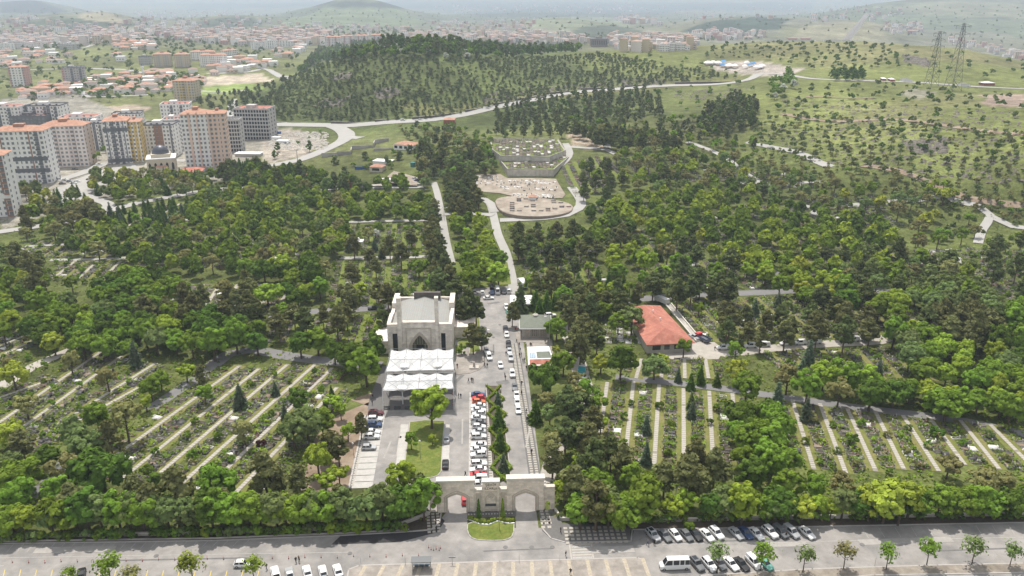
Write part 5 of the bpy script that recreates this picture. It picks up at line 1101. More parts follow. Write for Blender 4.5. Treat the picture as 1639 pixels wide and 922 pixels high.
# ---- tensile canopies
def canopy(label, corners, cols_, hgt):
    c4 = [Pz(u, v, hgt) for u, v in corners]     # back-left, back-right, front-right, front-left
    o = (c4[0] + c4[1] + c4[2] + c4[3]) / 4; o.z = 0; t_ = thing('membrane_canopy', label, 'canopy', o); N1, N2 = 32, 12; vs_ = []; fs = []
    def at(s, r_):
        p = c4[0].lerp(c4[1], s).lerp(c4[3].lerp(c4[2], s), r_) - o
        return p
    def zz(s, r_):
        z = .55 * abs(math.sin(4 * math.pi * s)) * (1 - .4 * abs(2 * r_ - 1)) * 0 +   .5 * max(0, 1 - abs(s - .5) * 5) + .3 * max(0, 1 - min(s, 1 - s) * 7)
        for q_ in (.25, .75): z -= 2.7 * math.exp(-(((s - q_) * 4.2) ** 2 + ((r_ - .55) * 2.1) ** 2) * 3.2) - .55 * math.exp(-((s - q_) * 14) ** 2) * abs(2 * r_ - 1)
        return z
    for i in range(N1 + 1):
        for j in range(N2 + 1):
            s, r_ = i / N1, j / N2; sag = .05 * math.sin(math.pi * ((s * 4) % 1)); rr = r_ + sag * (1 - 2 * r_); ss = s + .012 * math.sin(math.pi * r_) * (1 - 2 * s)
            p = at(ss, rr); vs_.append((p.x, p.y, hgt + zz(s, r_)))
    for i in range(N1):
        for j in range(N2): k = i * (N2 + 1) + j; fs.append((k, k + 1, k + N2 + 2, k + N2 + 1))
    MB().add(vs_, fs).build('membrane', M['membrane'], t_, smooth_=True)
    mb = MB()
    g = lambda s, r_, dz=.0: (at(s, r_).x, at(s, r_).y, hgt + dz)
    for r_ in (0, .5, 1): mb.tube([g(0, r_, .55), g(1, r_, .55)], .07, 5)
    for s in (0, .25, .5, .75, 1): mb.tube([g(s, -.03, .55), g(s, 1.03, .55)], .07, 5)
    for s in (0, .25, .5, .75): mb.tube([g(s, 0, .55), g(s + .25, .5, 1.3), ], .05, 5); mb.tube([g(s + .25, .5, 1.3), g(s, 1, .55)], .05, 5); mb.tube([g(s + .25, 0, .55), g(s, .5, 1.3)], .05, 5); mb.tube([g(s, .5, 1.3), g(s + .25, 1, .55)], .05, 5)
    mb.build('truss', M['metal'], t_)
    for q_ in cols_:
        p = at(q_, .55); MB().tube([(p.x, p.y, -.05), (p.x, p.y, hgt - 3.1), (p.x, p.y, hgt - 2.1), (p.x, p.y, hgt - 1.1)], [.17, .17, .5, 1.5], 10).build('mast', M['white'], t_)
    for s in (0, 1):
        for r_ in (0, 1): p = at(s, r_); MB().tube([(p.x, p.y, 0), (p.x, p.y, hgt + .5)], .09, 6).build('edge_post', M['white'], t_)
canopy('white tensile canopy directly before the mosque portal', [(626, 561), (726, 559.5), (726.5, 594), (617, 597)], (.25, .75), 7.0)
canopy('white tensile canopy nearer the lawn island with funnel mast', [(620, 600.5), (725, 599), (726, 624), (612, 627)], (.25, .75), 7.0)
# ---- kiosk with hipped green roof
def hip(mb, x0, x1, y0, y1, z, zr, inset, m=0, flat=.0):
    xm0, xm1 = x0 + inset, x1 - inset; ym = (y0 + y1) / 2
    if xm1 - xm0 < .1: xm0 = xm1 = (x0 + x1) / 2
    vs_ = [(x0, y0, z), (x1, y0, z), (x1, y1, z), (x0, y1, z), (xm0, ym, zr), (xm1, ym, zr)]
    if xm0 == xm1: mb.add(vs_[:5], [(0, 1, 4), (1, 2, 4), (2, 3, 4), (3, 0, 4), (3, 2, 1, 0)], m)
    else: mb.add(vs_, [(0, 1, 5, 4), (1, 2, 5), (2, 3, 4, 5), (3, 0, 4), (3, 2, 1, 0)], m)
    return mb
F = Frame((836, 541), (879, 541)); X, Hh = F.x, F.h
kio = F.thing('kiosk', 'square kiosk with grey-green hipped roof and lattice fronts beside the avenue', 'kiosk'); hw = Hh(857, 526); dk = F.loc(Pz(857, 507, hw)).y; W_ = F.len
mb = MB(); mb.box(0, W_, .3, dk, 0, .3)
for a, b_ in ((0, .9), (X(847), X(849.3)), (X(862), X(864.3)), (W_ - .9, W_)): mb.box(a, b_, .3, 1.0, .301, hw - .5)
mb.box(0, W_, .3, 1.0, hw - .499, hw).box(0, .5, 1.001, dk, .301, hw).box(W_ - .5, W_, 1.001, dk, .301, hw).box(.501, W_ - .501, dk - .5, dk, .301, hw).build('wall', M['stone'], kio)
for a, b_ in ((.9, X(847)), (X(849.3), X(862)), (X(864.3), W_ - .9)):
    pn = MB().box(a, b_, .6, .65, .301, hw - .5).build('lattice_panel', M['glass'], kio); mb = MB(); n_ = 4
    for k in range(n_ + 1):
        x = a + (b_ - a) * k / n_; mb.box(x - .05, x + .05, .52, .598, .3, hw - .5)
    for k in range(6): z = .4 + (hw - 1) * k / 5; mb.box(a, b_, .47, .518, z - .05, z + .05)
    for k in range(n_):
        for j in range(5): cx_, cz = a + (b_ - a) * (k + .5) / n_, .4 + (hw - 1) * (j + .5) / 5; mb.prism_y([(cx_ - .22, cz), (cx_, cz - .22), (cx_ + .22, cz), (cx_, cz + .22)], .53, .599)
    mb.build('lattice', M['stone2'], pn)
mb = MB().box(-1.1, W_ + 1.1, -.8, dk + 1, hw + .002, hw + .35); mb.build('eave', M['white'], kio)
mb = MB(); hip(mb, -1, W_ + 1, -.7, dk + .9, hw + .36, hw + 3.2, (W_ + 2) / 2 - .8); rf = mb.build('roof', M['green_roof'], kio)
MB().lathe([(1.0, 0), (1.1, .25), (.75, .55), (.35, .75), (.1, 1.1)], (W_ / 2, dk / 2, hw + 2.9), 12).build('finial', M['stone'], rf)
# ---- flat building with skylight, green and red roof fields
zr = 4.0; c = [Pz(845, 557, zr), Pz(878, 556, zr), Pz(888, 585, zr), Pz(846.5, 586, zr)]; o = c[3].copy(); o.z = 0
fl = thing('service_building', 'low white service building with skylight, green roof field and red roof field', 'building', o)
L = [(p - o) for p in c]; ctr = sum(L, Vector()) / 4
def shrink(P4, k, z): return [(ctr.x + (p.x - ctr.x) * k, ctr.y + (p.y - ctr.y) * k) for p in P4]
MB().prism([(p.x, p.y) for p in reversed(L)], 0, zr).build('wall', M['stone'], fl)
MB().prism(list(reversed(shrink(L, 1.04, 0))), zr + .002, zr + .3).build('roof_slab', M['white'], fl)
def sub(s0, s1, r0, r1): return [L[0].lerp(L[1], s).lerp(L[3].lerp(L[2], s), r_) for s, r_ in ((s0, r0), (s1, r0), (s1, r1), (s0, r1))]
def field(name, q_, m, z0, rise):
    cc = sum(q_, Vector()) / 4; a, b_ = (q_[0] + q_[3]) / 2, (q_[1] + q_[2]) / 2; a = a.lerp(cc, .5); b_ = b_.lerp(cc, .5)
    vs_ = [(p.x, p.y, z0) for p in q_] + [(a.x, a.y, z0 + rise), (b_.x, b_.y, z0 + rise)]; return MB().add(vs_, [(0, 1, 5, 4), (1, 2, 5), (2, 3, 4, 5), (3, 0, 4)]).build(name, m, fl)
field('green_roof', sub(.36, .97, .26, .64), M['green_roof'], zr + .31, .9); field('red_roof', sub(.03, .93, .68, .98), M['red_roof'], zr + .31, 1.0)
M['skylight'] = mat('skylight_glass', (.25, .33, .40), .2); sk = field('skylight', sub(.04, .32, .3, .64), M['skylight'], zr + .32, .25)
for k in range(4):
    q_ = sub(.04 + .07 * k + .02, .04 + .07 * k + .03, .3, .64); MB().prism([(p.x, p.y) for p in reversed(q_)], zr + .4, zr + .62).build('glazing_bar', M['white'], sk)
# ---- long hall with red clay roof
z0, z1 = 3.8, 7.4; E = [Pz(1035, 552.5, z0), Pz(1113, 548.5, z0), Pz(1057, 489, z0), Pz(1000, 494, z0)]; RG = [Pz(1063, 524, z1), Pz(1031, 488, z1)]
o = E[0].copy(); o.z = 0; hall = thing('hall', 'long low hall with broad red clay hipped roof', 'hall', o); e = [p - o for p in E]; rg = [p - o for p in RG]
rf = MB().add([tuple(p) for p in e] + [tuple(p) for p in rg] + [(p.x, p.y, z0 - .2) for p in e], [(0, 1, 4), (1, 2, 5, 4), (2, 3, 5), (3, 0, 4, 5), (6, 7, 1, 0), (7, 8, 2, 1), (8, 9, 3, 2), (9, 6, 0, 3), (9, 8, 7, 6)]).build('roof', M['red_roof'], hall)
ctr = sum(e, Vector()) / 4; wp = [ctr + (p - ctr) * .93 for p in e]; hw_ = MB().prism([(p.x, p.y) for p in wp], 0, z0 - .22).build('wall', M['stone'], hall)
for a, b_ in ((.12, .3), (.38, .5), (.6, .85)):
    p0, p1 = wp[0].lerp(wp[1], a), wp[0].lerp(wp[1], b_); d = (p1 - p0); MB().add([(p0.x, p0.y - .05, 1.2), (p1.x, p1.y - .05, 1.2), (p1.x, p1.y - .05, 2.9), (p0.x, p0.y - .05, 2.9), (p0.x, p0.y + .1, 1.2), (p1.x, p1.y + .1, 1.2), (p1.x, p1.y + .1, 2.9), (p0.x, p0.y + .1, 2.9)], [(0, 1, 2, 3), (4, 7, 6, 5), (0, 4, 5, 1), (3, 2, 6, 7), (0, 3, 7, 4), (1, 5, 6, 2)]).build('window', M['glass'], hall)
for s in (.35, .7):
    p = rg[0].lerp(rg[1], s) + Vector((1.2, 0, -.3)); MB().lathe([(.16, -.6), (.16, .7), (.28, .72), (.28, .85)], tuple(p), 8).build('vent_pipe', M['white'], rf)
ra = [Pz(1063, 486, .25), Pz(1074, 487, .25), Pz(1122, 545, .25), Pz(1114, 547, .25)]; t_ = thing('loading_ramp', 'grey concrete loading ramp along the red roofed hall', 'ramp', ra[0] - Vector((0, 0, .25)))
MB().prism([(p.x - ra[0].x, p.y - ra[0].y) for p in reversed(ra)], 0, .35).build('ramp_deck', M['concrete'], t_)
for a, b_ in ((0, 3), (1, 2)):
    p, q_ = ra[a] - ra[0], ra[b_] - ra[0]; d = q_ - p; l = d.length; d.normalize(); MB().obox(((p.x + q_.x) / 2, (p.y + q_.y) / 2), d, (-d.y, d.x), l / 2, .2, .351, .9).build('ramp_wall', M['coping'], t_)
# ---- generic house from picture columns
def house(name, label, cat, u0, u1, vb, vt, depth, wall, roof, rise=1.6, group=None, over=.4, wins=0, slope=0.0):
    F = Frame((u0, vb), (u1, vb - slope)); t_ = F.thing(name, label, cat, group); h_ = max(F.h((u0 + u1) / 2, vt), 2.2); W_ = F.len
    wl = MB().box(0, W_, 0, depth, -1.5, h_).build('wall', wall, t_)
    if rise > 0: hip(MB(), -over, W_ + over, -over, depth + over, h_ + .002, h_ + rise, min(depth, W_) / 2 + over * .9).build('roof', roof, t_)
    else: MB().box(-over, W_ + over, -over, depth + over, h_ + .002, h_ + .3).build('roof', roof, t_)
    for k in range(wins):
        x = W_ * (k + .5) / wins; MB().box(x - W_ / wins * .3, x + W_ / wins * .3, -.06, .02, h_ * .35, h_ * .78).build('window', M['glass'], t_)
    return t_
M['cream'] = mat('cream_plaster', (.52, .46, .36), .85, .08, .3, space='object'); M['brickred'] = mat('brick_red_wall', (.26, .09, .06), .85, .15, .6, space='object'); M['blue'] = mat('blue_sheet', (.03, .10, .30), .5); M['teal'] = mat('teal_sheet', (.04, .17, .17), .6)
house('guard_hut', 'small flat white hut beside the dark spruce on the avenue', 'hut', 818, 851, 497, 487, 9, M['stone'], M['white'], -1, wins=3)
house('chimney_block', 'short brown masonry block behind the guard hut', 'block', 846.5, 852.5, 491, 480, 2.5, M['brickred'], M['coping'], -1, over=.15)
house('house', 'white veranda house with orange roof on the slope below the hill', 'house', 630, 661, 240, 231, 12, M['white'], M['tile_roof'], 2, wins=4, slope=-1)
house('house', 'brick red house with tiled roof beside the hill road', 'house', 710, 727, 201, 192, 11, M['brickred'], M['tile_roof'], 1.5)
house('house', 'cream house with tiled roof beside the blue fence', 'house', 592, 611, 276, 267, 8, M['cream'], M['tile_roof'], 1.5, wins=1)
house('house', 'red walled shed with orange roof below the white sheds', 'shed', 543, 570, 303, 292, 8, M['brickred'], M['tile_roof'], 1.2)
house('house', 'small tiled house half hidden by trees at the road bend', 'house', 480, 510, 288, 282, 8, M['cream'], M['tile_roof'], 1.2)
house('shed', 'white flat shed beside the pale earth yard', 'shed', 600, 640, 294, 289, 6, M['white'], M['white'], -1)
house('shed', 'long white shed roof above the cream house', 'shed', 597, 624, 263, 260, 8, M['white'], M['white'], -1)
house('cabin', 'tiny teal cabin on the slope by the pines', 'cabin', 657, 663, 267, 261, 3, M['teal'], M['teal'], -1, over=.1)
house('rest_house', 'small white tiled hut on the round earth terrace', 'hut', 846, 858, 321.5, 315, 4, M['white'], M['tile_roof'], 1.0)
wall_line('blue_fence', 'blue sheet fence beside the cream house', 'fence', [(568,272),(580,271),(592,268)], 2.2, .12, 'blue', 'blue', .05)
wall_line('retaining_wall', 'stepped grey retaining wall crossing the green slope', 'wall', [(515,252),(540,249),(562,247),(563,240),(598,236),(600,230),(622,226)], 3.2, .6, 'concrete', 'concrete', .1)
wall_line('retaining_wall', 'short grey retaining wall below the veranda house', 'wall', [(598,242),(640,238),(668,239)], 2.0, .5, 'concrete', 'concrete', .1)
wall_line('yard_wall', 'grey wall along the lower edge of the shed yard', 'wall', [(480,303),(560,301),(640,299),(676,296)], 1.8, .3, 'concrete', 'coping', .1)
wall_line('hill_wall', 'long dark retaining wall along the uphill side of the hill road', 'wall', [(425,197),(530,198),(600,195.5),(660,191.5),(705,187),(745,180),(790,169),(830,161),(880,151.5),(930,144.5),(1000,140),(1080,135),(1175,130)], 2.2, .8, 'wall_dark', 'concrete', .05)
# ---- concrete terraces with graves on top
f0 = P(850, 285.5); zA = f0.z + 4.8; zB = zA + 3.7
ter = thing('burial_terrace', 'two stepped concrete terraces with graves on the slope', 'terrace', f0)
def tprism(px, z, z_low, m, name, par):
    w_ = [Pz(u, v, z) - f0 for u, v in px]; poly = [(p.x, p.y) for p in w_]
    ar = sum(poly[i][0] * poly[(i+1) % len(poly)][1] - poly[(i+1) % len(poly)][0] * poly[i][1] for i in range(len(poly)))
    if ar < 0: poly.reverse()
    return MB().prism(poly, z_low - f0.z, z - f0.z).build(name, m, par), poly
M['concrete_wall'] = block_mat('board_marked_concrete', (.47, .435, .38), 2.6, 12, .75, .12)
TL = [(812,271),(886,272),(910,252),(900,243),(800,243),(802,259)]; TU = [(802,250),(879,251.5),(905,241),(893,223.5),(784,222),(788,240)]
lo_, plo = tprism(TL, zA, f0.z - 2, M['concrete_wall'], 'lower_wall', ter); up_, pup = tprism(TU, zB, f0.z - 2, M['concrete_wall'], 'upper_wall', ter)
def inset(poly, k):
    c_ = (sum(p[0] for p in poly) / len(poly), sum(p[1] for p in poly) / len(poly)); return [(c_[0] + (p[0] - c_[0]) * k, c_[1] + (p[1] - c_[1]) * k) for p in poly]
MB().prism(inset(plo, .96), zA - f0.z + .002, zA - f0.z + .15).build('lower_lawn', M['lawn'], ter); MB().prism(inset(pup, .97), zB - f0.z + .002, zB - f0.z + .15).build('upper_lawn', M['lawn'], ter)
def rail(poly, z, par):
    mb = MB(); n_ = len(poly)
    for i in range(n_):
        a, c_ = Vector((*poly[i], z)), Vector((*poly[(i + 1) % n_], z)); d = (c_ - a); l = d.length; d.normalize(); mid = (a + c_) / 2; mb.obox((mid.x, mid.y), d, (-d.y, d.x), l / 2, .2, z - .01, z + .45)
    mb.build('wall_cap', M['concrete'], par)
rail(plo, zA - f0.z, lo_); rail(pup, zB - f0.z, up_)
def drape(name, px, m, off, kind='structure', cuts=5):
    w_ = PA([p[0] for p in px], [p[1] for p in px]); bm = bmesh.new(); vs_ = [bm.verts.new((p[0], p[1], 0)) for p in w_]; bm.faces.new(vs_); bmesh.ops.triangulate(bm, faces=bm.faces[:])
    for _ in range(cuts): bmesh.ops.subdivide_edges(bm, edges=[e for e in bm.edges if e.calc_length() > 4], cuts=1); bmesh.ops.triangulate(bm, faces=bm.faces[:])
    for v_ in bm.verts: v_.co.z = float(ground(v_.co.x, v_.co.y)) + off
    me = bpy.data.meshes.new(name); bm.to_mesh(me); bm.free(); me.materials.append(m); o = bpy.data.objects.new(name, me); link(o); o['kind'] = kind; return o
drape('burial_ground', [(732,288),(745,281),(800,279),(812,286),(890,287),(905,312),(900,318),(835,318),(800,310),(775,308),(735,292)], M['pale_earth'], .35)
M['terrace_wall'] = mat('brown_stone_wall', (.22,.18,.145), .9, .25, .7)
rt = P(855, 345); pr = [Pz(u, v, rt.z + 1.5) - rt for u, v in round_pts([(790,314),(850,314),(905,322),(920,330),(912,341),(870,347),(820,345),(796,335)], 2)]
t_ = thing('round_terrace', 'round earth terrace with curved dark retaining wall', 'terrace', rt); pl = [(p.x, p.y) for p in pr]
if sum(pl[i][0] * pl[(i+1) % len(pl)][1] - pl[(i+1) % len(pl)][0] * pl[i][1] for i in range(len(pl))) < 0: pl.reverse()
MB().prism(pl, -2, 1.3).build('curved_wall', M['terrace_wall'], t_); MB().prism(inset(pl, .985), 1.302, 1.5).build('earth_top', M['pale_earth'], t_)
TERR = [(plo, zA + .15, f0), (pup, zB + .15, f0), (pl, rt.z + 1.5, rt)]
# ---- white domed tomb
p = P(572, 398); t_ = thing('domed_tomb', 'small white open tomb with dome among the graves', 'tomb', p)
mb = MB(); mb.box(-3, 3, -2, 2, 0, .4)
mb.build('plinth', M['grave_white'], t_)
for sx in (-1, 1):
    for sy in (-1, 1): MB().tube([(sx * 2.6, sy * 1.6, .4), (sx * 2.6, sy * 1.6, 3.6)], .25, 8).build('column', M['grave_white'], t_)
MB().box(-3.2, 3.2, -2.2, 2.2, 3.6, 4.2).build('slab_roof', M['grave_white'], t_); MB().lathe([(1.7, 0), (1.65, .6), (1.3, 1.3), (.7, 1.75), (.08, 1.95)], (0, 0, 4.2), 14).build('dome', M['grave_white'], t_)
# ------------------------------------------------------------------ graves
GR = []      # x, y, z, direction angle, style, place
def grave_row(a, b, offs, pitch=1.75, miss=.22, place='', jit=.12, sty=None, both=True):
    p0, p1 = P(*a), P(*b); d = p1 - p0; d.z = 0; l = d.length; d.normalize(); n_ = Vector((-d.y, d.x, 0)); ang = math.atan2(n_.y, n_.x)
    for off in offs:
        k = int(l / pitch)
        for i in range(k):
            if rng.random() < miss: continue
            q_ = p0 + d * (i + .5 + rng.normal(0, jit)) * pitch + n_ * (off + rng.normal(0, .12)); st = sty or pick(STY)
            GR.append((q_.x, q_.y, float(ground(q_.x, q_.y)), ang + (math.pi if rng.random() < .5 else 0) + rng.normal(0, .03), st, place))
STY = {'grey': 5, 'dark': 1.6, 'rose': 1, 'white': .35, 'earth': 2}
GM = {'grey': 'grave_stone', 'dark': 'grave_dark', 'rose': 'grave_rose', 'white': 'grave_white', 'earth': 'grave_stone'}
def grave_parts(st, v_):
    kb, hs, bd, ft = MB(), MB(), MB(), MB(); g = random.Random(v_ * 7 + len(st)); w_, l = (.55, .62, .58, .95, .66, 1.25)[v_ % 6], 1.15; h = .22 + .22 * g.random()
    kb.box(-l, l, -w_, -w_ + .14, -.3, h).box(-l, l, w_ - .14, w_, -.3, h).box(-l, -l + .14, -w_ + .141, w_ - .141, -.3, h).box(l - .14, l, -w_ + .141, w_ - .141, -.3, h)
    if st in ('white', 'dark') and v_ % 2: kb.box(-l + .2, l - .2, -w_ + .15, w_ - .15, -.1, h + .12)
    hh = h + .4 + .45 * g.random(); hs.prism_y([(-l - .02, .0), (-l + .14, .0), (-l + .12, hh), (-l, hh)], -w_ * .5, w_ * .5)
    if v_ % 3: ft.prism_y([(l - .12, .0), (l + .01, .0), (l, h + .3), (l - .1, h + .3)], -w_ * .25, w_ * .25)
    bd.box(-l + .141, l - .141, -w_ + .141, w_ - .141, -.1, h * .6)
    return kb, hs, bd, ft
VERGE = []
LINES = []
def slab_path(a, b, w_=1.3, verge=(2.2, 2.2), tile=True, name='cemetery_path'):
    p0, p1 = P(*a), P(*b); d = p1 - p0; d.z = 0; d.normalize(); n_ = Vector((-d.y, d.x, 0))
    LINES.append((p0, P(*b)))
    strip('grass_verge', [a, b], verge[0] + verge[1], M['verge'], .03, step=8)
    if tile: slabs(name, a, b, 1, w_ - .2, .86, 1, 1.08, w_, 'slab', 'path_joint', .14, .02)
def block(paths, offs, place, **k):
    for a, b in paths: slab_path(a, b); grave_row(a, b, offs, place=place, **k)
WS = 'beside the long slab paths'
block([((190,771),(415,590)), ((226,783),(461,583)), ((288,777),(504,584)), ((345,768),(532,589)), ((361,806),(540,620)), ((150,755),(385,585))], (-3.0, -5.3, 3.0), WS)
block([((17,698),(195,570)), ((32,718),(250,581)), ((-20,690),(172,556)), ((30,726),(265,597))], (-3.0, 3.0), 'beside the slab paths of the lower left block')
block([((-30,568),(54,531)), ((-30,585),(62,541)), ((-20,550),(30,529)), ((-10,640),(90,605))], (-2.8, 2.8), 'beside the dusty path')
block([((1014,611),(1000,740)), ((1055,616),(1047,745)), ((1094,622),(1094.5,745)), ((1135,626),(1142,748)), ((1172,630),(1186,745)), ((972,612),(955,735))], (-3.2, 3.2), 'beside the straight slab paths')
block([((1268,640),(1303,752)), ((1312,646),(1354,758)), ((1356,654),(1402,755)), ((1401,659),(1447,752)), ((1445,665),(1503,755)), ((1485,665),(1545,745)), ((1537,673),(1600,752)), ((1585,680),(1660,755))], (-3.2, 3.2), 'beside the slanting slab paths')
for u in (1018, 1058, 1096, 1134): slab_path((u, 606), (u + (1075 - u) * .12 + 2, 574)); grave_row((u, 604), (u + 2, 574), (-3, 3), place='below the red roofed hall')
for u, w_ in ((553, 540), (580, 571), (604, 595), (622, 617), (648, 645), (672, 672)): strip('grass_verge', [(u, 418), (w_, 492)], 2.6, M['lawn'], .035); grave_row((u, 418), (w_, 492), (-2.7, 2.7), place='behind the mosque', sty=None)
for u, w_ in ((600, 590), (632, 627), (649, 647), (669, 670), (560, 545)): strip('grass_verge', [(u, 359), (w_, 406)], 2.6, M['lawn'], .035); grave_row((u, 360), (w_, 406), (-2.7, 2.7), place='below the upper cross path')
for k in range(9): a, b = (440 + k * 22, 548), (462 + k * 21, 503); strip('grass_verge', [a, b], 2.4, M['lawn'], .035); grave_row(a, b, (-2.5, 2.5), place='between cross road and mosque', miss=.15)
for k in range(14): a, b = (1075 + k * 27, 476), (1150 + k * 27, 548 - k * .6); strip('grass_verge', [a, b], 2.2, M['verge'], .03); grave_row(a, b, (-2.3, 2.3), place='above the white vans')
for k in range(9): a, b = (1235 + k * 27, 564 - k), (1275 + k * 28, 602 + k); strip('grass_verge', [a, b], 2.2, M['verge'], .03); grave_row(a, b, (-2.3, 2.3), place='below the white vans')
for k in range(6): a, b = (842 + k * 19, 408), (862 + k * 19, 450); strip('grass_verge', [a, b], 2.6, M['lawn'], .035); grave_row(a, b, (-2.6, 2.6), place='above the kiosk')
for k in range(7): a, b = (260 + k * 30, 503), (297 + k * 28, 455); slab_path(a, b, 1.6); grave_row(a, b, (-2.6, 2.6), place='among the brown pines')
for k in range(6): a, b = (85 + k * 20, 446), (122 + k * 18, 417); (slab_path(a, b, 1.5) if k % 2 == 0 else strip('grass_verge', [a, b], 3, M['verge'], .03)); grave_row(a, b, (-2.5, 2.5), place='by the town road')
for k in range(7): a, b = (20 + k * 24, 412), (70 + k * 22, 385); strip('grass_verge', [a, b], 2.6, M['verge'], .03); grave_row(a, b, (-2.6, 2.6), place='by the town road', pitch=1.8)
for k in range(6): a, b = (205 + k * 24, 362 - k * 2), (265 + k * 24, 328 - k * 2); slab_path(a, b, 1.6); grave_row(a, b, (-2.6, 2.6), place='below the town', pitch=1.9)
for k in range(5): a, b = (905 + k * 14, 262 - k * 3), (934 + k * 14, 318 - k * 8); strip('grass_verge', [a, b], 3, M['lawn'], .12); grave_row(a, b, (-3, 3), place='beside the concrete terraces', pitch=1.8)
for k in range(7): a, b = (1125 + k * 20, 262 + k * 3), (1160 + k * 22, 292 + k * 2); grave_row(a, b, (-3, 0, 3), place='on the slope above the cemetery', pitch=2.4, miss=.4)
for k in range(8): a, b = (1545 + k * 4, 400 + k * 9), (1665, 408 + k * 12); grave_row(a, b, (-2.4, 2.4), place='below the open slope', pitch=1.9, miss=.25, sty=None)
for k in range(5): a, b = (1100 + k * 25, 430), (1150 + k * 25, 465); grave_row(a, b, (-2.3, 2.3), place='above the upper road', miss=.35)
for k in range(6): a, b = (1275 + k * 27, 312), (1300 + k * 28, 340); grave_row(a, b, (-2.5, 2.5), place='on the slope above the cemetery', pitch=2.2, miss=.4)
for k in range(5): a, b = (1010 + k * 18, 255), (1040 + k * 20, 292); grave_row(a, b, (-3, 3), place='beside the concrete terraces', pitch=2.2, miss=.3)
for k in range(4): a, b = (1420 + k * 35, 400), (1450 + k * 35, 425); grave_row(a, b, (-2.3, 2.3), place='in the upper grove', pitch=2.0, miss=.3)
for k in range(4): a, b = (965 + k * 16, 520), (968 + k * 16, 553); grave_row(a, b, (-2.2, 2.2), place='beside the red roofed hall', miss=.15, sty='white' if k % 2 else None)
for a, b, n_ in (((742,284),(800,283),2), ((742,291),(895,292),2), ((800,300),(897,302),1), ((820,312),(895,314),1)):
    grave_row(a, b, (-4, 0), pitch=2.6, miss=.25, place='on the bare burial ground', sty='white'); grave_row(a, b, (-7.5,), pitch=3, miss=.5, place='on the bare burial ground', sty='grey')
for poly, z, o in TERR:
    xs = [p[0] for p in poly]; ys = [p[1] for p in poly]; sp = 2.4 if poly is not pl else 4.0
    for i in range(int((max(xs) - min(xs)) / sp)):
        for j in range(int((max(ys) - min(ys)) / (2.0 if sp == 2.4 else 4.5))):
            x, y = min(xs) + (i + .5) * sp, min(ys) + (j + .5) * (2.0 if sp == 2.4 else 4.5); q_ = inset(poly, .9)
            if in_poly([x], [y], q_)[0] and rng.random() < (.58 if sp == 2.4 else .4): GR.append((x + o.x, y + o.y, z, rng.choice([0, math.pi]), pick({'earth': 4, 'grey': 2, 'white': .7} if sp == 2.4 else {'dark': 1, 'rose': 2, 'grey': 3, 'earth': 2}), 'on the concrete terraces' if sp == 2.4 else 'on the round terrace'))
for k in range(13): a, b = (985 + k * 34, 372 - (k % 3) * 6), (1035 + k * 35, 452 - abs(k - 5) * 3); strip('grass_verge', [a, b], 2.4, M['verge'], .03); grave_row(a, b, (-2.4, 2.4), place='among the upper groves', miss=.3)
for k in range(12): a, b = (960 + k * 38, 330), (1000 + k * 40, 362); grave_row(a, b, (-2.4, 2.4), place='among the upper groves', miss=.35, pitch=2)
for k in range(10): a, b = (215 + k * 30, 430), (265 + k * 28, 375); strip('grass_verge', [a, b], 2.4, M['verge'], .03); grave_row(a, b, (-2.4, 2.4), place='among the great grove', miss=.3)
# keep roads free, nearest first
ROADS = [[(560,785),(600,600),(735,470),(830,470),(870,770)], [(0,850),(690,835),(690,950),(0,950)], [(930,610),(1180,618),(1560,672),(1560,682),(1180,634),(930,616)]]
gx = np.array([g[0] for g in GR]); gy = np.array([g[1] for g in GR]); gz = np.array([g[2] for g in GR]); pu, pv = project(gx, gy, gz); keep = np.ones(len(GR), bool)
for r_ in ROADS: keep &= ~in_poly(pu, pv, r_)
cell = {}; GR2 = []
for i in np.argsort(gx ** 2 + gy ** 2):
    if not keep[i]: continue
    g = GR[i]; k = (int(g[0] / 1.2), int(g[1] / 1.2))
    if any(((g[0] - h[0]) ** 2 + (g[1] - h[1]) ** 2) < 1.1 for a in (-1, 0, 1) for b in (-1, 0, 1) for h in cell.get((k[0] + a, k[1] + b), ())): continue
    cell.setdefault(k, []).append(g); GR2.append(g)
print('graves', len(GR2))
GPROTO = {}
NAMES = {'grey': 'grey stone', 'dark': 'dark granite', 'rose': 'reddish stone', 'white': 'white marble', 'earth': 'earth-filled grey'}
def gmeshes(st, v_):
    if (st, v_) not in GPROTO:
        kb, hs, bd, ft = grave_parts(st, v_); m = M[GM[st]]; GPROTO[(st, v_)] = (kb.mesh('kerb_frame', m), hs.mesh('headstone', M['headstone'] if v_ % 2 == 0 else m), bd.mesh('bed', M['dark_soil'] if st != 'earth' else M['soil']), ft.mesh('footstone', m) if ft.v else None)
    return GPROTO[(st, v_)]
V, Q, MI = [], [], []; n_ = 0; gm_l = ['grave_stone', 'grave_dark', 'grave_rose', 'grave_white', 'dark_soil', 'soil', 'headstone']; cachev = {}
lab = {}
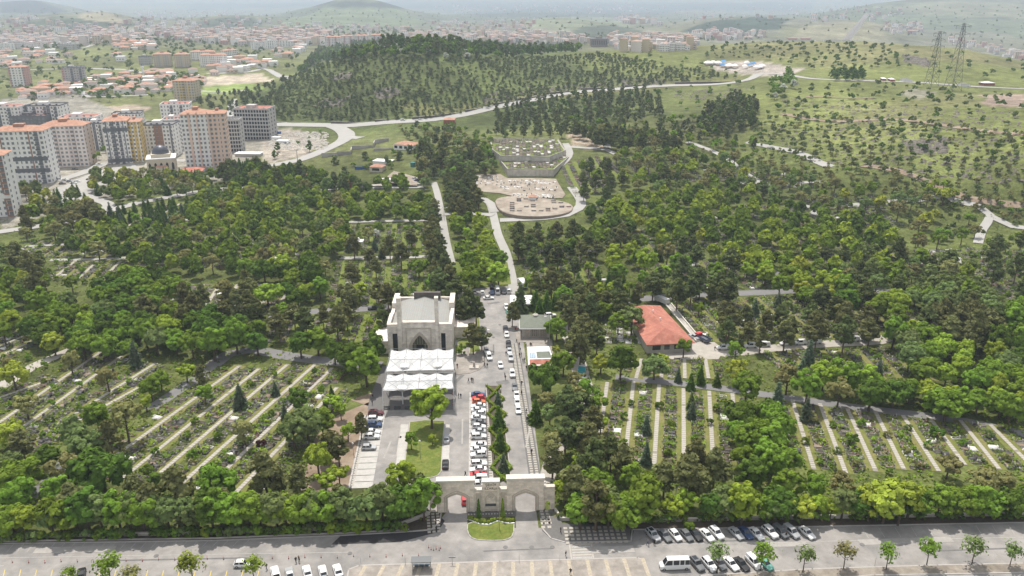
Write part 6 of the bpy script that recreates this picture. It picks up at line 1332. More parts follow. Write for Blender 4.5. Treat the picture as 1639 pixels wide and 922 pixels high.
for i, (x, y, z, a, st, place) in enumerate(GR2):
    v_ = int(x * 5 + y * 3) % 6
    if i < 300:
        t_ = thing('grave', None, 'grave', (x, y, z), a, 'graves of the cemetery'); k, h, b, f_ = gmeshes(st, v_)
        for nm, me in (('kerb_frame', k), ('headstone', h), ('bed', b)) + ((('footstone', f_),) if f_ else ()): link(bpy.data.objects.new(nm, me), t_)
        lab.setdefault(f'{NAMES[st]} grave {place}', []).append(t_)
    else:
        if (st, v_) not in cachev:
            ps = grave_parts(st, v_); mm = [gm_l.index(GM[st]), 6 if v_ % 2 == 0 else gm_l.index(GM[st]), 5 if st == 'earth' else 4, gm_l.index(GM[st])]; vv, ff, mi = [], [], []
            for p_, m_ in zip(ps[:3], mm):
                b_ = len(vv); vv += p_.v; ff += [tuple(q_ + b_ for q_ in f) for f in p_.f]; mi += [m_] * len(p_.f)
            cachev[(st, v_)] = (np.array(vv), np.array(ff), mi)
        vv, ff, mi = cachev[(st, v_)]; c_, s_ = math.cos(a), math.sin(a); sc_ = 1.0 if y < 420 else 1.15
        V.append(np.c_[(vv[:, 0] * c_ - vv[:, 1] * s_) * sc_ + x, (vv[:, 0] * s_ + vv[:, 1] * c_) * sc_ + y, vv[:, 2] * sc_ + z]); Q.append(ff + n_); n_ += len(vv); MI += mi
o = bpy.data.objects.new('gravestones', np_mesh('gravestones', np.concatenate(V), np.concatenate(Q), [M[k] for k in gm_l], MI)); link(o); o['kind'] = 'stuff'
for l, items in lab.items():
    items.sort(key=lambda t_: project(*t_.location)[0])
    for i, t_ in enumerate(items): t_['label'] = l if len(items) == 1 else f'{l}, {ordinal(i + 1)}-from-left of these'
# planting on and between the graves
V, O, T = [], [], []
for x, y, z, a, st, place in GR2:
    if place.startswith('on the bare') or place.startswith('on the round') or (st == 'white' and rng.random() < .6): continue
    if 'terraces' in place and rng.random() < .6: continue
    r_ = rng.random(); k = 9 if r_ < .5 else 30 if r_ < .72 else 0
    if not k: continue
    hgt = .4 if k == 9 else 1.1; c_, s_ = math.cos(a), math.sin(a); lx = rng.uniform(-1, 1, k); ly = rng.uniform(-.5, .5, k) * (1.0 if k == 9 else 1.6)
    V.append(np.c_[lx * c_ - ly * s_ + x, lx * s_ + ly * c_ + y, z + .2 + rng.uniform(0, 1, k) * hgt]); O.append(np.c_[rng.normal(0, .5, (k, 2)), np.ones(k)]); T += [int(rng.choice(4, p=[.4, .3, .2, .1]))] * k
C = np.concatenate(V); q_ = leaf_quads(C, np.concatenate(O), .42, .5, rng)
me = np_mesh('grave_planting', q_[0], q_[1], [LM['mid'], LM['bright'], LM['deep'], LM['olive']], T); o = bpy.data.objects.new('grave_planting', me); link(o); o['kind'] = 'stuff'
# rough grass and weeds on the ground of the cemetery
n_ = 21000; u = rng.uniform(-60, 1700, n_); v = 300 + 535 * rng.uniform(0, 1, n_) ** .8; pp = PA(u, v); ok = np.ones(n_, bool)
for c_ in CLEAR: ok &= ~in_poly(u, v, c_)
ok &= ~in_poly(u, v, [(500,800),(490,690),(620,600),(900,480),(935,600),(870,830),(560,800)]); ok &= ~((u < 430) & (v < 350)); ok &= ~in_poly(u, v, [(1105,533),(1120,528),(1170,558),(1150,580),(1070,580),(1040,562)])
pp = pp[ok]
for a, b in LINES:
    d = np.array((b.x - a.x, b.y - a.y)); l = np.linalg.norm(d); d /= l; q_ = pp[:, :2] - (a.x, a.y); s = q_ @ d; t_ = np.abs(q_[:, 0] * d[1] - q_[:, 1] * d[0]); pp = pp[~((s > -2) & (s < l + 2) & (t_ < 2.0))]
k = 3; C = np.repeat(pp, k, 0) + rng.normal(0, .45, (len(pp) * k, 3)) * [1, 1, .0] + np.c_[np.zeros((len(pp) * k, 2)), rng.uniform(.05, .5, len(pp) * k)]
q_ = leaf_quads(C, np.c_[rng.normal(0, .6, (len(C), 2)), np.ones(len(C))], .5, .4, rng)
o = bpy.data.objects.new('weeds', np_mesh('weeds', q_[0], q_[1], [LM['mid'], LM['deep'], LM['olive'], LM['hedge']], np.repeat(rng.choice(4, len(pp), p=[.45, .3, .1, .15]), k))); link(o); o['kind'] = 'stuff'
# ------------------------------------------------------------------ vehicles
def paint(name, c, metal=.0): 
    m = mat(name, c, .32, spec=.5, metal=metal); return m
PT = {'white': paint('white_car_paint', (.62,.62,.61)), 'silver': paint('silver_car_paint', (.42,.43,.44), .3), 'grey': paint('grey_car_paint', (.13,.135,.14), .2), 'black': paint('black_car_paint', (.02,.02,.022)),
      'blue': paint('dark_blue_car_paint', (.03,.06,.14)), 'red': paint('red_car_paint', (.46,.03,.035)), 'orange': paint('orange_car_paint', (.52,.12,.035)), 'teal': paint('teal_paint', (.02,.22,.26)), 'maroon': paint('maroon_car_paint', (.10,.018,.022)), 'green': paint('pale_green_paint', (.12,.33,.27))}
M['lamp_glass'] = mat('lamp_glass', (.6,.6,.58), .2); M['tail'] = mat('tail_lamp_red', (.35,.02,.02), .3); M['rim'] = mat('wheel_rim', (.35,.35,.36), .4, metal=.6)
CARS = {  # length, width, height, bonnet front z, bonnet back x, windscreen top x, roof back x, rear screen bottom x, tail z, shoulder z
 'sedan': (4.55,1.80,1.46,.70,.85,.15,-1.0,-1.60,.98,.95), 'hatchback': (4.1,1.76,1.50,.72,.80,.15,-1.45,-1.93,.98,.95), 'suv': (4.55,1.88,1.70,.88,.85,.25,-1.75,-2.12,1.08,1.08),
 'van': (4.5,1.86,1.88,.85,1.15,.55,-2.05,-2.15,1.15,1.12), 'minibus': (6.6,2.05,2.65,1.1,2.55,1.75,-3.15,-3.22,1.3,1.35), 'pickup': (5.1,1.86,1.75,.95,.95,.35,-.75,-.95,1.02,1.08)}
def loft(mb, secs, m=0):
    k = len(secs[0]); b = len(mb.v); mb.v += [tuple(p) for s in secs for p in s]
    for i in range(len(secs) - 1):
        for j in range(k - 1): mb.f.append((b+i*k+j, b+(i+1)*k+j, b+(i+1)*k+j+1, b+i*k+j+1)); mb.m.append(m)
    for r_ in (0, len(secs) - 1): mb.f.append(tuple(b + r_ * k + j for j in (range(k) if r_ == 0 else reversed(range(k))))); mb.m.append(m)
def car_meshes(kind):
    L, W_, Ht, zb, xb, xw, xr, xt, zt, zs = CARS[kind]; h = L / 2; w_ = W_ / 2
    def sec(x, ww, zt_): return [(x, -ww * .93, .26), (x, -ww, .5), (x, -ww * .99, min(zs - .12, zt_ - .08)), (x, -ww * .9, zt_), (x, 0, zt_ + .03), (x, ww * .9, zt_), (x, ww * .99, min(zs - .12, zt_ - .08)), (x, ww, .5), (x, ww * .93, .26)]
    body = MB(); loft(body, [sec(h, w_ * .72, zb - .12), sec(h - .12, w_ * .86, zb), sec(h - .45, w_ * .97, zb + .06), sec(xb, w_, zs - .03), sec(xb - .4, w_, zs), sec(xt + .2, w_, zs), sec(xt - .05, w_ * .99, zt), sec(-h + .12, w_ * .93, zt - .03), sec(-h, w_ * .82, zt - .22)])
    rw, tw = w_ * .9, w_ * .74; z0 = zs - .02
    cab = [[(xb, -rw * .93, z0), (xb, rw * .93, z0)], [(xw, -tw * .96, Ht - .04), (xw, tw * .96, Ht - .04)], [(xw - .45, -tw, Ht), (xw - .45, tw, Ht)], [(xr, -tw * .97, Ht - .05), (xr, tw * .97, Ht - .05)], [(xt, -rw * .93, z0), (xt, rw * .93, z0)]]
    b = len(body.v)
    for s in cab: body.v += s
    for i in range(4): body.f.append((b+2*i, b+2*i+2, b+2*i+3, b+2*i+1)); body.m.append(0)
    for s in (0, 1): body.f.append(tuple(b + 2 * i + s for i in (range(5) if s == 0 else reversed(range(5))))); body.m.append(0)
    G = {}
    def pane(name, q_, push):
        c = sum((Vector(p) for p in q_), Vector()) / 4; vs_ = [tuple(c + (Vector(p) - c) * .88 + Vector(push)) for p in q_]; G.setdefault((name, len(G)), MB()).add(vs_, [(0, 1, 2, 3)])
    pane('windscreen', [cab[0][0], cab[0][1], cab[1][1], cab[1][0]], (.015, 0, .012)); pane('rear_window', [cab[4][1], cab[4][0], cab[3][0], cab[3][1]], (-.015, 0, .012))
    xm = (xw + xr) / 2 - .05
    for s in (0, 1):
        sg = -1 if s == 0 else 1; yb = sg * rw * .93; yt = sg * tw
        def edge(x):  # point on the side slope, top
            return (x, sg * tw * .985, Ht - .05)
        xs = [(xb - .02, xw, xm + .04, xm + .04), (xm - .04, xm - .04, xr, xt)] if kind != 'minibus' else [(xb, xw, .6, .6), (.5, .5, -.9, -.9), (-1.0, -1.0, -2.0, -2.0), (-2.1, -2.1, xr, xt)]
        if kind == 'van': xs = xs[:1]
        for a, b_, c_, d_ in xs: pane('side_window', [(a, yb, z0), (b_, sg * tw * .985, Ht - .06), (c_, sg * tw * .985, Ht - .06), (d_, yb, z0)], (0, sg * .022, 0))
    wh = MB(); r_ = .33 if kind not in ('suv', 'minibus', 'pickup') else .37
    N = 14; ring = lambda y, rr: [(rr * math.cos(2*math.pi*i/N), y, rr * math.sin(2*math.pi*i/N)) for i in range(N)]
    for y0, y1, r0, m in ((-.11, .11, r_, 0),):
        wh.add(ring(y0, r0) + ring(y1, r0), [(i, (i+1) % N, N+(i+1) % N, N+i) for i in range(N)] + [tuple(range(N)), tuple(reversed(range(N, 2*N)))], 0)
    for y in (-.118, .118): wh.add(ring(y, r_ * .62), [tuple(range(N))], 1)
    hl = MB().box(h - .28, h - .07, -.18, .18, zb - .17, zb - .03); tl = MB().box(-h + .02, -h + .12, -.12, .12, zt - .32, zt - .1)
    grille = MB().box(h - .06, h + .012, -w_ * .5, w_ * .5, .34, .5)
    return dict(body=body.mesh('body', M['white'], True), glass=[(k[0], m.mesh(k[0], M['glass'])) for k, m in G.items()], wheel=wh.mesh('wheel', [M['black'], M['rim']]), head=hl.mesh('headlight', M['lamp_glass']), tail=tl.mesh('tail_light', M['tail']), grille=grille.mesh('grille', M['black']), dims=(L, W_, h, w_, r_, zb, zt))
CM = {k: car_meshes(k) for k in CARS}
for k in CM:
    me = CM[k]['body']
    for p in me.polygons: p.use_smooth = False
BODY = {}
def vehicle(kind, colour, p, rz, label, group=None, roof=None):
    c = CM[kind]; L, W_, h, w_, r_, zb, zt = c['dims']; nm = {'sedan': 'car', 'hatchback': 'car', 'suv': 'car', 'van': 'van', 'minibus': 'minibus', 'pickup': 'pickup_truck'}[kind]
    t_ = thing(nm if nm != 'car' else 'parked_car', label, 'car' if nm == 'car' else nm.replace('_', ' '), (p.x, p.y, p.z + .03), rz, group)
    if (kind, colour) not in BODY: me = c['body'].copy(); me.materials[0] = PT[colour]; BODY[(kind, colour)] = me
    link(bpy.data.objects.new('body', BODY[(kind, colour)]), t_)
    for g, me in c['glass']: link(bpy.data.objects.new(g, me), t_)
    for sx in (h - .85, -h + .8):
        for sy in (-1, 1): o = link(bpy.data.objects.new('wheel', c['wheel']), t_); o.location = (sx, sy * (w_ - .1), r_)
    for sy in (-1, 1):
        o = link(bpy.data.objects.new('headlight', c['head']), t_); o.location = (0, sy * (w_ * .62), 0); o = link(bpy.data.objects.new('tail_light', c['tail']), t_); o.location = (0, sy * w_ * .72, 0)
    link(bpy.data.objects.new('grille', c['grille']), t_)
    if roof:
        Ht = CARS[kind][2]; xw, xr = CARS[kind][5], CARS[kind][6]; MB().box(xr + .3, xw - .5, -w_ * .5, w_ * .5, Ht - .02, Ht + .018).build('sunroof', M['glass'], t_)
    return t_
AX = R(93.7)     # heading of the avenue
CW = {'white': 'white', 'silver': 'silver', 'grey': 'dark grey', 'black': 'black', 'blue': 'dark blue', 'red': 'bright red', 'orange': 'orange', 'teal': 'teal', 'maroon': 'dark maroon', 'green': 'pale green'}
KW = {'sedan': 'sedan', 'hatchback': 'hatchback', 'suv': 'SUV', 'van': 'van', 'minibus': 'minibus', 'pickup': 'pickup truck'}
VEH = []
def cars(items, rz, place, group, order):
    for it in items:
        u, v, kind, col = it[:4]; r_ = rz + (it[4] if len(it) > 4 else 0); p = P(u, v); VEH.append((vehicle(kind, col, p, r_ + rng.normal(0, .02), None, group, col != 'white' and kind == 'suv'), kind, col, place, order))
S1 = [(187,660,'suv','silver'),(265,662,'sedan','grey'),(335,660,'hatchback','white'),(410,662,'hatchback','grey'),(470,655,'sedan','black'),(545,660,'sedan','white'),(608,648,'suv','white'),(740,648,'sedan','silver'),(803,645,'sedan','blue'),(873,650,'sedan','white'),(965,640,'suv','white'),(1033,640,'van','grey'),(1105,640,'van','silver'),(1210,645,'sedan','white')]
cars([(1000 + x / 4.153, 700 + y / 4.153 + 1, k, c) for x, y, k, c in S1], R(112) + math.pi, 'along the far kerb under the trees', 'cars parked at the far kerb', 'u')
S2 = [(478,858,'suv','grey'),(560,860,'suv','white'),(630,855,'hatchback','grey'),(705,855,'sedan','white'),(775,858,'sedan','black'),(855,845,'van','white'),(935,858,'hatchback','green')]
cars([(1000 + x / 4.153, 700 + y / 4.153, k, c) for x, y, k, c in S2], R(112) + math.pi, 'in the near row beside the minibus', 'cars parked beside the minibus', 'u')
cars([(1079,909,'minibus','white')], R(183), 'parked lengthwise at the near kerb', None, 'u')
cars([(390,906,'hatchback','white')], R(3), 'driving along the street', None, 'u')
cars([(441,921,'van','white'),(464,922,'sedan','silver'),(492,919,'sedan','white'),(517,918,'hatchback','white'),(541,917,'sedan','white'),(131,922,'hatchback','black')], R(112), 'in the yellow-lined bays by the paved island', 'cars in the yellow-lined bays', 'u')
cars([(601.5,664,'suv','maroon'),(600.5,674,'suv','white'),(599,683,'suv','blue'),(596.5,694,'sedan','white'),(595,702,'suv','white'),(590.5,719,'hatchback','silver')], R(2), 'in the pale bays beside the bare brown ground', 'cars in the bays beside the court', 'v')
ROW = [(163,'sedan','blue'),(192,'hatchback','red'),(222,'hatchback','orange'),(257,'sedan','white'),(292,'sedan','white'),(322,'hatchback','white'),(355,'sedan','white'),(395,'sedan','grey'),(428,'hatchback','white'),(468,'sedan','silver'),(510,'suv','white'),(578,'sedan','white'),(618,'sedan','white'),(660,'suv','white'),(735,'suv','white'),(780,'sedan','white'),(825,'sedan','red'),(860,'van','white'),(905,'suv','white')]
cars([(765.5 + (i % 3) * .5, 602 + y / 5.12, k, c, (math.pi if i % 2 else 0)) for i, (y, k, c) in enumerate(ROW)], R(3), 'in the long row beside the hedge garden', 'cars in the long row beside the hedge garden', 'v')
cars([(714.5,705,'sedan','silver'),(713,746,'sedan','black')], AX, 'beside the lawn island', 'cars beside the lawn island', 'v')
cars([(824,622,'sedan','grey'),(827,635,'sedan','white'),(828,647,'hatchback','white'),(829.5,659,'hatchback','white'),(809.5,530,'suv','black'),(811,538,'hatchback','white'),(814,554,'suv','black'),(815.5,565,'hatchback','silver'),(817.5,575,'pickup','silver'),(820,601,'suv','white')], AX + math.pi, 'queuing along the walkway', 'cars along the walkway', 'v')
cars([(801,587,'hatchback','white'),(779,564,'hatchback','white'),(783,574,'van','white'),(810.5,494,'suv','white'),(814,503,'hatchback','green')], AX + math.pi + .1, 'on the wide avenue', 'cars on the wide avenue', 'v')
cars([(772,470,'hatchback','white'),(759,469,'hatchback','white'),(788,470,'sedan','blue'),(796,468,'minibus','white'),(806,469,'sedan','grey'),(814,468,'van','white'),(787,461,'suv','black')], AX, 'at the head of the wide avenue', 'cars at the head of the avenue', 'u')
cars([(782,479,'sedan','white'),(599,495.5,'pickup','black',.05),(881,507,'suv','white')], R(8), 'standing alone across its lane', None, 'u')
cars([(744,803,'hatchback','red')], AX, 'seen through the left arch of the gate', None, 'u')
cars([(1201,556,'van','white'),(1222,554.5,'van','white'),(1258,552.5,'van','white'),(1280,551,'van','white'),(1304,549.5,'van','white'),(1365,546,'van','white'),(1384,545,'van','white'),(1157,559,'van','white')], R(184), 'in the line on the middle cemetery road', 'white vans on the cemetery road', 'u')
cars([(1111,542,'pickup','silver'),(1508,537,'suv','white'),(931,604,'hatchback','white')], R(120), 'on a side lane of the cemetery', None, 'u')
cars([(645,193.5,'van','white'),(673,192.5,'hatchback','white')], R(5), 'on the hill road', 'vehicles on the hill road', 'u')
cars([(96,288,'hatchback','white'),(104,289,'sedan','white'),(112,291,'sedan','silver'),(100,295,'hatchback','grey'),(118,294,'sedan','white'),(124,292,'hatchback','white'),(159,265,'van','white'),(106,322,'sedan','white'),(143,326,'van','white'),(120,272,'hatchback','grey')], R(20), 'in the town car park', 'cars in the town car park', 'u')
cars([(664,287,'hatchback','white'),(668,290,'sedan','blue'),(463,231,'van','white'),(457,230,'sedan','silver')], R(30), 'in a dusty yard below the hill', 'cars in dusty yards', 'u')
g = {}
for o, kind, col, place, order in VEH: g.setdefault(f'{CW[col]} {KW[kind]} {place}', []).append((o, order))
for l, it in g.items():
    k = 0 if it[0][1] == 'u' else 1; it.sort(key=lambda q_: project(*q_[0].location)[k])
    for i, (o, _) in enumerate(it): o['label'] = l if len(it) == 1 else f'{ordinal(i + 1)} {"from left" if k == 0 else "from the far end"}: {l}'
def truck(label, u, v, rz, cabc, boxc, L=6.5, Wd=2.3, hb=2.6, flat=False):
    p = P(u, v); t_ = thing('truck', label, 'truck', p, rz); w_ = Wd / 2
    cab = MB(); cab.prism_y([(L/2-1.9, .5), (L/2, .5), (L/2, 1.35), (L/2-.35, 2.3), (L/2-1.9, 2.35)], -w_ * .95, w_ * .95); cb_ = cab.build('cab', PT[cabc], t_)
    MB().add([(L/2+.01, -w_*.8, 1.4), (L/2+.01, w_*.8, 1.4), (L/2-.33, w_*.8, 2.2), (L/2-.33, -w_*.8, 2.2)], [(0, 1, 2, 3)]).build('windscreen', M['glass'], cb_)
    MB().box(-L/2, L/2-1.95, -w_, w_, .75, 1.25 if flat else hb).build('cargo_bed' if flat else 'cargo_box', PT[boxc], t_)
    if flat:
        mb = MB(); mb.box(-L/2, L/2-1.95, -w_, -w_+.08, 1.251, 1.8).box(-L/2, L/2-1.95, w_-.08, w_, 1.251, 1.8).box(-L/2, -L/2+.08, -w_+.081, w_-.081, 1.251, 1.8); mb.build('side_board', PT['blue'], t_)
    MB().box(-L/2, L/2-.2, -.4, .4, .5, .745).build('chassis', M['black'], t_)
    for x in (L/2-1.1, -L/2+1.2):
        for s in (-1, 1): o = link(bpy.data.objects.new('wheel', CM['suv']['wheel']), t_); o.location = (x, s * (w_ - .15), .37)
truck('white box truck at the top of the loading ramp', 1059, 485, R(125), 'white', 'white')
truck('small truck with red cab and blue side boards near the hall', 1124, 545, R(118), 'red', 'grey', 6.5, flat=True)
truck('teal box truck on the dusty service road', 931, 599, R(80), 'white', 'teal', 5)
truck('long white coach-like truck beside the dark spruce on the lane', 836, 458, R(105), 'white', 'white', 9, 2.5, 3.0)
# ------------------------------------------------------------------ people
SK = mat('skin', (.45,.29,.21), .6); HAIR = mat('dark_hair', (.02,.016,.013), .7)
def person_mesh(v_, pose):
    st = .22 if pose == 'walk' else .04; J = [((0,0,.95),.13)]; E = []
    def add(p, r_, par): J.append((p, r_)); E.append((par, len(J) - 1)); return len(J) - 1
    sp = add((0, .01, 1.15), .14, 0); ch = add((0, 0, 1.36), .155, sp); nk = add((0, 0, 1.50), .06, ch); hd = add((0, .015, 1.60), .088, nk); add((0, .02, 1.70), .08, hd)
    for s in (-1, 1):
        k = s * st; hp_ = add((s*.09, 0, .90), .10, 0); kn = add((s*.10, k * .5 + .03, .50), .065, hp_); an = add((s*.10, k - (.05 if k < 0 else 0), .09), .045, kn); add((s*.10, k + .12, .05), .042, an)
        sh = add((s*.20, 0, 1.41), .065, ch); el = add((s*.25, -k * .5 - .03, 1.13), .048, sh); wr = add((s*.25, -k * .8 + .08, .90), .034, el); pm_ = add((s*.25, -k * .8 + .10, .83), .036, wr)
        for i in range(4): f1 = add((s*(.235 + .012*i), -k*.8 + .075 + .02*i, .78), .010, pm_); add((s*(.232 + .012*i), -k*.8 + .085 + .02*i, .735 + .006*abs(i - 1)), .008, f1)
        th = add((s*.225, -k*.8 + .14, .81), .011, pm_); add((s*.222, -k*.8 + .155, .775), .009, th)
    me = bpy.data.meshes.new('person_base'); me.from_pydata([j[0] for j in J], E, []); o = bpy.data.objects.new('person_base', me); COL.objects.link(o)
    o.modifiers.new('skin', 'SKIN'); sv = me.skin_vertices[0].data
    for i, (p, r_) in enumerate(J): sv[i].radius = (r_, r_)
    sv[0].use_root = True
    sub_ = o.modifiers.new('sub', 'SUBSURF'); sub_.levels = 1
    bpy.context.view_layer.update(); dg = bpy.context.evaluated_depsgraph_get(); out_ = bpy.data.meshes.new_from_object(o.evaluated_get(dg)); bpy.data.objects.remove(o); return out_
PB = [person_mesh(0, 'stand'), person_mesh(1, 'walk')]
CL = {k: mat('cloth_' + k, c, .9) for k, c in dict(black=(.018,.018,.02), navy=(.02,.03,.07), brown=(.09,.06,.04), grey=(.16,.16,.17), red=(.38,.04,.04), white=(.6,.6,.58), blue=(.05,.09,.2)).items()}
PM = {}
def pmesh(v_, top, leg):
    if (v_, top, leg) in PM: return PM[(v_, top, leg)]
    me = PB[v_].copy(); me.materials.clear()
    for m in (SK, CL[top], CL[leg], HAIR, M['black']): me.materials.append(m)
    for p in me.polygons:
        c = p.center; z = c.z; p.use_smooth = True
        p.material_index = 4 if z < .1 else 2 if z < .93 and abs(c.x) < .2 else 0 if z < .9 else 1 if z < 1.49 else (3 if z > 1.67 or c.y < -.005 and z > 1.56 else 0)
    PM[(v_, top, leg)] = me; return me
PPL = [(732,589,'walking on the forecourt','black','black'),(750,612.5,'with two companions on the court','black','navy'),(754.5,611,'between two companions on the court','black','black'),(757,612.5,'standing nearest the hedge in a trio on the court','brown','black'),(734,637,'paired beside the canopy edge','black','black'),(737.5,637,'paired beside the canopy edge, nearer the car row','navy','black'),
 (808,604,'crossing the avenue first','black','navy'),(809,608,'crossing the avenue behind another','brown','black'),(780,588,'at the tip of the forecourt','black','black'),(775.5,587.5,'at the forecourt kerb','black','black'),(810,569,'beside the silver queueing car','navy','black'),(827,549,'at the top of the walkway','black','black'),(831,555,'below the kiosk front','brown','black'),(832.5,563,'in the group by the service building','black','navy'),(834.5,571,'in the middle of the group by the service building','black','black'),(831.5,571.5,'slightly apart in the group by the service building','navy','navy'),(837,581,'near the service building corner','black','black'),(839.5,580,'beside the service building corner in grey','grey','black'),(842.5,592,'below the service building','black','black'),(842,554,'on the kiosk pavement','white','black'),(849,555,'standing mid-way on the kiosk pavement','black','black'),(851,555.5,'paired on the kiosk pavement','red','black'),(872.5,550,'at the corner of the kiosk pavement','brown','navy'),(825,530,'in red beside the kiosk','red','black'),(827.5,530.5,'in dark red coat by the kiosk wall','red','navy'),
 (835,617,'on the walkway beside the grey car','black','black'),(834.5,632,'on the walkway beside the queue','black','navy'),(842.5,662,'on the walkway below the queue','black','black'),(844.5,675,'one of a pair on the walkway','black','black'),(842.5,674.5,'other of a pair on the walkway in navy','navy','black'),(851,727,'alone low on the walkway','black','black'),(745,763,'just behind the left arch tower','black','black'),(905.5,891,'on the zebra crossing edge','black','black'),(913,920,'on the paved island','black','black'),(897.5,853,'beside the hedge on the far pavement','black','navy'),(474,901,'one of a pair walking on the street','black','black'),(479,900,'other of a pair walking on the street, in brown','brown','black'),(427,912,'alone by the yellow-lined bays','black','navy'),(1047,872,'beside the first silver car','black','black'),(1036.5,873,'by the kerb end next to parked cars','grey','navy'),(1257.5,861,'behind the grey van','black','black'),(597,638,'at the edge of the shaded forecourt','black','black'),(596,648,'at the edge of the shaded forecourt by the maroon car','navy','black'),(1144,561,'on the lane by the white vans','black','navy'),(424,501,'small figure on the cross road','brown','black'),(573,496,'standing on the cross road by the pickup','black','black'),(808,372,'walking up the avenue lane','black','black')]
for i, (u, v, pl_, top, leg) in enumerate(PPL):
    o = bpy.data.objects.new('person', pmesh(i % 2, top, leg)); p = P(u, v); o.location = (p.x, p.y, p.z + .05); o.rotation_euler = (0, 0, (i * 1.9) % 6.28); s = 1.0 + .05 * math.sin(i * 2.3); o.scale = (s * 1.08, s * 1.08, s); link(o)
    tag(o, f'person {pl_}, {top} top', 'person', 'people about the cemetery')
# ------------------------------------------------------------------ street furniture
def pole(name, label, cat, u, v, vt, arms=(), r_=.06, head='lamp', m='metal'):
    p = P(u, v); h_ = height_at(p, vt); t_ = thing(name, label, cat, p); MB().tube([(0, 0, -.1), (0, 0, h_ * .5), (0, 0, h_)], [r_ * 1.4, r_, r_ * .8], 8).build('pole', M[m], t_)
    for a, l in arms:
        e = (math.cos(a) * l, math.sin(a) * l, h_ + .35); MB().tube([(0, 0, h_ - .1), (e[0] * .5, e[1] * .5, h_ + .25), e], r_ * .6, 6).build('arm', M[m], t_)
        d = Vector((math.cos(a), math.sin(a))); MB().obox((e[0] + d.x * .3, e[1] + d.y * .3), d, (-d.y, d.x), .42, .16, e[2] - .04, e[2] + .1).build('lamp_head', M['white'], t_)
    if head == 'globe': MB().lathe([(.08, 0), (.2, .08), (.25, .25), (.18, .42), (.05, .5)], (0, 0, h_), 10).build('globe', M['white'], t_)
    if head == 'sign': MB().box(-.75, .75, -.03, .03, h_ - .35, h_).build('sign_plate', M['metal'], t_)
    if head == 'ball': MB().lathe([(.03, 0), (.09, .08), (.03, .16)], (0, 0, h_), 8).build('finial', M['metal'], t_)
    return t_
pole('street_lamp', 'tall street lamp with two arms in the roadside belt', 'street lamp', 174, 833, 792, ((R(20), 1.6), (R(200), 1.6)), .09)
pole('street_lamp', 'street lamp with single arm behind the last parked sedan', 'street lamp', 1303, 808, 776, ((R(0), 1.0),), .08)
pole('street_lamp', 'street lamp behind the parked hatchbacks under trees', 'street lamp', 1080, 812, 782, ((R(30), 1.0),), .08)
pole('garden_lamp', 'globe lamp on the lawn island', 'lamp', 673, 734, 707, head='globe'); pole('garden_lamp', 'globe lamp beside the right gate tower', 'lamp', 872, 790, 773, head='globe'); pole('garden_lamp', 'globe lamp beside the bare brown ground', 'lamp', 566, 728, 711, head='globe')
pole('flagpole', 'tall thin flagpole on the entrance lawn', 'pole', 799.5, 849, 796, head='ball', r_=.05)
pole('avenue_lamp', 'tall dark lamp post at the forecourt kerb', 'lamp', 775, 583, 530, ((R(10), 1.2),), .09, m='steel_dark'); pole('avenue_lamp', 'tall lamp post at the service building corner', 'lamp', 879, 560, 508, ((R(180), 1.2),), .09)
pole('avenue_lamp', 'lamp post beside the upper avenue lane', 'lamp', 711, 352, 333, ((R(0), 1.2), (R(180), 1.2)), .1)
pole('road_lamp', 'tall lamp mast at the town road bend', 'lamp', 477, 266, 240, ((R(0), 2.0),), .22)
pole('direction_sign', 'T-shaped sign post at the edge of the paved island', 'sign', 724, 904, 891, head='sign'); pole('marker_post', 'thin post at the kerb of the paved island', 'post', 831, 901, 888.5, head='ball', r_=.035); pole('marker_post', 'thin post beside the bus shelter', 'post', 649, 905, 889, head='ball', r_=.035); pole('marker_post', 'thin post at the curved kerb end', 'post', 578, 907, 894, head='ball', r_=.035); pole('marker_post', 'thin post near the zebra crossing', 'post', 896, 898, 889, head='ball', r_=.035); pole('marker_post', 'thin post by the far planted strip', 'post', 1400, 906, 893, head='ball', r_=.035)
# bus shelter
F = Frame((659.5, 915), (689.5, 914)); t_ = F.thing('bus_shelter', 'grey bus shelter with glazed back on the paved island', 'bus shelter'); W_ = F.len
for x in (0.1, W_ - .1):
    for y in (.1, 1.5): MB().box(x - .05, x + .05, y - .05, y + .05, 0, 2.5).build('post', M['metal'], t_)
MB().box(-.15, W_ + .15, -.35, 1.75, 2.502, 2.66).build('roof', M['steel_dark'], t_); MB().box(.16, W_ - .16, -.28, -.1, 2.2, 2.5).build('fascia', M['white'], t_)
for k in range(3): MB().box(.2 + (W_ - .4) * k / 3, .12 + (W_ - .4) * (k + 1) / 3, 1.48, 1.52, .4, 2.2).build('pane', M['skylight'], t_)
MB().box(.5, W_ - .5, 1.0, 1.4, .42, .5).build('seat', M['steel_dark'], t_)
# red marker posts on the street
M['red_paint'] = mat('red_post', (.5,.06,.04), .6); bp = MB().tube([(0, 0, 0), (0, 0, .75)], .06, 6).mesh('post_body', M['red_paint']); bb = MB().lathe([(.16, 0), (.14, .06), (.06, .09)], (0, 0, 0), 8).mesh('base', M['black']); bw = MB().tube([(0, 0, .45), (0, 0, .58)], .066, 6).mesh('band', M['white'])
PX = [(20 + 26 * k, 900.5 - .45 * k + (k % 3) * .8) for k in range(26)] + [(690,880),(694,881),(698,879),(703,881),(686,877),(705,878)] + [(725,600+8*k) for k in range(7)]
for i, (u, v) in enumerate(PX):
    t_ = thing('marker_bollard', f'red marker bollard, {ordinal(i + 1)} along the row on the street' if i < 32 else f'red marker bollard beside the canopy, {ordinal(i - 31)} from the mosque', 'bollard', P(u, v), 0, 'red marker bollards')
    for nm, me in (('post_body', bp), ('base', bb), ('band', bw)): link(bpy.data.objects.new(nm, me), t_)
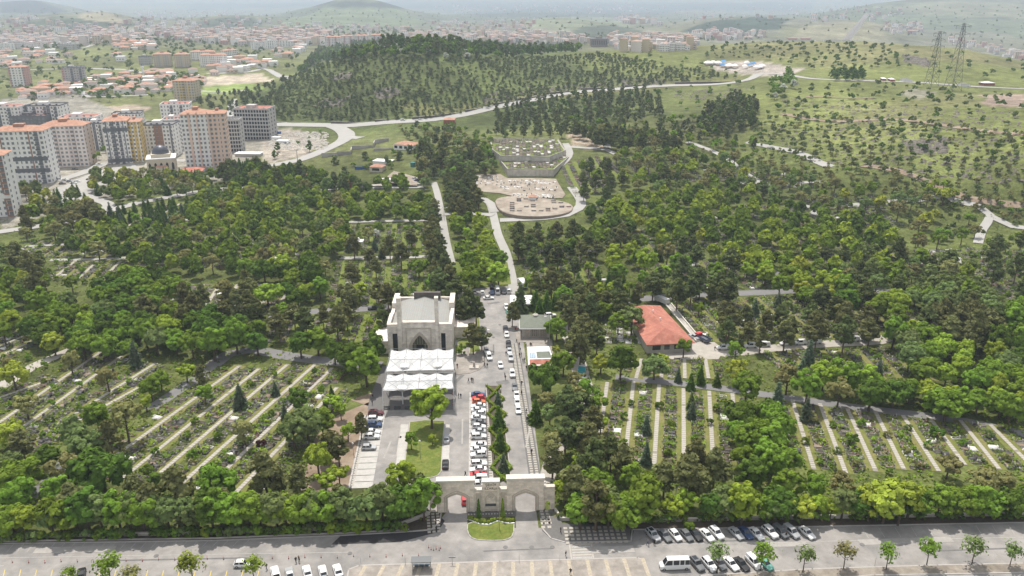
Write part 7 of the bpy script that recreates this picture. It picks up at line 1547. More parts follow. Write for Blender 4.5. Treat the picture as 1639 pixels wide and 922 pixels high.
# benches under the canopy
for i, u in enumerate((619, 636, 653)):
    t_ = thing('bench', f'dark bench at the front of the shaded forecourt, {ordinal(i + 1)} from the car bays', 'bench', P(u, 655), R(3), 'benches on the forecourt'); MB().box(-1, 1, -.25, .25, .42, .5).build('seat', M['steel_dark'], t_); MB().box(-1, 1, .24, .3, .502, .9).build('backrest', M['steel_dark'], t_)
    for s in (-.8, .8): MB().box(s - .05, s + .05, -.2, .2, 0, .418).build('leg', M['black'], t_)
p = P(759, 589); t_ = thing('fountain', 'small white stepped fountain on the forecourt', 'fountain', p); MB().box(-1.6, 1.6, -1.2, 1.2, .1, .5).build('basin', M['stone'], t_); MB().tube([(0, 0, .5), (0, 0, 2.2)], [.45, .3], 8).build('pillar', M['stone'], t_)
# ------------------------------------------------------------------ clipped garden
def leafy(parts, tint_, name, parent, leaf=.22, dens=16):
    """leaf shell over boxes: (p0, p1, half width, height)"""
    C, O = [], []
    for p0, p1, hw_, h_ in parts:
        d = p1 - p0; l = d.length; d = d.normalized(); n_ = Vector((-d.y, d.x, 0)); k = int(l * (2 * h_ + 2 * hw_) * dens)
        s = rng.uniform(-.1, 1.0, k) * l; f = rng.uniform(0, 1, k); side = f < h_ / (h_ + hw_); sg = rng.choice([-1, 1], k); a = np.where(side, sg * hw_, rng.uniform(-hw_, hw_, k)) + rng.normal(0, .05, k); z = np.where(side, rng.uniform(0, h_, k), h_ + rng.normal(0, .05, k))
        C.append(np.c_[p0.x + d.x * s + n_.x * a, p0.y + d.y * s + n_.y * a, p0.z + z]); O.append(np.c_[np.where(side, n_.x * sg, 0), np.where(side, n_.y * sg, 0), np.where(side, .3, 1)])
    q_ = leaf_quads(np.concatenate(C), np.concatenate(O), leaf, .35, rng); return link(bpy.data.objects.new(name, np_mesh(name, q_[0], q_[1], LM[tint_])), parent)
sheet('garden_bed', [(778.5,618),(800.5,618),(818,770),(790,772)], M['dark_soil'], .12, thick=1); kerb([(800.5,617),(818.5,772)], h=.16); kerb([(778,617),(789.5,772)], h=.16)
g2 = lambda x, y: P(740 + x / 5.12, 600 + y / 5.12)
DI = [((200,98),(262,150),(312,97)), ((270,150),(202,210),(262,262),(338,206)), ((266,268),(211,330),(288,396),(355,330)), ((288,398),(219,460),(292,528),(366,456)), ((300,530),(231,612),(315,682),(383,610)), ((315,682),(237,770),(326,850),(400,766)), ((326,850),(270,905),(340,960),(400,905))]
for i, dm in enumerate(DI):
    w_ = [g2(*q_) for q_ in dm]; t_ = thing('hedge', f'clipped bright green diamond hedge, {ordinal(i + 1)} from the court end of the garden', 'hedge', w_[0], 0, 'clipped hedges of the garden')
    closed = len(dm) > 3; n_ = len(w_); parts = [(w_[k] - w_[0] + Vector((0, 0, .1)), w_[(k + 1) % n_] - w_[0] + Vector((0, 0, .1)), .38, .75) for k in range(n_ if closed else n_ - 1)]
    mb = MB()
    for p0, p1, hw_, h_ in parts: d = (p1 - p0); l = d.length; d.normalize(); c = (p0 + p1) / 2; mb.obox((c.x, c.y), d, (-d.y, d.x), l / 2, .3, 0, .75)
    mb.build('hedge_core', LM['deep'], t_); leafy(parts, 'hedge', 'foliage', t_)
def garden_tree(kind, tn, s, x, y, label, i=0):
    p = g2(x, y); cm, tr_ = meshes(kind, i % len(VAR[kind]), tn); t_ = thing(KIND[kind][0], label, KIND[kind][1], p, x, None, s); link(bpy.data.objects.new('crown', cm), t_); link(bpy.data.objects.new('trunk', tr_), t_)
garden_tree('spruce', 'spruce', .62, 290, 250, 'small blue spruce in the upper hedge diamond'); garden_tree('spruce', 'deep', 1.0, 297, 445, 'tall dark spruce in the middle of the hedge garden', 1); garden_tree('spruce', 'deep', .95, 310, 628, 'tall dark spruce in the lower hedge garden', 2); garden_tree('spruce', 'spruce', .75, 337, 800, 'broad low spruce in the lowest full hedge diamond')
for i, (x, y) in enumerate(((220,160),(316,150),(228,270),(330,270),(250,540),(350,430),(262,690),(365,690),(268,860),(378,840))): garden_tree('cypress', 'deep', .32, x, y, f'tiny conical shrub between hedges, {ordinal(i + 1)} from the court end', i)
g3 = lambda x, y: P(680 + x / 7.45, 750 + y / 7.45)
for i, (x, y) in enumerate(((642,606),(928,600))):
    p = g3(x, y); cm, tr_ = meshes('cypress', i, 'hedge' if i else 'deep'); t_ = thing('cypress_tree', ('dark green' if i == 0 else 'yellowish green') + ' slender cypress before the gate block', 'tree', p, 0, None, (1.1, 1.1, 1.15)); link(bpy.data.objects.new('crown', cm), t_); link(bpy.data.objects.new('trunk', tr_), t_)
bq = unit(420, rng); bq_ = leaf_quads(bq * .62 * rng.uniform(.93, 1.04, (420, 1)) + [0, 0, .6], bq, .2, .3, rng); bm_ = np_mesh('foliage', bq_[0], bq_[1], LM['hedge']); bs = MB().tube([(0, 0, -.1), (0, 0, .5)], .06, 5).mesh('stem', M['bark'])
for i, (x, y) in enumerate(((530,606),(567,612),(600,627),(630,639),(665,649),(713,652),(760,655),(800,637),(833,625),(875,615),(910,622),(945,629),(980,637),(1015,639),(1050,634))):
    t_ = thing('ball_shrub', f'clipped ball shrub on the entrance lawn, {ordinal(i + 1)} from the left arch', 'shrub', g3(x, y), i, 'clipped ball shrubs', .78 + .08 * math.sin(i * 2)); link(bpy.data.objects.new('foliage', bm_), t_); link(bpy.data.objects.new('stem', bs), t_)
W_ = [(x, y + 12) for x, y in ((515,600),(567,612),(600,630),(630,645),(665,658),(713,660),(760,663),(800,648),(833,630),(875,620),(910,628),(945,638),(980,646),(1015,648),(1065,645))]
kerb([(680 + x / 7.45, 750 + y / 7.45) for x, y in W_], 'lawn_edging', .2, .3, m='white', base=.1)
# street trees of the planted strip
for i, (u, v, s) in enumerate(((1350,911,1.05),(1418,912,1.0),(1483,905,1.05),(1555,904,1.1),(1616,906,.9),(1285,916,1.0),(1147,917,1.1),(1217,913,1.1),(180,940,1.3),(310,935,1.2),(408,932,1.0),(118,940,.8),(215,948,1.0))):
    p = P(u, v); tn = ('olive', 'mid', 'mid', 'grey', 'grey', 'grey', 'grey', 'mid', 'mid', 'hedge', 'hedge', 'mid', 'olive')[i]; cm, tr_ = meshes('young', i % 4, tn); t_ = thing('young_tree', f'young thin {LEAF[tn][0]} street tree, ' + ('planted strip, ' + ordinal(i + 1) if i < 6 else 'between parked cars, ' + ordinal(i - 5) if i < 8 else 'among yellow bays, ' + ordinal(i - 7)) + ' of its row', 'tree', p, i, 'young street trees', s * 1.22)
    link(bpy.data.objects.new('crown', cm), t_); link(bpy.data.objects.new('trunk', tr_), t_)
# ------------------------------------------------------------------ apartment blocks
WALL = {'white': (.74,.72,.69), 'pink': (.60,.52,.49), 'cream': (.52,.44,.33), 'grey': (.42,.41,.39), 'darkgrey': (.14,.145,.155), 'orange': (.68,.50,.40), 'yellow': (.58,.43,.16), 'palepink': (.70,.63,.60), 'brown': (.30,.17,.12), 'rose': (.50,.30,.27)}
for k, c in WALL.items(): M['ap_' + k] = mat('plaster_' + k, c, .85, .07, .25, space='object')
M['far_glass'] = mat('window_glass', (.19,.198,.21), .25, spec=.5); M['rail'] = mat('balcony_front', (.30,.30,.31), .6); M['roof_dark'] = mat('flat_roof', (.16,.155,.15), .85)
def tower(label, u0, u1, vb, vt, depth, wall='white', accent='darkgrey', roof='hip', slope=0.0, bays=None, side=None, stripes=(), balcony=(), bands=(), frame=False, group='apartment blocks of the town', topaccent=0, rz_add=0.0):
    F = Frame((u0, vb), (u1, vb - slope)); t_ = F.thing('apartment_block', label, 'apartment block', group); t_.rotation_euler.z += rz_add
    W_ = F.len; Hh = F.h((u0 + u1) / 2, vt); n_ = max(3, round(Hh / 3.0)); fh = Hh / n_; bays = bays or max(3, round(W_ / 3.1)); D = depth; jr = random.Random(label)
    MB().box(0, W_, 0, D, -3, Hh).build('wall', M['ap_' + wall], t_)
    if side:
        MB().box(W_ + .002, W_ + .12, 0, D, -3, Hh - .01).box(-.12, -.002, 0, D, -3, Hh - .01).build('side_wall', M['ap_' + side], t_)
    win, fr = MB(), MB(); bw = W_ / bays
    for j in range(n_):
        z0 = j * fh + fh * .32; z1 = j * fh + fh * .8
        for i in range(bays):
            if i in balcony: continue
            a, b_ = (i + .24) * bw, (i + .76) * bw
            if frame: a, b_, zz0, zz1 = (i + .15) * bw, (i + .85) * bw, j * fh + fh * .2, j * fh + fh * .85
            else: zz0, zz1 = z0, z1
            if not frame and (i * 7 + len(label)) % 4 == 1: a, b_ = a + bw * .14, b_ - bw * .14
            win.box(a, b_, -.05, .05, zz0, zz1)
            if not frame: fr.box(a - .12, b_ + .12, -.14, .0, zz0 - .18, zz0 - .02)
        nb = max(2, round(D / 3.4)); sw = D / nb
        for i in range(0, nb, 2):
            for x in ((W_ + .1, W_ + .18), (-.18, -.1)): win.box(x[0], x[1], (i + .28) * sw, (i + .72) * sw, z0, z1)
    win.build('window_glazing', M['dark'] if frame else M['far_glass'], t_, 'stuff')
    if fr.v: fr.build('window_sill', M['ap_' + ('grey' if wall != 'grey' else 'white')], t_, 'stuff')
    for k, (i0, i1, col) in enumerate(stripes): MB().box(i0 * bw, i1 * bw, -.045, -.001, 0, Hh + (1.2 if topaccent else 0)).build('colour_strip', M['ap_' + col], t_)
    for z, col in bands: MB().box(-.16, W_ + .16, -.2, .3, Hh * z, Hh * z + fh * .8).build('colour_band', M['ap_' + col], t_)
    for i in balcony:
        mb, gl = MB(), MB()
        for j in range(n_):
            z = j * fh; mb.box(i * bw + .1, (i + 1) * bw - .1, -1.3, -.001, z, z + .2).box(i * bw + .1, (i + 1) * bw - .1, -1.3, -1.2, z + .201, z + 1.1); gl.box(i * bw + .3, (i + 1) * bw - .3, -.06, .02, z + .3, z + fh * .86)
        mb.build('balcony', M['ap_' + accent], t_, 'stuff'); gl.build('balcony_door', M['far_glass'], t_, 'stuff')
    if roof in ('hip', 'redhip'):
        hip(MB(), -.7, W_ + .7, -.7, D + .7, Hh + .002, Hh + min(D, W_) * .17, min(D, W_) / 2).build('roof', M['tile_roof' if roof == 'hip' else 'red_roof'], t_)
        MB().box(W_ * .4, W_ * .6, D * .35, D * .65, Hh + .5, Hh + min(D, W_) * .17 + 1).build('lift_house', M['tile_roof'], t_)
    else:
        mb = MB(); mb.box(-.15, W_ + .15, -.15, .2, Hh, Hh + .9).box(-.15, W_ + .15, D - .2, D + .15, Hh, Hh + .9).box(-.15, .2, .201, D - .201, Hh, Hh + .9).box(W_ - .2, W_ + .15, .201, D - .201, Hh, Hh + .9); mb.build('parapet', M['ap_' + (accent if roof == 'flatdark' else wall)], t_)
        MB().box(.2, W_ - .2, .2, D - .2, Hh - .01, Hh + .2).build('roof', M['roof_dark'] if roof != 'flatred' else M['red_roof'], t_); MB().box(W_ * .3, W_ * .55, D * .3, D * .7, Hh + .2, Hh + 2.8).build('lift_house', M['ap_' + wall], t_)
        for k in range(5): x = W_ * (.08 + .19 * k); MB().box(x, x + 1.3, D * .15, D * .15 + 1.2, Hh + .2, Hh + 1.5).build('chimney', M['ap_' + accent], t_)
    return t_
A = R(0)
tower('white tower at the picture edge with brown side balconies and orange roof', -34, 24, 349, 250, 15, 'white', 'brown', 'hip', 3, 7, bands=((.3,'white'),), balcony=(6,), stripes=((5.6,6,'brown'),), rz_add=0)
tower('broad white block with brown strips and two dark bands', 0, 84, 296, 210, 16, 'white', 'darkgrey', 'hip', 3, 11, stripes=((1.9,2.2,'brown'),(7.8,8.1,'brown')), bands=((.44,'darkgrey'),(.22,'darkgrey')), balcony=(0, 9))
tower('beige pink tower with orange hipped roof', 72, 143, 268, 202, 18, 'palepink', 'pink', 'hip', 2, 10, side='pink', stripes=((3.0,3.9,'pink'),(6.0,6.9,'pink')), balcony=(3, 7))
tower('white and dark grey tower with yellow side', 174, 213, 263, 194, 20, 'white', 'darkgrey', 'hip', 2, 7, side='yellow', stripes=((.8,1.2,'darkgrey'),(2.9,3.2,'darkgrey'),(5.7,6,'darkgrey')), bands=((.76,'darkgrey'),(.04,'darkgrey')), balcony=(2, 4))
tower('yellow fronted wing beside the white and grey tower', 213, 233, 260, 195, 16, 'yellow', 'white', 'hip', 1, 4, stripes=((1.2,1.8,'white'),(3,3.4,'white')))
tower('unfinished white block with brick brown middle bay', 232, 283, 252, 201, 18, 'white', 'darkgrey', 'flatdark', 1, 9, stripes=((3.6,6.0,'brown'),(8.0,8.5,'darkgrey')))
tower('tall white tower with orange strips', 299, 343, 269, 183, 18, 'white', 'orange', 'hip', 1.5, 7, stripes=((1.8,2.5,'orange'),(3.9,4.4,'orange'),(6.6,7,'orange')), balcony=(), topaccent=1)
tower('plain orange end wing of the tall tower', 343, 369, 267, 182, 16, 'orange', 'white', 'hip', 1, 4)
tower('bare grey concrete frame block with empty windows', 379, 432, 224, 174, 20, 'grey', 'grey', 'flatred', 2, 12, frame=True)
tower('bare grey frame block behind the orange tower', 362, 387, 244, 193, 14, 'grey', 'grey', 'flat', 1, 6, frame=True)
tower('dark grey balconied block behind the beige tower', 140, 173, 240, 199, 16, 'white', 'darkgrey', 'flatdark', 1, 7, stripes=((3,4,'darkgrey'),), balcony=(1, 5))
tower('long white block with reddish flat roof behind', 101, 160, 236, 189, 18, 'white', 'darkgrey', 'flatred', 1, 12, stripes=((8,9,'darkgrey'),), balcony=(3, 10))
tower('white block with dark balconies beside the green field', 49, 105, 218, 170, 18, 'white', 'darkgrey', 'flatdark', 1, 10, stripes=((0,.6,'darkgrey'),(6,7,'darkgrey')), balcony=(2, 5, 8))
tower('dark block with dull red roof among the towers', 22, 78, 222, 187, 16, 'darkgrey', 'darkgrey', 'flatred', 1, 9, balcony=(2, 6))
tower('white and grey block farthest along the town edge', -20, 38, 222, 172, 18, 'white', 'darkgrey', 'flatred', 1, 10, stripes=((4,5,'darkgrey'),), balcony=(1, 7))
tower('pale block with reddish roof behind the tall tower', 262, 308, 214, 168, 18, 'white', 'darkgrey', 'flatred', 1, 9, balcony=(3, 6))
tower('white block with dark flat roof behind the yellow wing', 183, 230, 212, 183, 16, 'white', 'darkgrey', 'flatdark', 1, 9, balcony=(4,))
tower('narrow white block wedged behind the brick brown bay', 266, 297, 240, 192, 14, 'white', 'darkgrey', 'flatred', 1, 6, stripes=((4,5.2,'darkgrey'),))
tower('slim pink and white tower on the open slope', 18, 44, 139, 107, 16, 'white', 'rose', 'hip', 1.5, 5, side='rose', stripes=((0,.6,'rose'),(4.2,5,'rose')))
tower('grey purple tower beside the open slope', 102, 139, 136, 109, 18, 'grey', 'darkgrey', 'flatdark', 1, 8, stripes=((0,1,'rose'),), balcony=(3, 6))
tower('yellow tower standing alone in the pine strip', 280, 313, 163, 129, 18, 'cream', 'yellow', 'hip', 1, 7, stripes=((2,2.6,'yellow'),(5,5.6,'yellow')), balcony=(3,))
tower('small grey block beside the minaret', 223, 241, 104, 91, 14, 'grey', 'darkgrey', 'flatdark', .5, 6)
tower('cream slab block above the village, first of two', 247, 276, 107, 87, 16, 'cream', 'grey', 'hip', .6, 8, stripes=((2,3,'grey'),(5,6,'grey')))
tower('cream slab block above the village, second of two', 280, 303, 108, 87, 16, 'cream', 'grey', 'hip', .6, 7, stripes=((3,4,'grey'),))
tower('long white terrace of flats with orange roofs', 321, 363, 107, 88, 14, 'white', 'grey', 'hip', .6, 14)
tower('white flats behind the long terrace', 306, 345, 97, 83, 14, 'white', 'grey', 'hip', .5, 12)
tower('white flats stepping up the village edge', 362, 382, 90, 81, 12, 'white', 'grey', 'hip', .4, 7)
tower('lone pink roofed block on the hill crest', 171, 191, 66, 56.5, 14, 'white', 'rose', 'hip', .3, 8)
tower('pale flats below the crest block', 95, 117, 80, 70, 14, 'grey', 'white', 'flat', .3, 8)
for i, (a, b_, vt_, vb_) in enumerate(((521, 545, 59, 77), (546, 567, 58, 70), (568, 590, 57, 70), (594, 615, 56, 70))): tower(f'pink topped slab rising behind the wooded crest, {ordinal(i + 1)} from the town', a, b_, vb_, vt_, 16, 'palepink', 'rose', 'hip', .3, 9, stripes=((2,3,'rose'),(6,7,'rose')))
for i, (a, b_) in enumerate(((15, 26), (27, 38), (40, 52), (54, 63))): tower(f'distant pale pink slab on the far plain, {ordinal(i + 1)} from the edge', a, b_, 78, 67, 16, 'palepink', 'rose', 'flat', .2, 6)
for i, (a, b_, vb_, vt_) in enumerate(((1055,1071,83,73), (1073,1080,82,70), (1082,1096,81,71), (410,424,80,68), (425,446,78,66), (0,14,80,70))): tower(('white flats at the foot of the far orange quarter, ' if i < 3 else 'pale flats before the distant quarter, ') + ordinal(i % 3 + 1), a, b_, vb_, vt_, 14, 'white', 'grey', 'flat', .2, 6)
# ---- domed mosque of the town
F = Frame((237, 277), (283, 274)); t_ = F.thing('mosque', 'cream town mosque with dark grey dome between apartment towers', 'mosque'); W_ = F.len; h_ = F.h(260, 255); D = W_ * .9
wl = MB().box(0, W_, 0, D, -1, h_).build('wall', M['cream'], t_); MB().box(-.4, W_ + .4, -.4, D + .4, h_ + .002, h_ + .6).build('cornice', M['white'], wl)
MB().box(W_ * .16, W_ * .84, D * .14, D * .86, h_ + .61, h_ + 3).build('drum', M['cream'], t_); M['dome'] = mat('dome_lead', (.075,.08,.095), .4, metal=.3)
r_ = W_ * .30; MB().lathe([(r_ * 1.06, 0), (r_ * 1.06, .5), (r_ * 1.0, .55), (r_ * .96, r_ * .3), (r_ * .8, r_ * .6), (r_ * .5, r_ * .86), (r_ * .2, r_ * .97), (.12, r_), (.1, r_ + 1.5)], (W_ / 2, D / 2, h_ + 3), 20).build('dome', M['dome'], t_, smooth_=True)
for k in range(5): x = W_ * (.1 + .2 * k); MB().prism_y([(x - .8, 1.5), (x + .8, 1.5), (x + .8, h_ * .62), (x, h_ * .75), (x - .8, h_ * .62)], -.06, .02).build('window', M['glass'], t_)
MB().box(W_ * .3, W_ * .7, -2.4, -.001, -1, h_ * .45).build('porch', M['cream'], t_); hip(MB(), W_ * .28, W_ * .72, -2.7, .0, h_ * .45 + .002, h_ * .45 + .9, 1.2).build('porch_roof', M['tile_roof'], t_)
house('pavilion', 'flat dark red roofed pavilion beside the town mosque', 'pavilion', 289, 321, 283, 276, 18, M['white'], M['red_roof'], 1.6, wins=6, slope=1, over=1)
house('gazebo', 'tiny red roofed gazebo in the park by the town mosque', 'gazebo', 199, 209, 282, 278, 6, M['white'], M['red_roof'], 1.5)
def minaret(label, u, vb, vt):
    p = P(u, vb); h_ = height_at(p, vt); t_ = thing('minaret', label, 'minaret', p); MB().tube([(0, 0, -1), (0, 0, h_ * .8)], [1.6, 1.2], 10).build('shaft', M['white'], t_); MB().lathe([(1.3, 0), (2.1, .6), (2.1, 1.5)], (0, 0, h_ * .55), 10).build('balcony', M['white'], t_); MB().lathe([(1.3, 0), (.7, h_ * .1), (.05, h_ * .2)], (0, 0, h_ * .8), 10).build('spire', M['dome'], t_)
minaret('thin white minaret among the village roofs', 229, 117, 102); minaret('thin white minaret behind the wooded crest', 590, 68, 46); minaret('thin dark topped minaret of the far orange quarter', 1101, 64, 47)
# ---- hilltop house
F = Frame((946, 75), (972, 74.5)); t_ = F.thing('hilltop_house', 'brown hilltop restaurant with wide flat overhanging roof', 'building'); W_ = F.len; h_ = F.h(958, 62)
M['brownwall'] = mat('brown_facade', (.20,.145,.11), .85, .1, .3, space='object'); wl = MB().box(0, W_, 0, W_ * .7, -3, h_).build('wall', M['brownwall'], t_); MB().box(-1.6, W_ + 1.6, -1.6, W_ * .7 + 1.6, h_ + .002, h_ + .9).build('roof', M['roof_dark'], t_); MB().box(W_ * .3, W_ * .7, W_ * .2, W_ * .5, h_ + .9, h_ + 3.4).build('roof_house', M['rose_g'] if 'rose_g' in M else M['brownwall'], t_)
for k in range(9): x = W_ * (k + .5) / 9; MB().box(x - W_ * .035, x + W_ * .035, -.08, .02, h_ * .25, h_ * .8).build('window', M['glass'], t_)
# ---- lattice pylons
def pylon(label, u, vb, vt, uw):
    p = P(u, vb); h_ = height_at(p, vt); t_ = thing('power_pylon', label, 'pylon', p, R(20)); w0 = h_ * .085; th = .17
    lv = [0, .16, .3, .43, .55, .66, .76, .85, .93, 1.0]; wd = lambda f: w0 * (1 - f) ** 1.05 * .92 + .7
    C = lambda f, i: ((-1, 1, 1, -1)[i] * wd(f), (-1, -1, 1, 1)[i] * wd(f), f * h_)
    for i in range(4): MB().tube([C(f, i) for f in lv], th, 4).build('leg', M['steel_dark'], t_)
    mb = MB()
    for a, b_ in zip(lv[:-1], lv[1:]):
        for i in range(4): j = (i + 1) % 4; mb.tube([C(a, i), C(b_, j)], th * .6, 4).tube([C(a, j), C(b_, i)], th * .6, 4).tube([C(b_, i), C(b_, j)], th * .6, 4)
    mb.build('lattice', M['steel_dark'], t_)
    for f in (.70, .82, .94):
        for s in (-1, 1): l = h_ * .13; MB().tube([(s * wd(f), 0, f * h_ + .5), (s * (wd(f) + l), 0, f * h_ + 1.2)], th * .8, 4).tube([(s * wd(f), 0, f * h_ + 2.6), (s * (wd(f) + l), 0, f * h_ + 1.25)], th * .7, 4).tube([(s * (wd(f) + l), 0, f * h_ + 1.2), (s * (wd(f) + l), 0, f * h_ - 1.2)], .12, 4).build('cross_arm', M['steel_dark'], t_)
    return t_
pylon('taller lattice power pylon on the grassy hill', 1524, 145, 37, 0); pylon('shorter lattice power pylon beside the hill lane', 1490, 137, 50, 0)
# ---- market tents, trailers and sheds on the hill yard
M['tent_blue'] = mat('blue_tent', (.10,.30,.62), .7)
for i, (u, v, w_, c) in enumerate(((1133,104,12,'white'),(1141,103.5,11,'white'),(1149,104,10,'white'),(1158,102.5,9,'tent_blue'),(1157,107,9,'tent_blue'),(1167,108.5,12,'white'),(1176,109,9,'white'),(1195,104,8,'white'),(1201,107,8,'tent_blue'),(1206,106,7,'tent_blue'),(1213,111,12,'white'),(1219,109,10,'white'),(1192,110,8,'white'))):
    p = P(u, v); t_ = thing('market_tent', ('blue' if 'blue' in c else 'white') + f' market tent on the hill yard, {ordinal(i + 1)} from the road bend', 'tent', p, R(10 * (i % 3)), 'tents on the hill yard'); w_ *= .38
    MB().add([(-w_, -w_ * .7, 2.6), (w_, -w_ * .7, 2.6), (w_, w_ * .7, 2.6), (-w_, w_ * .7, 2.6), (-w_ * .3, 0, 4.6), (w_ * .3, 0, 4.6)], [(0, 1, 5, 4), (1, 2, 5), (2, 3, 4, 5), (3, 0, 4)]).build('tent_roof', M[c], t_)
    for a in (-1, 1):
        for b_ in (-1, 1): MB().tube([(a * w_ * .96, b_ * w_ * .67, 0), (a * w_ * .96, b_ * w_ * .67, 2.6)], .08, 4).build('post', M['metal'], t_)
for i, (u0, u1, v) in enumerate(((1575,1592,137),(1540,1552,139),(1425,1432,131),(1446,1460,131.5),(1412,1418,130))): house('shed', f'low shed beside the hill lane, {ordinal(i + 1)} from the pylons', 'shed', u0, u1, v, v - 3, 8, M['white'] if i % 2 else M['brickred'], M['roof_dark'] if i % 2 else M['white'], 1.0)
for i, (u0, u1, v, h_) in enumerate(((1262,1276,63,3), (1284,1297,63,3), (1300,1318,65,1.5), (1325,1345,66,1.5), (1360,1385,66,1.5))): house('house', f'far ridge-top row of low houses, {ordinal(i + 1)} from the town side', 'house', u0, u1, v + 1, v - h_ + 1, 10, M['white'] if i > 1 else M['ap_rose'], M['tile_roof'] if i < 2 else M['roof_dark'], 1.2)
house('construction_hut', 'bright blue site hut by the rubble yard', 'hut', 439, 447, 215, 211.5, 3, M['blue'], M['blue'], -1, over=.1); house('construction_hut', 'flat white site shed by the rubble yard', 'hut', 442, 459, 230, 226, 6, M['white'], M['white'], -1, over=.1); house('construction_hut', 'small white site cabin by the rubble yard', 'hut', 434, 446, 224, 221, 5, M['white'], M['white'], -1, over=.1); house('construction_hut', 'long low site shed at the foot of the frame block', 'hut', 376, 415, 251, 247, 8, M['ap_grey'], M['white'], -1)
# rubble at the building site
C = PA(rng.uniform(430, 525, 700), rng.uniform(212, 240, 700)); V, Q, n_ = [], [], 0
for x, y, z in C:
    s = rng.uniform(.3, 1.3); b_ = np.array([(-1,-1,0),(1,-1,0),(1,1,0),(-1,1,0),(-.7,-.6,1),(.6,-.7,1),(.7,.6,1),(-.6,.7,1)]) * s * [1, rng.uniform(.5, 1.3), rng.uniform(.4, .9)]; a = rng.uniform(0, 3)
    V.append(np.c_[b_[:, 0] * math.cos(a) - b_[:, 1] * math.sin(a) + x, b_[:, 0] * math.sin(a) + b_[:, 1] * math.cos(a) + y, b_[:, 2] + z]); Q.append(np.array([(4,5,6,7),(0,1,5,4),(1,2,6,5),(2,3,7,6),(3,0,4,7)]) + n_); n_ += 8
o = bpy.data.objects.new('rubble', np_mesh('rubble', np.concatenate(V), np.concatenate(Q), [M['concrete'], M['slab']], rng.integers(0, 2, n_ // 8).repeat(5))); link(o); o['kind'] = 'stuff'
# rock outcrops of the hills
V, Q, n_ = [], [], 0
for poly, k, s0, s1 in (([(600,145),(640,140),(635,155),(605,158)], 60, 1, 3), ([(520,160),(560,155),(545,172),(500,170)], 60, .8, 2.5), ([(540,118),(565,116),(560,126),(535,128)], 40, 1, 3), ([(1445,88),(1480,96),(1490,110),(1450,100)], 80, 1.5, 4), ([(1450,225),(1520,222),(1510,245),(1460,248)], 120, .8, 2.4), ([(950,130),(1020,125),(1100,130),(1060,135),(850,150)], 160, .8, 2.2), ([(1230,150),(1290,160),(1639,180),(1639,215),(1300,195)], 420, .4, 1.3), ([(1200,200),(1639,210),(1639,300),(1300,260)], 500, .4, 1.4), ([(800,140),(960,132),(900,142),(760,170)], 120, .6, 1.8), ([(1080,145),(1200,140),(1180,160),(1080,160)], 120, .6, 1.6)):
    us = [p[0] for p in poly]; vs_ = [p[1] for p in poly]; u = rng.uniform(min(us), max(us), k * 3); v = rng.uniform(min(vs_), max(vs_), k * 3); ii = in_poly(u, v, poly)
    for x, y, z in PA(u[ii][:k], v[ii][:k]):
        s = rng.uniform(s0, s1); d = unit(10, rng); b_ = np.array([(-1,-1,-.4),(1,-1,-.4),(1,1,-.4),(-1,1,-.4),(-.6,-.5,.6),(.5,-.6,.8),(.6,.5,.5),(-.5,.6,.7)]) * s * [1, rng.uniform(.5, 1.2), rng.uniform(.5, 1)] + rng.normal(0, .15 * s, (8, 3)); a = rng.uniform(0, 3)
        V.append(np.c_[b_[:, 0] * math.cos(a) - b_[:, 1] * math.sin(a) + x, b_[:, 0] * math.sin(a) + b_[:, 1] * math.cos(a) + y, b_[:, 2] + z]); Q.append(np.array([(4,5,6,7),(0,1,5,4),(1,2,6,5),(2,3,7,6),(3,0,4,7)]) + n_); n_ += 8
o = bpy.data.objects.new('rocks', np_mesh('rocks', np.concatenate(V), np.concatenate(Q), M['rock'])); link(o); o['kind'] = 'stuff'
# ---- tiled village houses and the far town
def small_house_mesh(w_, d, h_, rise, wm, rm, flat=False):
    mb = MB(); mb.box(-w_, w_, -d, d, -2, h_, 0)
    if flat: mb.box(-w_ - .2, w_ + .2, -d - .2, d + .2, h_ + .002, h_ + .5, 1)
    else: hip(mb, -w_ - .4, w_ + .4, -d - .4, d + .4, h_ + .002, h_ + rise, min(w_, d) + .3, 1)
    for k in range(3):
        for z in ([h_ * .35] if h_ < 6 else [2 + 3 * q_ for q_ in range(int((h_ - 1) // 3))]): x = -w_ + 2 * w_ * (k + .5) / 3; mb.box(x - w_ * .16, x + w_ * .16, -d - .06, -d + .02, z - .1, z + 1.3, 2)
    return mb
VIL = [(p_, u_, v_) for p_, u_, v_ in ()]
HM = []
for i in range(14):
    wm = M[('ap_white','ap_cream','ap_palepink','ap_white','ap_pink')[i % 5]]; flat = i % 7 == 5
    HM.append(small_house_mesh(5 + (i % 4) * 1.2, 4.5 + (i % 3), 3.2 + (i % 3) * 1.6, 1.9, None, None, flat).mesh('house', [wm, M['white'] if flat else M[('old_roof','tile_roof')[i % 2]], M['far_glass']]))
TM = []
for i in range(14):
    wm = M[('ap_white','ap_palepink','ap_cream','ap_white','ap_pink','ap_grey','ap_rose')[i % 7]]; flat = i % 3 == 1
    TM.append(small_house_mesh(5.5 + (i % 4) * 1.2, 5 + (i % 3), 6 + (i % 5) * 2.6, 2.2, None, None, flat).mesh('town_house', [wm, M['ap_grey'] if flat else M[('old_roof','tile_roof','old_roof')[i % 3]], M['far_glass']]))
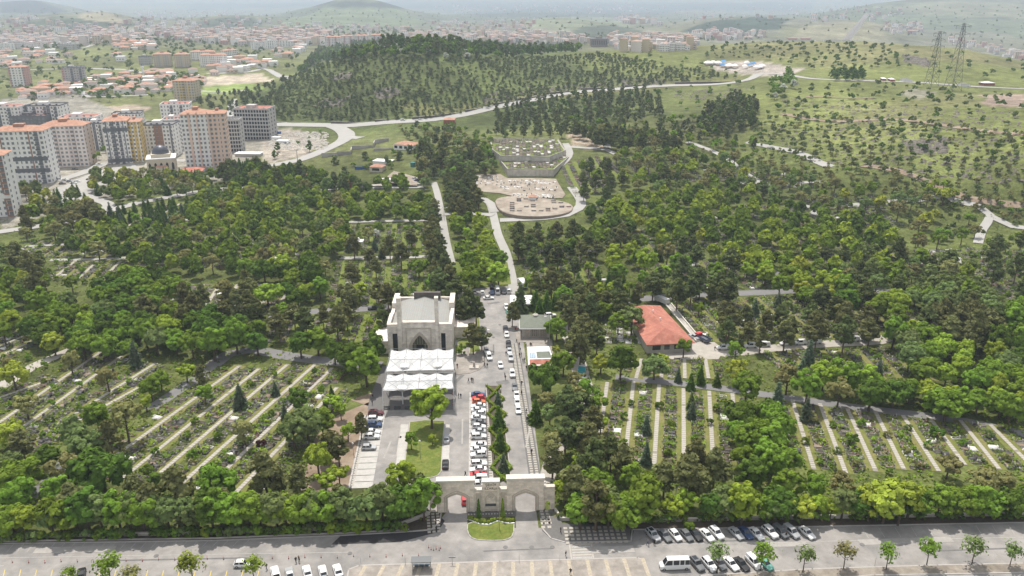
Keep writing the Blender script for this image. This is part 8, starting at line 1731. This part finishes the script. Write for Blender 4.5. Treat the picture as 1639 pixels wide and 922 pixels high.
def cluster(name, protos, regions, rmost, place, cat, grp, stuff):
    L = []; cells = {}
    for poly, k, sp, sc_ in regions:
        us = [p[0] for p in poly]; vs_ = [p[1] for p in poly]; u = rng.uniform(min(us), max(us), k * 4); v = rng.uniform(min(vs_), max(vs_), k * 4); ii = in_poly(u, v, poly)
        for x, y, z in PA(u[ii][:k], v[ii][:k]):
            key = (int(x // sp), int(y // sp))
            if key in cells: continue
            cells[key] = 1; L.append((x, y, z, sc_))
    L.sort(key=lambda t_: t_[1] / t_[3]); V, Q, MI, ml, n_ = [], [], [], [], 0; named = {}
    for i, (x, y, z, s) in enumerate(L):
        j = int(rng.integers(0, len(protos))); a = .15 * rng.normal() + rng.choice([0, math.pi / 2]) + (.3 if x < 0 else -.2)
        if i < rmost:
            o = bpy.data.objects.new(name, protos[j]); o.location = (x, y, z); o.rotation_euler = (0, 0, a); o.scale = (s,) * 3; link(o)
            named.setdefault((j % 7, place), []).append(o); tag(o, None, cat, grp)
        else:
            me = protos[j]; vv = np.empty(len(me.vertices) * 3); me.vertices.foreach_get('co', vv); vv = vv.reshape(-1, 3) * s
            for m in me.materials:
                if m not in ml: ml.append(m)
            V.append(np.c_[vv[:, 0] * math.cos(a) - vv[:, 1] * math.sin(a) + x, vv[:, 0] * math.sin(a) + vv[:, 1] * math.cos(a) + y, vv[:, 2] + z])
            for p in me.polygons:
                f = [q_ + n_ for q_ in p.vertices]; Q.append((f + [f[-1]])[:4] if len(f) == 3 else f[:4]); MI.append(ml.index(me.materials[p.material_index]))
            n_ += len(vv)
    if V:
        vv = np.concatenate(V); me = bpy.data.meshes.new(stuff); me.from_pydata(vv.tolist(), [], [tuple(dict.fromkeys(q_)) for q_ in Q])
        for m in ml: me.materials.append(m)
        me.polygons.foreach_set('material_index', np.array(MI, np.int32)); o = bpy.data.objects.new(stuff, me); link(o); o['kind'] = 'stuff'
    LK = ('white', 'cream', 'pinkish', 'plain white', 'dull pink', 'pale', 'tan')
    for (j, pl_), it in named.items():
        it.sort(key=lambda q_: project(*q_.location)[0])
        for i, o in enumerate(it): o['label'] = f'{LK[j]} walled small {cat} {pl_}, {ordinal(i + 1)}-from-left of these'
    print(name, len(L))
cluster('village_house', HM, [([(45,152),(110,152),(110,158),(45,158)], 8, 14, 1), ([(100,130),(150,122),(260,118),(330,122),(320,140),(250,150),(160,152),(110,150)], 130, 15, 1.0), ([(50,135),(100,135),(110,155),(20,160)], 16, 16, 1), ([(330,100),(410,95),(420,110),(340,122),(300,115)], 50, 17, 1.05), ([(170,68),(240,66),(250,80),(190,82)], 60, 17, 1.1), ([(0,82),(60,80),(120,92),(110,108),(60,100),(0,105)], 60, 20, 1.1), ([(170,85),(200,88),(200,100),(175,100)], 12, 18, 1), ([(440,75),(490,76),(480,90),(440,95)], 14, 22, 1.2), ([(400,95),(450,98),(440,108),(400,108)], 16, 18, 1), ([(0,100),(30,105),(30,118),(0,120)], 8, 18, 1), ([(1095,97),(1130,98),(1128,104),(1095,103)], 0, 14, 1)],
  300, 'among the village trees', 'house', 'tiled houses of the village', 'village_roofs')
cluster('town_house', TM, [([(0,60),(95,60),(160,50),(250,60),(250,66),(120,74),(0,80)], 340, 20, 1.0), ([(240,56),(420,52),(530,50),(520,72),(440,76),(300,68)], 620, 20, 1.0), ([(640,56),(830,55),(940,62),(940,72),(640,66)], 380, 20, .9), ([(975,58),(1090,60),(1120,68),(1105,80),(1000,84),(975,72)], 420, 18, .9), ([(1110,54),(1150,52),(1220,54),(1225,62),(1150,66),(1110,62)], 110, 18, .9), ([(820,58),(870,57),(870,68),(820,68)], 20, 24, 1.1),
  ([(0,40),(200,38),(420,36),(640,44),(660,52),(420,52),(0,58)], 420, 26, .9), ([(200,16),(420,20),(440,34),(230,34)], 130, 34, .9), ([(10,26),(60,24),(60,36),(10,38)], 30, 34, .8), ([(690,34),(860,30),(870,48),(700,50)], 130, 30, .8), ([(690,10),(1000,6),(1090,14),(1000,22),(720,22)], 120, 60, 1.1), ([(1080,24),(1180,20),(1200,30),(1100,34)], 30, 40, .8), ([(1180,6),(1330,10),(1440,12),(1450,30),(1370,36),(1200,30)], 60, 50, 1.0), ([(1410,38),(1480,40),(1470,56),(1420,54)], 60, 26, .9), ([(1500,60),(1639,85),(1639,98),(1540,75)], 60, 26, .9), ([(985,30),(1040,30),(1060,42),(985,40)], 60, 30, 1.5)],
  300, 'of the distant town', 'house', 'houses of the distant town', 'distant_roofs')
